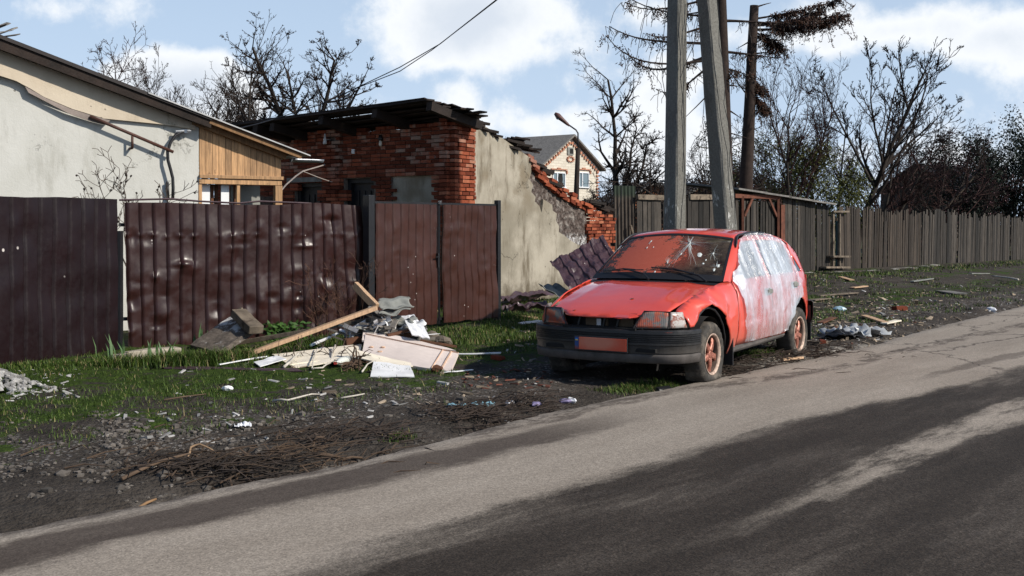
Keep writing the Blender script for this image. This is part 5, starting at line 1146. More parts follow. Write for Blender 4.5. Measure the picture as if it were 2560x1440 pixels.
def _film(t, b):
    x, y, z = t.sep()[0:3]; v = t.map((6, 1, 1.0)); n = t.noise(2.0, 8, .66, v); n2 = t.noise(7, 6, .7, t.map((8, 1, .9))); n3 = t.noise(1.6, 3, .5)
    a = t.m('ADD', t.m('MULTIPLY', n, .9), t.m('MULTIPLY', n2, .55)); win = t.m('MULTIPLY', t.mr(z, .90, .96), t.m('ADD', .10, 0)); a = t.m('ADD', a, win)
    a = t.m('ADD', t.m('ADD', t.mr(n, .30, .72, .10, .50), t.mr(n2, .38, .68, 0, .12)), t.m('ADD', t.mr(n3, .35, .65, .06, .26), t.mr(z, .88, .97, 0, .07)))
    a = t.m('SUBTRACT', a, t.m('MULTIPLY', t.mr(z, .80, .40), .12))
    ps = t.m('ABSOLUTE', t.m('ADD', t.m('ADD', x, 1.585), t.m('MULTIPLY', t.m('SUBTRACT', z, 1.1), .06))); fr_ = t.m('MAXIMUM', t.m('MULTIPLY', t.mr(ps, .065, .045), t.mr(z, .86, .93)), t.m('MULTIPLY', t.mr(z, 1.27, 1.30), 1)); a = t.m('MULTIPLY', a, t.m('SUBTRACT', 1, t.m('MULTIPLY', fr_, .55)))
    dif = t.n.new('ShaderNodeBsdfPrincipled'); t.put(dif.inputs['Base Color'], t.mix(t.mr(z, .55, .32, 0, .5), (.64, .70, .79), (.46, .42, .40))); dif.inputs['Roughness'].default_value = .32; dif.inputs['Specular IOR Level'].default_value = .7
    t.put(dif.inputs['Normal'], t.bump(t.m('ADD', n, n2), .5, .012))
    tr = t.n.new('ShaderNodeBsdfTransparent'); tr.inputs[0].default_value = (.96, .97, 1, 1); gl = t.n.new('ShaderNodeBsdfGlossy'); gl.inputs['Roughness'].default_value = .18; t.put(gl.inputs['Normal'], t.bump(t.m('ADD', n, n2), .7, .012))
    m = t.n.new('ShaderNodeMixShader'); t.put(m.inputs[0], .12); t.l.new(tr.outputs[0], m.inputs[1]); t.l.new(gl.outputs[0], m.inputs[2])
    m2 = t.n.new('ShaderNodeMixShader'); t.put(m2.inputs[0], a); t.l.new(m.outputs[0], m2.inputs[1]); t.l.new(dif.outputs[0], m2.inputs[2]); t.l.new(m2.outputs[0], t.n['Material Output'].inputs[0])
fm = MB(); panel(filmp, filmf, .022, flip=True, mb=fm); fo = cb(fm, 'plastic_film', mat('milky plastic film', _film), smooth=True); fo['label'] = 'milky plastic film taped over both near side doors'
# ---------------------------------------------------------------- bare trees
def branch(mb, tw, p, d, L, r, lv, rr, P, tips=None):
    n = max(3, int(L / P['seg']) ); n = min(n, 10); pts = [p.copy()]; rad = [r]; st = L / n; kids = []
    for i in range(n):
        d = (d + Vector((rr.gauss(0, 1), rr.gauss(0, 1), rr.gauss(0, 1))) * P['wob'] * (1 + .25 * lv) + Vector((0, 0, P['up'][min(lv, len(P['up']) - 1)])) * (1 / n)).normalized()
        p = p + d * st; pts.append(p.copy()); t_ = (i + 1) / n; rad.append(max(P['rmin'], r * (1 - .72 * t_) if lv < P['lv'] else r * (1 - .6 * t_)))
        if lv < P['lv'] and t_ >= P['start'][min(lv, len(P['start']) - 1)]:
            kids += [(p.copy(), d.copy(), t_)] * 1
    sides = 7 if r > .05 else (4 if r > .014 else 3)
    (mb if lv < P.get('trunk_lv', 1) else tw).tube(pts, rad, sides, caps=False)
    if lv == 0: P['path'] = pts
    if tips is not None and lv >= P['lv'] - 1: tips += pts[1:]
    if lv >= P['lv']: return
    K = P['kids'][min(lv, len(P['kids']) - 1)]
    for k in range(K):
        if not kids: break
        q, dd, t_ = kids[min(len(kids) - 1, int(rr.random() ** .85 * len(kids)))]
        ax = dd.orthogonal().normalized(); ax = Matrix.Rotation(rr.uniform(0, 6.283), 3, dd) @ ax; ang = math.radians(rr.uniform(*P['ang'])); nd = Matrix.Rotation(ang, 3, ax) @ dd
        branch(mb, tw, q, nd, L * rr.uniform(*P['ratio']) * (1.05 - .45 * t_), max(P['rmin'], rad[max(1, int(t_ * n)) - 1] * rr.uniform(.5, .72)), lv + 1, rr, P, tips)
BASE = dict(seg=.28, wob=.16, up=(.0, .25, .25), start=(.3, .15, .1), kids=(11, 10, 7), ang=(28, 62), ratio=(.42, .72), lv=3, rmin=.0048)
def tree(name, lab, cat, base, d, L, r, seed, group, trunkm, twigm, leaf=None, forks=None, **kw):
    P = dict(BASE); P.update(kw); rr = random.Random(seed); root = thing(name, lab, cat, (base[0], base[1], 0), group=group); mb, tw = MB(), MB(); tips = [] if leaf else None
    path0 = None; b = Vector((base[0], base[1], base[2] if len(base) > 2 else 0))
    for (dd, LL, r2, zz) in (forks or [(d, L, r, 0)]):
        q = b + Vector((0, 0, zz))
        if zz > .5 and path0:
            q = min(path0, key=lambda p_: abs(p_.z - zz)).copy()
        branch(mb, tw, q, Vector(dd).normalized(), LL, r2, 0, rr, P, tips)
        if path0 is None: path0 = P['path']
    if mb.v: mb.build('trunk', trunkm, root, smooth=True)
    o = tw.build('crown', twigm, root)
    if leaf:
        lm, n, sz, spread = leaf; mb = MB()
        for i in range(n):
            q = rr.choice(tips) + Vector((rr.gauss(0, spread), rr.gauss(0, spread), rr.gauss(0, spread))); a = Vector((rr.gauss(0, 1), rr.gauss(0, 1), rr.gauss(0, 1))).normalized() * sz * rr.uniform(.5, 1.3); c = a.orthogonal().normalized() * a.length * .5; c = Matrix.Rotation(rr.uniform(0, 6), 3, a.normalized()) @ c
            mb.add([q - a, q + c, q + a, q - c], [(0, 1, 2, 3)])
        mb.build('leaves', lm, root)
    return root
GL = 'bare trees behind the houses'; GR = 'bare trees behind the board fences'
def at(px, Y): return ((px - 1280) / F_ * Y, Y)
tree('bare_tree', 'small bare tree with reddish curled twigs above the left roof edge', 'tree', at(235, 27), (0.0, 0, 1), 4.9, .06, 101, GL, M_BARK, M_TWIGR, start=(.45, .2, .1), kids=(18, 9, 5), ratio=(.28, .46), ang=(25, 60), wob=.13)
tree('bare_tree', 'dark tangled bare tree before the left cloud, next to the roof', 'tree', at(420, 30), (.1, 0, 1), 4.3, .11, 102, GL, M_BARK, M_TWIG, start=(.4, .15, .1), kids=(16, 11, 6), ratio=(.35, .6), wob=.15, lv=3)
tree('bare_tree', 'bushy bare tree rising over the peak of the left cloud', 'tree', at(350, 31), (.1, 0, 1), 4.6, .09, 107, GL, M_BARK, M_TWIG, start=(.4, .15, .1), kids=(15, 10, 6), ratio=(.33, .55), wob=.12)
tree('bare_tree', 'thin grey tree crowding the left side of the twisted apple tree', 'tree', at(690, 31), (-.05, 0, 1), 5.0, .08, 108, GL, M_BARK, M_TWIG, start=(.4, .15, .1), kids=(14, 9, 6), ratio=(.3, .5), wob=.1)
tree('bare_tree', 'dense low bare tree in the middle of the left cloud', 'tree', at(510, 28), (-.05, 0, 1), 4.0, .11, 103, GL, M_BARK, M_TWIG, start=(.4, .15, .1), kids=(13, 8, 5), ratio=(.4, .65), wob=.17)
tree('bare_tree', 'tall slender bare tree with upright shoots, just left of the twisted apple tree', 'tree', at(592, 27), (.0, 0, 1), 5.2, .06, 104, GL, M_BARK, M_TWIG, start=(.35, .2, .1), kids=(17, 9, 6), ratio=(.24, .42), ang=(25, 50), wob=.06, up=(.1, .5, .3))
tree('bare_tree', 'thin bare tree standing between the slender tree and the twisted one', 'tree', at(655, 29), (.02, 0, 1), 4.7, .07, 105, GL, M_BARK, M_TWIG, start=(.4, .2, .1), kids=(11, 7, 4), ratio=(.3, .5), ang=(25, 55), wob=.09, up=(.1, .4, .3))
tree('apple_tree', 'twisted old apple tree with black forking limbs above the shed roof', 'tree', at(745, 25), None, 0, 0, 106, None, M_BARK, M_TWIG, forks=[((-.02, 0, 1), 2.8, .12, 0), ((-.30, .05, 1), 3.0, .085, 2.3), ((.40, -.05, 1), 2.7, .08, 2.3), ((.8, .1, .7), 2.3, .06, 2.5), ((-.05, .2, 1), 2.2, .06, 2.6), ((-.8, .1, .6), 1.5, .045, 2.6)], kids=(14, 10, 7), ratio=(.26, .42), wob=.11, ang=(30, 70), start=(.35, .12, .1), trunk_lv=1)
for k, (px, Y, L) in enumerate(((300, 36, 4.9), (375, 38, 5.0), (455, 35, 5.2), (545, 37, 5.6), (625, 38, 5.4), (850, 36, 5.2))):
    tree('bare_tree', ('fine pale twigs between the roof edge bush and the left cloud', 'fine upright twigs over the left end of the cloud', 'fine upright twigs over the middle of the left cloud', 'fine upright twigs just left of the slender tree', 'fine upright twigs just right of the slender tree', 'fine upright twigs at the right flank of the twisted apple tree')[k], 'tree', at(px, Y), (.03 * (k % 3 - 1), 0, 1), L, .05, 190 + k, 'fine twiggy saplings behind the house', M_BARK, M_TWIG, start=(.45, .2, .1), kids=(14, 9, 6), ratio=(.3, .5), wob=.08, ang=(20, 45), up=(.1, .4, .3))
for k, (px, Y, L) in enumerate(((905, 33, 3.6), (1000, 34, 3.9), (1080, 34, 4.0), (1150, 36, 3.9))):
    tree('bare_bush', ('faint bare twigs right of the apple tree under the wires', 'second clump of thin twigs above the shed roof from the apple tree', 'third clump of thin twigs above the high end of the shed roof', 'thin twigs showing past the broken corner of the shed roof')[k], 'bush', at(px, Y), (.05, 0, 1), L, .04, 120 + k, 'thin twigs above the shed roof', M_BARK, M_TWIGL if k > 1 else M_TWIG, start=(.5, .2), kids=(9, 6, 3), ratio=(.35, .55), lv=3, rmin=.006, wob=.12, trunk_lv=1)
tree('bare_tree', 'knobbly bare fruit tree right of the cream house', 'tree', at(1548, 36), None, 0, 0, 131, GR, M_BARK, M_TWIG, forks=[((.06, 0, 1), 6.0, .12, 0), ((-.32, 0, 1), 3.6, .10, .5), ((.15, 0, 1), 3.4, .07, 1.0), ((-.6, .1, .8), 2.8, .05, .8), ((.5, .1, .8), 3.0, .05, 1.2)], start=(.25, .15, .1), kids=(18, 11, 6), ratio=(.24, .42), wob=.13, ang=(35, 75))
tree('bare_tree', 'low bare tree between the lamp and the knobbly fruit tree', 'tree', at(1500, 44), (0, 0, 1), 3.2, .08, 132, GR, M_BARK, M_TWIG, start=(.3, .15), kids=(10, 7, 4), ratio=(.4, .6))
tree('bare_tree', 'dark spreading bare tree behind the two concrete pole legs', 'tree', at(1755, 34), None, 0, 0, 133, GR, M_BARK, M_TWIG, forks=[((-.25, 0, 1), 3.1, .09, .4), ((.3, 0, 1), 3.0, .09, .4), ((.0, .1, 1), 3.3, .08, .4)], kids=(12, 8, 5), ratio=(.4, .65), wob=.18)
for k, (px, Y, L) in enumerate(((1610, 52, 3.4), (1670, 56, 3.2), (1870, 50, 3.4))):
    tree('bare_bush', ('dark scrub above the grey boards left of the pole', 'dark scrub right behind the straight pole leg', 'dark scrub beside the cut spruce trunk')[k], 'bush', at(px, Y), (0, 0, 1), L, .08, 140 + k, 'dark scrub behind the boards', M_BARK, M_TWIG, start=(.15, .1), kids=(15, 10, 5), ratio=(.45, .7), rmin=.011, forks=[((.4, 0, 1), L * .8, .05, 0), ((-.5, 0, 1), L * .8, .05, 0), ((0, 0, 1), L, .05, 0)])
# broad bare tree with upright limbs, and the thicket below
tree('bare_tree', 'tall open bare tree with long rising limbs at the right', 'tree', at(2135, 38), None, 0, 0, 150, GR, M_BARK, M_TWIG, forks=[((.04, 0, 1), 6.9, .12, .0), ((-.45, 0, 1), 3.6, .055, 2.8), ((.42, 0, 1), 4.2, .065, 2.4), ((.1, .3, 1), 3.4, .05, 3.2), ((.75, 0, .8), 3.4, .05, 2.8), ((-.2, -.3, 1), 3.4, .05, 3.4)], start=(.3, .2, .1), kids=(9, 8, 6), ratio=(.30, .5), wob=.07, ang=(22, 48), rmin=.009, up=(.1, .3, .3))
tree('bare_tree', 'bare tree with thin rising limbs between the cut spruce and the tall open tree', 'tree', at(1990, 36), None, 0, 0, 151, GR, M_BARK, M_TWIGR, forks=[((-.2, 0, 1), 5.0, .07, .0), ((.22, 0, 1), 5.2, .07, 0), ((-.5, 0, 1), 3.6, .05, .6), ((.0, .2, 1), 5.4, .06, .3)], start=(.3, .2, .1), kids=(11, 9, 6), ratio=(.35, .58), wob=.09, ang=(22, 50), up=(.1, .3, .3))
tree('bare_tree', 'dark brown bare tree with a dense fan of twigs right behind the tall open tree', 'tree', at(2195, 41), None, 0, 0, 152, GR, M_BARK, M_TWIGR, forks=[((-.15, 0, 1), 5.2, .07, .0), ((.3, 0, 1), 5.2, .07, 0), ((.6, 0, 1), 4.6, .05, .3)], start=(.25, .2, .1), kids=(13, 10, 6), ratio=(.3, .5), wob=.08, up=(.1, .3, .3))
tree('bare_tree', 'low dense bare tree left of the tall open tree, above the green shrub', 'tree', at(2065, 40), None, 0, 0, 153, GR, M_BARK, M_TWIG, forks=[((-.25, 0, 1), 4.6, .06, .0), ((.2, 0, 1), 5.0, .06, 0), ((-.6, 0, 1), 3.8, .05, .3)], start=(.25, .2, .1), kids=(13, 10, 6), ratio=(.3, .5), wob=.08, up=(.1, .3, .3))
tree('bare_tree', 'bare tree bending right over the dark roofed house', 'tree', at(2330, 46), None, 0, 0, 154, GR, M_BARK, M_TWIGR, forks=[((.1, 0, 1), 4.4, .06, .0), ((.5, 0, 1), 4.4, .06, 0)], start=(.25, .2, .1), kids=(12, 9, 5), ratio=(.3, .5), wob=.08)
tree('green_bush', 'bushy shrub flushed with new green leaves above the lean-to roof', 'bush', at(1940, 38), None, 0, 0, 160, None, M_BARK, M_TWIG, leaf=(M_LEAFG, 30000, .04, .20), forks=[((x, y, 1), 3.6, .03, 0) for x, y in ((-.9, 0), (-.55, 0), (-.3, .2), (-.1, -.2), (.1, .1), (.35, 0), (.6, .1), (.85, 0))], start=(.2, .1), kids=(9, 6, 4), ratio=(.3, .5), wob=.12)
tree('pale_willow', 'hazy pale twiggy willow behind the green shrub', 'tree', at(1940, 46), None, 0, 0, 161, None, M_BARKG, mat('olive twig', None, (.085, .075, .05), .95), forks=[((x, 0, 1), 4.9, .05, 0) for x in (-.35, -.1, .12, .3)], start=(.25, .1), kids=(11, 8, 5), ratio=(.28, .45), wob=.10, rmin=.011)
tree('plum_bush', 'purple brown plum thicket with pink buds leaning over the board fence', 'bush', at(2250, 43), None, 0, 0, 170, None, M_TWIGR, M_TWIGR, leaf=(M_PINK, 2400, .024, .05), forks=[((x, 0, z), L * 1.2, .05, .3) for x, z, L in ((-1.1, .9, 3.4), (-.75, 1, 3.6), (-.35, 1, 3.4), (0, 1, 3.6), (.35, 1, 3.9), (.7, 1, 4.2), (1.0, .8, 4.2), (1.3, .6, 3.6))], start=(.25, .15), kids=(11, 8, 5), ratio=(.3, .55), wob=.12, up=(.15, .25, .2), rmin=.007)
tree('bare_tree', 'leaning grey tree limb rising over the dark roof at the right', 'tree', at(2240, 44), (.62, 0, .8), 4.8, .12, 171, GR, M_BARKG, M_TWIG, start=(.5, .2), kids=(8, 7, 4), ratio=(.3, .5), wob=.06)
tree('evergreen_tree', 'broad dark evergreen tree crowding the right edge', 'tree', at(2500, 52), None, 0, 0, 180, None, M_BARK, M_TWIG, leaf=(M_LEAFD, 34000, .065, .28), forks=[((x, 0, 1), L, .10, 0) for x, L in ((-.9, 3.6), (-.5, 4.6), (-.2, 5.4), (.15, 5.6), (.5, 5.2), (.9, 4.6))], start=(.2, .1), kids=(13, 8, 4), ratio=(.28, .45), wob=.09, rmin=.011)
tree('bare_tree', 'bare tree with silvery twigs left of the dark evergreen', 'tree', at(2385, 48), None, 0, 0, 181, GR, M_BARK, M_TWIG, leaf=(M_LEAFD, 5000, .03, .16), forks=[((x, 0, 1), 3.9, .07, 0) for x in (-.5, -.1, .3)], start=(.25, .1), kids=(12, 8, 5), ratio=(.32, .5), rmin=.009)
# far belt of scrub closing the horizon
mb = MB()
for k, (x, Y) in enumerate(((-60, 140), (-25, 150), (5, 150), (30, 140), (55, 120), (80, 105), (100, 90))):
    rr = random.Random(200 + k)
    for i in range(420):
        a = rr.uniform(-19, 19); h_ = rr.uniform(2, 4.6) * (1 + .25 * math.sin(a * .4 + k)); b = Vector((x + a, Y + rr.uniform(-4, 4), 0)); c = b + Vector((rr.uniform(-1.5, 1.5), 0, h_)); mb.tube([b, b.lerp(c, .6) + Vector((rr.uniform(-.4, .4), 0, 0)), c], [.09, .06, .02], 3, caps=False)
tag(mb.build('distant_thicket', M_TWIG), 'far grey brown thicket on the horizon behind the gardens', 'trees', kind='stuff')
# ---------------------------------------------------------------- the two dead spruces
def droop(mb, p, d, L, r, rr, sag, up, hang=0, n=12, tipm=None, needle=0, nm=None):
    pts = [p]; rad = [r]; d = Vector(d).normalized(); q = p.copy(); st = L / n
    for i in range(n):
        t_ = (i + 1) / n; d = (d + Vector((rr.gauss(0, .04), rr.gauss(0, .04), -sag * (1 - t_) + up * t_ * t_))).normalized(); q = q + d * st; pts.append(q.copy()); rad.append(r * (1 - .75 * t_))
        if hang and i > 1:
            for k in range(hang + 3):
                c = q + Vector((rr.uniform(-.1, .1), rr.uniform(-.05, .05), 0)); l = rr.uniform(.08, .34) if rr.random() < .86 else rr.uniform(.4, .9); e = [c]; w0 = Vector((rr.gauss(0, .5), rr.gauss(0, .4), 0)) * l * .3
                for s_ in range(4): e.append(e[-1] + w0 + Vector((rr.gauss(0, .025), rr.gauss(0, .025), -l / 4 * rr.uniform(.3, 1.2)))); w0 = w0 * .6
                tipm.tube(e, .0075, 3, caps=False)
                if needle and rr.random() < needle:
                    for s_ in range(26):
                        w = rr.choice(e) + Vector((rr.gauss(0, .04), rr.gauss(0, .04), rr.gauss(0, .04))); a = Vector((rr.gauss(0, 1), rr.gauss(0, 1), rr.gauss(0, 1))).normalized() * .045; b = a.orthogonal().normalized() * .018; nm.add([w - a, w + b, w + a, w - b], [(0, 1, 2, 3)])
    mb.tube(pts, rad, 5, caps=True); return pts
rr = random.Random(31); Ys = 29.5
b_ = A(1805, 700, Ys); sp1 = thing('dead_spruce', 'tall dark spruce trunk with drooping stripped branches behind the pole', 'tree', (b_.x, b_.y, 0), group='dead spruces'); mb = MB()
pts = [Vector((b_.x + .05, b_.y, -.1)), A(1812, 400, Ys), A(1808, 200, Ys), A(1803, 0, Ys), A(1800, -200, Ys), A(1798, -420, Ys)]; mb.tube(pts, [.24, .19, .16, .13, .11, .08], 12)
mb.build('trunk', M_BARKB, sp1, smooth=True); lb, tp, nm = MB(), MB(), MB()
def br1(px, py, d, L, r, sag, up, hang, needle=0): droop(lb, A(px, py, Ys), d, L, r, rr, sag, up, hang, 12, tp, needle, nm)
for px, py, d, L, r, sag, up, h_ in ((1800, 112, (-1, -.1, .10), 2.9, .045, .03, .14, 2), (1800, 130, (-1, .2, -.25), 2.7, .05, .07, .42, 2), (1800, 60, (-1, -.2, -.1), 2.0, .04, .08, .2, 2), (1800, 40, (-1, .1, .0), 2.6, .035, -.03, .12, 2), (1800, 145, (-1, -.3, -.2), 3.2, .04, .0, .25, 1), (1800, 150, (-1, 0, -.45), 1.9, .04, .12, .38, 1), (1806, 25, (-1, .3, .05), 1.5, .03, .05, .1, 2),
                                    (1808, 200, (-1, -.2, -.9), 1.4, .03, .02, .02, 0), (1808, 250, (-.6, .1, -1), 1.3, .02, .0, .0, 1), (1812, 52, (1, -.1, .0), 1.6, .04, .03, .05, 2), (1812, 130, (1, .1, -.02), 1.2, .04, .02, .0, 1), (1812, 170, (1, -.2, -.35), .7, .03, 0, 0, 1), (1812, 270, (1, 0, -.5), .5, .03, 0, 0, 0), (1812, 330, (1, 0, -.15), .8, .02, .05, .02, 0), (1812, -10, (-1, .1, -.1), 2.6, .04, .06, .2, 2), (1812, -60, (-1, -.1, .0), 2.9, .04, .05, .2, 3), (1812, -90, (1, .1, .1), 2.2, .04, .05, .1, 3), (1812, 212, (1, .1, -.1), .35, .03, 0, 0, 0)):
    br1(px, py, d, L, r, sag, up, h_, .12)
lb.build('branches', M_BARKB, sp1); tp.build('hanging_twigs', M_NEED, sp1); nm.build('needles', M_NEEDR, sp1)
b_ = A(1868, 700, Ys + .8); Y2 = Ys + .8; sp2 = thing('dead_spruce', 'spruce trunk sawn off flat at the top with one brown needled bough to the right', 'tree', (b_.x, b_.y, 0), group='dead spruces'); mb = MB()
mb.tube([Vector((b_.x - .05, b_.y, -.1)), A(1866, 440, Y2), A(1875, 250, Y2), A(1880, 120, Y2), A(1886, 14, Y2)], [.21, .17, .145, .125, .115], 12); mb.build('trunk', M_BARKG if False else M_BARKB, sp2, smooth=True); lb, tp, nm = MB(), MB(), MB()
for px, py, d, L, r, sag, up, h_, ne in ((1882, 58, (1, .1, .0), 2.35, .04, -.01, .05, 5, .9), (1882, 74, (1, -.1, -.05), 2.4, .04, -.03, .07, 5, .9), (1890, 64, (1, .2, .08), 1.9, .035, -.02, .06, 5, .9), (1882, 48, (1, -.2, .12), 2.2, .03, -.01, .03, 4, .9), (1882, 20, (1, 0, .3), .55, .03, 0, 0, 0, 0), (1880, 135, (1, 0, .1), .5, .03, 0, 0, 0, 0), (1880, 100, (-1, 0, -.6), .45, .025, 0, 0, 0, 0), (1880, 78, (1, .1, -.3), .9, .03, .08, 0, 4, .8), (1872, 165, (1, 0, .9), .55, .025, 0, 0, 0, 0), (1872, 200, (1, 0, -.3), .5, .02, .1, 0, 4, .6), (1872, 235, (1, .1, -.4), .7, .02, .1, 0, 3, .6), (1868, 345, (-1, 0, .0), .45, .02, 0, 0, 0, 0), (1870, 240, (-.6, 0, .8), 1.6, .02, .02, .05, 1, 0)):
    droop(lb, A(px, py, Y2), d, L, r, rr, sag, up, h_, 12, tp, ne, nm)
lb.build('branches', M_BARKB, sp2); tp.build('hanging_twigs', M_NEED, sp2); nm.build('needles', M_NEEDR, sp2)
# ---------------------------------------------------------------- rubbish heap and loose things
def gp(px, py, dz=0): p = G(px, py); p.z = gz(p.x, p.y) + dz; return p
def one(mb, name, m, lab, cat, group=None, **k): return tag(mb.build(name, m, **k), lab, cat, group)
def bar(name, lab, a, b, w, h, m, cat='plank', group=None, up=(0, 0, 1), bev=.003, **k):
    mb = MB(); mb.beam(a, b, w, h, up, seg=4, wob=.003, jit=.002); return one(mb, name, m, lab, cat, group, bev=bev)
def slab(mb, cs_, th=.012, nn=6, sag=.0, wav=0, seed=0):
    a, b, c, d = (Vector(q) for q in cs_); n = (b - a).cross(d - a).normalized()
    if n.z < 0: n = -n
    def top(u, v): p = a.lerp(b, u).lerp(d.lerp(c, u), v); return p + n * (wav * nz(u * 2 + seed, v * 2, seed) - sag * 4 * u * (1 - u))
    o = len(mb.v); mb.grid(top, nn, nn); mb.grid(lambda u, v: top(u, v) - n * th, nn, nn, flip=True); w = nn + 1; q = w * w
    ed = [i for i in range(w)] + [i * w + nn for i in range(1, w)] + [nn * w + i for i in range(nn - 1, -1, -1)] + [i * w for i in range(nn - 1, 0, -1)]
    for i in range(len(ed)): e, f = ed[i], ed[(i + 1) % len(ed)]; mb.f.append((o + e, o + f, o + q + f, o + q + e))
    return mb
HP = 'timber in the rubbish heap'
bar('plank', 'long pale freshly cut plank slanting up to the top of the rubbish heap', gp(600, 898, .02), A(940, 769, 13.1), .10, .045, M_WPAL, group=HP)
bar('plank', 'long grey weathered plank lying just behind the pale plank', gp(572, 868, .03), A(925, 800, 13.5), .09, .05, M_WGREY, group=HP)
bar('plank', 'short pale plank standing up against the top end of the long plank', A(888, 713, 13.5), A(941, 768, 13.2), .05, .09, M_WPAL, group=HP)
mb = MB(); slab(mb, [A(476, 862, 13.5), A(598, 772, 14.0), A(640, 815, 13.5), A(545, 880, 12.95)], .06, 8, wav=.02, seed=3)
one(mb, 'broad_board', vary((.14, .115, .095), 5, .7, .85, 1, .015, 30, streak=(3, 3, 9), dirt=((.55, .55, .55), .54, .60, 3))('whitewashed split board'), 'broad grey split board splashed with whitewash beside the fence', 'board')
bar('timber_block', 'short chunky end block nailed across the broad grey board', A(596, 782, 13.7), A(640, 826, 13.3), .18, .10, M_WGREY, 'timber block', bev=.01)
bar('timber_stub', 'short stub of timber poking up behind the broad board', A(578, 800, 14.1), A(606, 772, 14.2), .06, .05, M_WGREY, 'timber stub')
mb = MB(); slab(mb, [A(914, 834, 13.0), A(1146, 882, 12.35), gp(1126, 931, .01), A(903, 896, 12.2)], .035, 8, wav=.006, seed=1)
fb = one(mb, 'foam_board', M_FOAM, 'large pinkish foam board leaning over the front of the rubbish heap', 'foam board')
mb = MB(); c4 = [A(914, 834, 12.97), A(1146, 882, 12.32), gp(1126, 931, .02), A(903, 896, 12.17)]; a_ = c4[0].lerp(c4[1], .84); b_ = c4[3].lerp(c4[2], .80); mb.beam(a_, b_, .006, .012); mb.beam(a_.lerp(c4[1], .55), b_.lerp(c4[2], .5), .014, .012); mb.tube([c4[0], c4[1]], .008, 4)
for u, v in ((.09, .5), (.22, .42), (.2, .62)): p = c4[0].lerp(c4[1], u).lerp(c4[3].lerp(c4[2], u), v); mb.rock(p, .02, (1.5, 1, .5), int(u * 50))
mb.build('crumbled_edge', M_FOAME, fb)
mb = MB(); slab(mb, [A(908, 828, 13.15), A(1010, 842, 13.0), A(1140, 876, 12.5), A(905, 850, 12.8)], .02, 6, wav=.01, seed=5); one(mb, 'foam_board', M_FOAM, 'second thinner foam board peeking out above the large one', 'foam board')
mb = MB(); slab(mb, [A(678, 885, 12.6), A(905, 860, 12.95), A(900, 888, 12.25), gp(724, 917, .02)], .012, 8, wav=.012, seed=8); one(mb, 'panel_board', M_CREAM, 'cream veneered panel pointing left out of the heap', 'panel', 'cream panels in the heap')
mb = MB(); slab(mb, [A(860, 868, 12.2), A(1054, 913, 11.8), gp(990, 926, .02), A(878, 890, 11.95)], .012, 8, wav=.012, seed=9); one(mb, 'panel_board', M_CREAM, 'narrow cream panel crossing the foot of the foam board', 'panel', 'cream panels in the heap')
mb = MB(); slab(mb, [A(690, 893, 12.4), A(880, 872, 12.6), A(900, 893, 12.1), gp(738, 921, .01)], .012, 8, wav=.012, seed=18); one(mb, 'panel_board', M_CREAM, 'cream panel lying just under the one that points left', 'panel', 'cream panels in the heap')
mb = MB(); slab(mb, [A(1012, 800, 13.2), A(1058, 812, 13.1), A(1075, 846, 12.8), A(1030, 836, 12.8)], .012, 5, wav=.02, seed=21); one(mb, 'white_sheet', M_WHITE, 'bright torn white board on the right slope of the heap', 'board', 'white boards round the heap')
mb = MB(); slab(mb, [gp(634, 914, .03), gp(692, 904, .07), gp(716, 913, .05), gp(650, 922, .02)], .008, 5, wav=.008, seed=2); one(mb, 'white_sheet', M_WHITE, 'small white board lying in grass at the left tip of the heap', 'board', 'white boards round the heap')
mb = MB(); slab(mb, [gp(934, 922, .07), gp(1026, 926, .06), gp(1036, 946, .015), gp(926, 947, .02)], .010, 5, wav=.01, seed=4); one(mb, 'white_sheet', M_WHITE, 'white rectangular board lying flat in front of the heap', 'board', 'white boards round the heap')
bar('white_strip', 'white strip lying on the dirt right of the foam board', gp(1130, 890, .03), gp(1252, 892, .02), .06, .012, M_WHITE, 'strip', 'white strips round the heap')
bar('white_strip', 'thin white strip lying in grass left of the white board', gp(548, 917, .03), gp(668, 900, .04), .02, .012, M_WHITE, 'strip', 'white strips round the heap')
bar('white_strip', 'thin white strip on dirt beneath the right corner of the foam board', gp(1100, 935, .01), gp(1182, 929, .02), .03, .006, M_WHITE, 'strip', 'white strips round the heap')
bar('white_strip', 'pale thin strip poking out right of the rubble stones', A(1050, 838, 13.2), A(1100, 834, 13.3), .02, .006, M_WHITE, 'strip', 'white strips round the heap')
bar('pale_pipe', 'pale grey plastic pipe lying behind the cream panel', A(775, 865, 13.4), A(870, 822, 13.6), .035, .03, M_WHITE, 'pipe', bev=.008)
mb = MB(); slab(mb, [gp(400, 921, .01), gp(740, 925, .01), gp(760, 932, .01), gp(410, 928, .01)], .004, 8, wav=.012, seed=6); one(mb, 'flat_sheet_strip', M_SHEETV, 'dark violet metal strip lying flat in the grass before the heap', 'metal strip')
bar('brown_board', 'brown timber rail on the upper right of the heap', A(968, 838, 13.0), A(1057, 817, 13.2), .06, .03, M_WBRN, 'plank', HP)
bar('brown_board', 'brown rail end sticking out left of the foam board', A(862, 856, 13.0), A(925, 843, 13.2), .07, .07, M_WBRN, 'plank', HP)
bar('brown_board', 'brown board behind the foam board running down to the stones', A(1000, 842, 13.3), gp(1140, 872, .02), .05, .03, M_WBRN, 'plank', HP)
bar('brown_board', 'brown square bar lying below the upper brown rail', A(985, 845, 13.1), A(1050, 832, 13.2), .07, .05, M_WBRN, 'plank', HP)
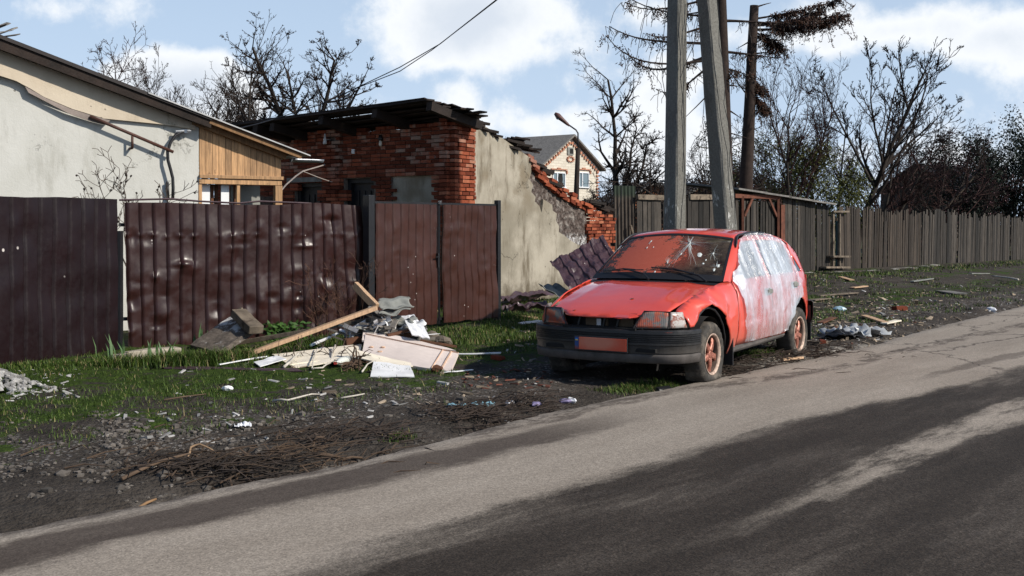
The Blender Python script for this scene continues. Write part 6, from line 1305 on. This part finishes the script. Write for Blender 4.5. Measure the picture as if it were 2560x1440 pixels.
# corrugated slate scraps
def wavy(px, py, Y, w, d, rz, tl, rl, n=2.5, m=None, lab='', grp='broken slate scraps in the heap'):
    c = A(px, py, Y); rm = Matrix.Rotation(rz, 3, 'Z') @ Matrix.Rotation(tl, 3, 'X') @ Matrix.Rotation(rl, 3, 'Y'); mb = MB()
    mb.grid(lambda u, v: c + rm @ Vector(((u - .5) * w + .02 * math.sin(v * 9), (v - .5) * d + .015 * math.sin(u * 11), .022 * math.cos(u * n * 6.283 if n > 0 else v * -n * 6.283))), 24, 14)
    return one(mb, 'slate_scrap', m or M_SLATE, lab, 'slate scrap', grp, smooth=True, solid=.009)
wavy(988, 757, 13.3, .36, .26, .35, .55, -.1, -1.6, None, 'largest wavy slate piece crowning the heap')
sl_ = ((945, 800, 'upright slate piece left of the crown of the heap', .13, .3, 1.3, .9), (968, 795, 'narrow slate piece just below the crowning slate', .12, .28, .6, 1.0), (955, 778, 'slate scrap tucked under the left end of the crowning slate', .3, .12, .2, .4), (985, 778, 'flat slate shard directly below the crowning slate', .34, .1, .5, .3), (1010, 800, 'slate shard at the right shoulder of the heap', .3, .12, -.5, .5),
       (1032, 815, 'wavy slate shard sloping down the right side', .26, .2, -.6, .7), (1046, 838, 'curved slate piece at the right foot beside the stones', .22, .2, -.8, .8), (935, 822, 'slate shard lying left under the upright one', .4, .1, .3, .2), (900, 826, 'long grey slate shard behind the brown rail end', .5, .09, .45, .2), (850, 866, 'dark slate shard behind the cream panel', .5, .1, .3, .15), (1000, 822, 'slate chip in the middle of the heap', .24, .12, .1, .4), (975, 832, 'slate chip above the foam board corner', .2, .12, -.3, .5))
for k, (px, py, lab, w_, d_, rz, tl) in enumerate(sl_): wavy(px, py, 13.25 - .02 * (k % 4), w_, d_, rz, tl, .2 * (k % 3 - 1), 1.2, (M_SLATE, M_WHITE, M_SLATED, M_SLATE)[k % 4], lab)
mb = MB(); slab(mb, [A(1000, 790, 13.5), A(1035, 785, 13.5), A(1062, 822, 13.3), A(1010, 815, 13.2)], .006, 5, wav=.03, seed=7); one(mb, 'white_sheet', M_PAPER, 'bright white sheet showing behind the right shoulder of the heap', 'board', 'white boards round the heap')
mb = MB(); rr = random.Random(77)
for i in range(22):
    c = A(rr.gauss(935, 42), rr.gauss(828, 14), 13.15 + rr.uniform(-.1, .15)); a, b = Vector((rr.gauss(0, .05), rr.gauss(0, .04), rr.gauss(0, .03))), Vector((rr.gauss(0, .02), rr.gauss(0, .03), rr.gauss(0, .03))); mb.add([c - a - b, c + a - b, c + a + b, c - a + b], [(0, 1, 2, 3)])
one(mb, 'paper_scraps', M_PAPER, 'crumpled white paper and film scraps stuffed in the middle of the heap', 'paper scraps')['kind'] = 'stuff'
mb = MB()      # core filling of the heap
for i in range(170):
    u = rr.random() ** .7; c = A(960 + rr.gauss(0, 55) * u, 845 - 60 * (1 - u), 13.3 + rr.uniform(-.2, .35)); c.z = max(.02, c.z - rr.random() * .12); l = rr.uniform(.05, .28); an = rr.uniform(0, 6.28); mb.beam(c, c + Vector((math.cos(an) * l, math.sin(an) * l * .6, rr.uniform(-.08, .08))), rr.uniform(.02, .09), rr.uniform(.006, .03))
one(mb, 'heap_rubble', vary((.20, .18, .16), 7, .5, .9, isl=.85)('mixed rubble scraps'), 'grey brown splinters and rubble filling the rubbish heap', 'rubble')['kind'] = 'stuff'
for k, (px, py, r_, lab) in enumerate(((1078, 848, .10, 'rough dark rubble stone at the right foot of the heap'), (1108, 856, .085, 'squarish grey rubble stone, rightmost by the heap'))):
    mb = MB(); p = gp(px, py + 12, .05); mb.rock(p, r_, (1.2, 1, .8), 5 + k, 9); one(mb, 'rubble_stone', vary((.14, .115, .09), 9, .4, .95, .9, .01)('rubble stone'), lab, 'stone', 'rubble stones by the heap')
mb = MB(); p = gp(1092, 932, .03); mb.rock(p, .05, (1.2, .9, .8), 9, 8); one(mb, 'brick_shard', M_WBRN, 'brown brick shard at the foot of the foam board', 'brick shard')
mb = MB(); p, q = gp(840, 922, .045), gp(871, 912, .05); d = (q - p); mb.tube([p, p + d * .12, p + d * .2, p + d * .35, p + d * .9, q], [.016, .018, .03, .045, .048, .035], 14); bt = one(mb, 'plastic_bottle', mat('white bottle plastic', None, (.62, .64, .6), .35), 'small white plastic bottle with a red cap lying by the roots', 'bottle', smooth=True)
mb = MB(); mb.tube([p - d * .08, p + d * .04], .015, 12); mb.build('cap', mat('red cap', None, (.55, .04, .03), .35), bt)
mb = MB()      # torn root tangle
for i in range(34):
    c = gp(886 + rr.gauss(0, 9), 918 + rr.gauss(0, 6), .05); pts = [c]; d = Vector((rr.gauss(0, 1), rr.gauss(0, .6), rr.gauss(.2, .5))).normalized()
    for s_ in range(6): d = (d + Vector((rr.gauss(0, .6), rr.gauss(0, .5), rr.gauss(-.1, .4)))).normalized(); c = c + d * .05; c.z = max(.01, c.z); pts.append(c)
    mb.tube(pts, [.011, .010, .009, .007, .005, .004, .002], 5)
one(mb, 'root_tangle', vary((.09, .055, .035), 9, .4, .9)('torn roots'), 'knotted brown roots in front of the narrow cream panel', 'roots')
def stick(pts, r, m, lab, name='stick', grp='sticks on the ground'):
    q = [gp(a, b, r + c) for a, b, c in pts]; o = []
    for a, b in zip(q, q[1:]): o += [a, a.lerp(b, .5) + Vector((rr.uniform(-.01, .01), rr.uniform(-.01, .01), rr.uniform(0, .01)))]
    o.append(q[-1]); mb = MB(); n = len(o); mb.tube(o, [r * (1 - .55 * i / n) for i in range(n)], 6); return one(mb, name, m, lab, 'stick', grp, smooth=True)
M_STW = vary((.5, .46, .4), 6, .25, .8)('peeled white stick'); M_STB = vary((.10, .065, .042), 6, .4, .85)('brown stick'); M_STD = vary((.06, .042, .032), 6, .4, .9)('dark stick')
for pts, r, m, lab in (([(710, 926, .01), (735, 912, .05), (752, 902, .06)], .016, M_STW, 'peeled white stick leaning on the tip of the cream panel'),
                       ([(838, 893, .12), (826, 915, .03), (806, 928, .01), (780, 930, .01), (788, 905, .06), (793, 893, .1)], .011, M_STW, 'bent white branch looping under the cream panel'),
                       ([(905, 940, .01), (918, 925, .04), (940, 920, .05)], .010, M_STW, 'short pale twig beside the flat white board'),
                       ([(682, 1007, .01), (720, 1010, .01), (760, 1004, .02), (800, 994, .01)], .011, M_STW, 'pale curved stick lying on the moss'),
                       ([(852, 1003, .01), (912, 997, .01)], .009, M_STW, 'short white stick left of the blue rag'),
                       ([(410, 1012, .01), (515, 998, .01)], .007, M_STB, 'thin straight twig on the moss above the gravel'),
                       ([(305, 1213, .01), (400, 1180, .04), (470, 1160, .05), (500, 1165, .03)], .012, M_STB, 'long brown branch lying along the left twig pile'),
                       ([(468, 1166, .03), (476, 1152, .07), (500, 1150, .08), (550, 1153, .03)], .009, vary((.26, .17, .10), 6, .3, .8)('stripped tan stick'), 'tan forked stick on top of the left twig pile'),
                       ([(342, 1257, .01), (390, 1241, .02)], .010, vary((.24, .14, .07), 6, .3, .8)('orange stick'), 'short orange stick at the edge of the road'),
                       ([(382, 1183, .01), (390, 1172, .02)], .012, M_STW, 'tiny pale stub left of the twig pile'),
                       ([(732, 1190, .015), (780, 1192, .015), (826, 1198, .015)], .009, M_STB, 'brown twig lying on the dusty road edge'),
                       ([(782, 1142, .01), (860, 1142, .01), (905, 1134, .01)], .013, M_STB, 'rough brown stick where the dirt meets the road'),
                       ([(782, 1123, .01), (790, 1107, .03), (822, 1105, .01)], .009, M_STB, 'hooked twig lying on the dark dirt'),
                       ([(926, 1139, .012), (976, 1136, .012)], .011, M_STB, 'short thick stick at the road edge'),
                       ([(922, 1168, .012), (936, 1156, .02), (972, 1152, .012)], .008, vary((.3, .14, .07), 6, .3, .8)('rust coloured twig'), 'rust coloured twig bent at one end on the road'),
                       ([(1190, 1105, .01), (1230, 1100, .02), (1268, 1103, .01)], .007, M_STB, 'slim twig on the damp road edge'),
                       ([(1528, 1010, .01), (1556, 1008, .01)], .016, M_STB, 'stubby brown stick on the road ahead of the car'),
                       ([(1820, 990, .01), (1840, 985, .02), (1856, 983, .01)], .010, M_STB, 'small brown splinter on the road below the front wheel'),
                       ([(1895, 880, .01), (1960, 874, .05), (2010, 877, .03)], .009, M_STW, 'pale stick lying against the rear tyre'),
                       ([(2026, 880, .01), (2060, 882, .02), (2094, 875, .01)], .017, M_STW, 'white curved branch lying right of the rear wheel'),
                       ([(2190, 872, .01), (2260, 866, .02), (2330, 858, .01)], .012, M_STW, 'long pale stick along the verge right of the car'),
                       ([(2545, 706, .02), (2500, 700, .02), (2480, 699, .02)], .03, M_STW, 'thick pale branch at the right edge of the verge')):
    stick(pts, r, m, lab)
def twigpile(lab, cx, cy, sx, sy, n, seed, m=M_STD):
    rr = random.Random(seed); mb = MB()
    for i in range(n):
        a = gp(rr.gauss(cx, sx), cy + rr.gauss(0, sy), rr.uniform(.004, .05)); an = rr.gauss(.75, .8); l = rr.uniform(.05, .36); b = a + Vector((math.cos(an) * l, math.sin(an) * l, rr.uniform(-.02, .04))); b.z = max(b.z, gz(b.x, b.y) + .01); c = a.lerp(b, .5) + Vector((rr.gauss(0, .02), rr.gauss(0, .02), rr.uniform(0, .03))); mb.tube([a, c, b], [.006, .004, .002], 3)
    return tag(mb.build('twig_pile', m), lab, 'twigs', kind='stuff')
twigpile('dark brown heap of fine twigs at the left road edge', 510, 1180, 100, 12, 270, 41, vary((.05, .036, .028), 5, .6, .9, isl=.5)('brown twigs')); twigpile('scattered dark twigs on the dirt right of the long stick', 850, 1095, 90, 13, 110, 42); twigpile('black tangle of twigs beneath the blue rag', 1180, 1045, 70, 12, 210, 43); twigpile('dark twigs along the dirt edge before the car', 1320, 1012, 50, 9, 110, 44); twigpile('twigs and splinters around the rear wheel', 2040, 888, 90, 10, 420, 45)
twigpile('sparse twigs scattered on the dusty road edge', 760, 1160, 260, 40, 260, 46, M_STB); twigpile('fine splinters by the front wheel', 1840, 925, 80, 16, 340, 47)
mb = MB()      # twigs lying over the cream panel
for i in range(26):
    p = A(rr.uniform(690, 860), rr.uniform(880, 915), 12.35); pts = [p]; d = Vector((rr.gauss(0, 1), -.1, rr.gauss(0, .8))).normalized()
    for s_ in range(7): d = (d + Vector((rr.gauss(0, .45), rr.gauss(0, .1), rr.gauss(-.05, .4)))).normalized(); p = p + d * .05; pts.append(Vector((p.x, p.y, max(.02, p.z))))
    mb.tube(pts, [.005] * 4 + [.003] * 4, 3)
one(mb, 'thorny_twigs', M_STD, 'thin dark thorny twigs draped over the cream panel', 'twigs')['kind'] = 'stuff'
# blue rag, litter, bricks
def rag(name, lab, x0, y0, x1, y1, w, m, cat, seed, h=.05):
    a, b = gp(x0, y0, .01), gp(x1, y1, .01); sd_ = (b - a).cross(Vector((0, 0, 1))).normalized(); mb = MB()
    mb.grid(lambda u, v: a.lerp(b, u) + sd_ * w * (v - .5) * (1 + .5 * nz(u * 6, v * 3, seed)) + Vector((0, 0, max(.004, h * .4 + h * nz(u * 4, v * 2.5, seed, 4)))), 26, 9); return one(mb, name, m, lab, cat, smooth=True, solid=.003)
rag('blue_rag', 'crumpled pale blue rag lying among the dark twigs', 1118, 1022, 1238, 1024, .12, mat('blue rag', None, (.16, .30, .37), .8), 'rag', 3)
rag('plastic_sheet', 'grey white torn plastic sheet on the verge right of the car', 2086, 842, 2190, 834, .5, vary((.4, .42, .44), 8, .3, .35)('grey plastic'), 'plastic sheet', 5, .12)
rag('dark_sheet', 'black torn sheet half under the grey plastic on the verge', 2070, 848, 2140, 842, .4, M_TRIM, 'plastic sheet', 6, .07)
rag('white_bag', 'crumpled white bag lying on the gravel', 585, 1071, 628, 1069, .10, M_PAPER, 'bag', 8, .022)
for k, (px, py, lab, m) in enumerate(((570, 976, 'small white chip of tile on the moss below the heap', M_WHITE), (1275, 1012, 'cream crumpled paper at the dirt edge left of its purple neighbour', M_PAPER), (1430, 997, 'cream crumpled paper nearest the car shadow', M_PAPER), (1412, 1000, 'small purple wrapper near the car shadow', mat('purple wrapper', None, (.20, .17, .30), .5)), (1342, 1015, 'small purple wrapper beside the twigs', mat('purple foil', None, (.20, .17, .30), .5)), (2478, 775, 'white crumpled wrapper far along the verge', M_PAPER), (2100, 779, 'pale blue crumpled cup on the verge behind the car', mat('pale blue plastic', None, (.35, .5, .58), .4)))):
    mb = MB(); p = gp(px, py, .02); mb.rock(p, .035 if px < 2000 else .07, (1.6, 1, .7), 30 + k, 6, k); one(mb, 'litter', m, lab, 'litter', 'litter on the verge')
for k, (px, py, lab) in enumerate(((2250, 775, 'whole dark red brick lying on the grass right of the car'), (2056, 861, 'broken brick end just right of the rear wheel'), (1245, 905, 'brick lump on the dirt between the white strip and the car'), (1660, 968, 'charcoal lump on the grass tuft by the front tyre'))):
    mb = MB(); p = gp(px, py, .04); s_ = 1.0 if k == 0 else .55; mb.box(p, (.25 * s_, .12 * s_, .075 * s_), rz=.4 + k, jit=.010); one(mb, 'loose_brick', M_BRICK if k != 3 else M_TRIM, lab, 'brick' if k < 3 else 'charcoal', 'loose bricks' if k < 3 else None, bev=.006)
# individual boards strewn over the right hand verge
rr = random.Random(88); DB = 'boards strewn on the right verge'
for k, (x0, y0, x1, y1, w_, m) in enumerate(((2045, 745, 2140, 738, .12, M_WGREY), (2100, 712, 2130, 717, .12, M_WPAL), (2130, 728, 2165, 724, .12, M_WPAL), (2035, 700, 2120, 703, .05, M_TRIM), (2160, 795, 2215, 812, .1, M_WPAL), (2210, 813, 2245, 806, .1, M_CREAM), (2030, 757, 2070, 753, .14, M_WGREY), (2355, 730, 2400, 740, .3, M_SLATED), (2020, 855, 2060, 862, .12, M_WGREY), (1955, 900, 2005, 893, .05, M_WPAL), (2050, 810, 2085, 800, .1, M_WBRN), (2425, 693, 2470, 690, .12, M_SLATE), (2280, 712, 2330, 706, .1, M_SLATE), (1290, 798, 1340, 800, .16, M_WPAL), (1300, 815, 1350, 812, .1, M_WHITE))):
    labs = ['long grey board flat on the grass close behind the car', 'short tan board chip near the kerb slab', 'tan splinter board a little below the kerb slab', 'black hose like strip at the foot of the kerb slab', 'tan slat slanting down on the green patch', 'cream slat touching the slanting tan slat', 'grey board hard against the car bumper side', 'dark slate sheet lying on the bank at the right', 'grey slat just behind the rear wheel', 'short pale slat at the road edge by the rear wheel', 'brown slat on the green patch behind the rear wheel', 'pale slate piece high on the bank near the fence', 'grey piece on the bank below the long fence', 'pale board chips on the grass before the plaster wall', 'white slat on the grass left of the car'][k]
    bar('loose_board', labs, gp(x0, y0, .03), gp(x1, y1, .035), w_, .02, m, 'board', DB, bev=0)
# countless chips and stones
def chips(name, lab, cat, m, regions, seed, size, flat=.3):
    rr = random.Random(seed); mb = MB()
    for x0, x1, y0, y1, n in regions:
        for i in range(n):
            px, py = rr.uniform(x0, x1), rr.uniform(y0, y1); p = gp(px, py, .004); 
            if uv(p.x, p.y)[1] > .3 and cat != 'stones': continue
            s_ = size * rr.uniform(.35, 1) ** 1.5 * (1.9 if rr.random() < .06 else 1); an = rr.uniform(0, 3.14)
            if cat == 'stones' and nz(p.x * 1.7, p.y * 1.7, seed) + .5 * nz(p.x * 6, p.y * 6, 2) < rr.uniform(-.25, .25) and py < 1260: continue
            if cat == 'stones': s_ *= rr.uniform(.5, 1.5); mb.rock(p, s_, (1.2, .9, .6), i, 5, an)
            else: mb.box(p + Vector((0, 0, s_ * .1)), (s_ * rr.uniform(1, 3.2), s_ * rr.uniform(.3, .9), s_ * flat), Matrix.Rotation(an, 3, 'Z') @ Matrix.Rotation(rr.gauss(0, .25), 3, 'Y'), jit=s_ * .12)
    return tag(mb.build(name, m), lab, cat, kind='stuff')
M_STN = vary((.12, .105, .092), 3, .3, .95, .6, isl=.6)('grey gravel stones'); M_CHIP = vary((.26, .205, .15), 3, .3, .85, isl=.7)('wood chips'); M_CHIPW = vary((.38, .37, .36), 3, .2, .8, isl=.55)('pale chips'); M_CHIPR = vary((.11, .038, .025), 3, .3, .9, isl=.5)('brick crumbs')
chips('gravel', 'grey gravel and small stones showing through the moss at left', 'stones', M_STN, ((230, 760, 1040, 1125, 1300), (0, 320, 1060, 1250, 320), (700, 1400, 960, 1100, 420), (0, 700, 1120, 1250, 420), (300, 900, 1130, 1260, 160), (1300, 2100, 940, 1100, 90), (300, 2560, 1100, 1440, 420)), 51, .020)
chips('wood_chips', 'splinters of pale wood strewn over the ground', 'chips', M_CHIP, ((2030, 2560, 690, 880, 620), (2020, 2330, 740, 860, 420), (700, 1350, 900, 1010, 90), (1250, 1360, 780, 880, 60), (1900, 2100, 870, 905, 90)), 52, .045)
chips('pale_chips', 'white plaster and plastic crumbs strewn over the ground', 'chips', M_CHIPW, ((2030, 2560, 690, 870, 300), (400, 1350, 900, 1060, 100), (0, 200, 930, 1010, 80), (200, 700, 1040, 1110, 40), (1250, 1360, 780, 880, 30)), 53, .035)
chips('brick_crumbs', 'small red brick crumbs near the car shadow', 'chips', M_CHIPR, ((1150, 1380, 930, 975, 60), (2030, 2300, 740, 860, 60)), 54, .035)
mb = MB(); rr = random.Random(66)      # rubble heap at the far left edge
for i in range(620):
    a = rr.gauss(0, .24); b_ = rr.gauss(0, .2); c = G(-12, 975) + Vector((a - .12, b_, max(0, .20 * math.exp(-(a * a + b_ * b_) * 9)))); mb.rock(c, rr.uniform(.008, .034), (1.2, 1, .8), i, 5)
one(mb, 'plaster_rubble', vary((.30, .29, .28), 8, .35, .9, isl=.55)('crushed plaster'), 'low pale heap of crushed plaster at the left edge', 'rubble')['kind'] = 'stuff'
for k, (x0, y0, x1, y1, lab) in enumerate(((310, 896, 445, 884, 'pale concrete slab at the foot of the battered fence panel'), (275, 905, 320, 902, 'short pale concrete block half sunk in grass at the fence gap'))):
    mb = MB(); mb.beam(gp(x0, y0, .02), gp(x1, y1, .02), .16, .10, jit=.01, seg=4); one(mb, 'concrete_slab', vary((.34, .30, .24), 6, .3, .9, .8, .006)('pale kerb'), lab, 'slab', bev=.012)
# violet corrugated sheet propped behind the bonnet, scrap at the wall foot
q = [A(1374, 656, 16.2), A(1508, 586, 17.2), A(1570, 690, 16.4), A(1440, 745, 15.4)]; mb = MB(); n_ = (q[1] - q[0]).cross(q[3] - q[0]).normalized()
mb.grid(lambda u, v: q[0].lerp(q[1], u).lerp(q[3].lerp(q[2], u), v) + n_ * (.024 * (sstep(abs((u * 5.2 % 1) - .5), .38, .30) - .5) + .05 * nz(u * 2, v * 2, 2) + .03 * nz(u * 6, v * 5, 3)), 78, 18)
one(mb, 'roofing_sheet', M_SHEETV, 'dented violet brown roofing sheet propped against the wall behind the bonnet', 'metal sheet', smooth=False, solid=.003)
for k, (x0, y0, x1, y1, w_, m, lab) in enumerate(((1262, 768, 1372, 752, .55, M_SHEETV, 'crumpled dark metal sheet lying at the foot of the plaster wall'), (1262, 790, 1368, 785, .4, M_SHEETV, 'second bent dark sheet just before the first at the wall foot'))):
    a, b = gp(x0, y0, .06), gp(x1, y1, .1); sd_ = Vector((.4, -.9, 0)); mb = MB(); mb.grid(lambda u, v: a.lerp(b, u) + sd_ * w_ * (v - .5) + Vector((0, 0, .09 * math.sin(v * 14 + u * 2) * .5 + .07 * nz(u * 4, v * 3, k + 4) + .05)), 20, 12); one(mb, 'metal_scrap', m, lab, 'metal sheet', 'scrap sheets at the wall foot', solid=.003)
wavy(1395, 725, 15.9, .36, .5, .5, .25, 0, 2.5, None, 'pale slate piece lying on the scrap beside the bonnet', None)
# ---------------------------------------------------------------- plants
def clump(name, lab, cat, px, py, n, h, w_, m, spread, seed, bend=.3, dy=0, grp=None):
    rr = random.Random(seed); c = gp(px, py); mb = MB()
    for i in range(n):
        b = c + Vector((rr.gauss(0, spread), rr.gauss(0, spread * .6) + dy, -.01)); an = rr.uniform(0, 6.28); l = h * rr.uniform(.5, 1.1); ln = Vector((math.cos(an), math.sin(an), 0)) * bend * rr.uniform(.2, 1) * l; sd_ = Vector((-math.sin(an), math.cos(an), 0)) * w_ / 2
        p1, p2 = b + ln * .3 + Vector((0, 0, l * .6)), b + ln + Vector((0, 0, l)); mb.add([b - sd_ * .7, b + sd_ * .7, p1 + sd_, p1 - sd_, p2], [(0, 1, 2, 3), (3, 2, 4)])
    return tag(mb.build(name, m), lab, cat, grp)
IG = 'iris clumps at the fence foot'
clump('iris_plant', 'blue green iris blades growing behind the broad grey board', 'plant', 500, 868, 9, .30, .035, M_IRIS, .05, 1, .45, grp=IG)
clump('iris_plant', 'iris clump at the gap between the fence panels', 'plant', 285, 905, 12, .28, .03, M_IRIS, .08, 2, .4, grp=IG)
clump('iris_plant', 'iris clump in front of the concrete slab by the battered panel', 'plant', 398, 902, 14, .27, .03, M_IRIS, .09, 3, .5, grp=IG)
rr = random.Random(90); mb = MB(); c = gp(692, 850)
for i in range(420):
    a = rr.uniform(0, 6.28); q_ = c + Vector((rr.gauss(0, .19), rr.gauss(0, .12), rr.uniform(.02, .24))); v1 = Vector((rr.gauss(0, 1), rr.gauss(0, 1), rr.gauss(0, .5))).normalized() * .045; v2 = v1.orthogonal().normalized() * .02; mb.add([q_ - v1, q_ + v2, q_ + v1, q_ - v2], [(0, 1, 2, 3)])
one(mb, 'leafy_weed', leafm('weed leaves', (.02, .055, .01), (.06, .13, .025)), 'bushy green leafy weed behind the grey plank', 'plant')
mb = MB(); tw = MB(); P = dict(BASE); P.update(lv=2, kids=(7, 4), ratio=(.3, .55), rmin=.0025, seg=.12, wob=.12, start=(.3, .2), up=(0, .2))
for k in range(9): branch(tw, tw, gp(800 + rr.gauss(0, 26), 846), Vector((rr.gauss(0, .28), rr.gauss(0, .15), 1)).normalized(), rr.uniform(.45, .85), .005, 0, rr, P)
one(tw, 'dry_weed', vary((.11, .055, .035), 5, .3, .9)('dry stalks'), 'dry reddish stalks standing before the battered fence panel', 'dry weed', 'dry stalks before the fence')
tw = MB()
for k in range(5): branch(tw, tw, gp(885 + rr.gauss(0, 12), 840), Vector((rr.gauss(0, .2), rr.gauss(0, .1), 1)).normalized(), rr.uniform(.7, 1.0), .004, 0, rr, P)
one(tw, 'dry_weed', vary((.10, .055, .04), 5, .3, .9)('tall dry stalks'), 'taller dry stalks at the right end of the battered panel', 'dry weed', 'dry stalks before the fence')
tw = MB(); tips = []; P.update(lv=2, kids=(8, 4), ratio=(.3, .5), rmin=.004, seg=.15)
for dx, l, px in ((-.75, 1.3, 320), (-.5, 1.3, 318), (-.2, 1.5, 330), (.25, 1.2, 335), (.5, 1.3, 330), (.8, 1.0, 330), (.1, 1.0, 395)): b = A(px, 562 + 1.45 * F_ / 14.6, 14.6); b.z = .9; branch(tw, tw, b, Vector((dx, 0, 1)).normalized(), l * .85, .010, 0, rr, P, tips)
ro = one(tw, 'rose_bush', M_TWIGL if False else vary((.09, .07, .055), 5, .3, .9)('rose stems'), 'leafless rose bush with dark hips against the grey wall', 'bush')
mb = MB()
for i in range(46): mb.rock(rr.choice(tips), .016, (1, 1, 1), i, 5)
mb.build('rose_hips', M_TWIG, ro)
# grass
rr = random.Random(99); mb = MB(); gv, gf = mb.v, mb.f
def blade(x, y, h, w_, bend):
    z = gz(x, y) - .004; a = rr.uniform(0, 6.283); c, s_ = math.cos(a), math.sin(a); o = len(gv); dx, dy = -s_ * bend * h, c * bend * h
    gv.extend([(x - c * w_, y - s_ * w_, z), (x + c * w_, y + s_ * w_, z), (x + dx * .35 + c * w_ * .6, y + dy * .35 + s_ * w_ * .6, z + h * .62), (x + dx * .35 - c * w_ * .6, y + dy * .35 - s_ * w_ * .6, z + h * .62), (x + dx, y + dy, z + h)]); gf.extend([(o, o + 1, o + 2, o + 3), (o + 3, o + 2, o + 4)])
def gdens(u, v): return nz(u * .8 + 9, v * .8, 1) + .55 * nz(u * 3.1, v * 3.1, 6)
cnt = 0
while cnt < 50000:                       # short turf in patches
    u, v = rr.uniform(-2.5, 11), rr.uniform(-7.2, -.8); k = gdens(u, v) - .02 + .42 * sstep(v, -1.7, -3.4) - (.9 if 4.9 < u < 9.5 and v > -2.9 else 0) - (.35 if v > -1.4 else 0) + (.25 if u < 3.5 and v < -2.3 else 0) - .35 * sstep(u, 5, 7) * sstep(v, -4.6, -3)
    if rr.random() > k * 1.9 + .01: cnt += .15; continue
    p = xy(u, v); blade(p.x, p.y, rr.uniform(.008, .045) * (1 if rr.random() < .93 else 2.2), .0033, rr.uniform(.4, 1.3)); cnt += 1
cnt = 0
while cnt < 15000:                       # right hand verge
    u, v = rr.uniform(10, 27), rr.uniform(-8.5, -1.1)
    if gdens(u, v) + .16 * sstep(v, -2, -5) < .07 + .22 * sstep(u, 13, 20): cnt += .1; continue
    p = xy(u, v); blade(p.x, p.y, rr.uniform(.02, .07), .008, .6); cnt += 1
def along(x0, y0, x1, y1, n, h, sp, w_=.005, bend=.5):
    a, b = G(x0, y0), G(x1, y1)
    for i in range(n): t_ = rr.random(); p = a.lerp(b, t_); blade(p.x + rr.gauss(0, sp), p.y + rr.gauss(0, sp), h * rr.uniform(.4, 1.1), w_, bend * rr.uniform(.3, 1.3))
along(260, 915, 640, 900, 2600, .13, .13, .005, .9); along(420, 920, 560, 905, 1300, .17, .10, .005, .9); along(560, 905, 860, 850, 2000, .12, .12, .005, .9); along(0, 925, 300, 908, 1800, .05, .12); along(1090, 835, 1350, 818, 2600, .07, .25); along(1100, 860, 1340, 850, 1600, .08, .25); along(1250, 800, 1370, 798, 900, .12, .15)
along(1525, 974, 1700, 955, 2300, .045, .08, .003, 1.0); along(1840, 895, 1960, 884, 1700, .08, .07, .004); along(1560, 990, 1620, 982, 260, .03, .05, .004); along(900, 928, 1130, 935, 400, .05, .1)
along(2020, 715, 2560, 668, 1300, .09, .35, .012); along(975, 1100, 1010, 1085, 200, .04, .04)
tag(mb.build('grass', M_GRASS), 'fresh green spring grass and moss growing in patches on the verge', 'grass', kind='stuff')
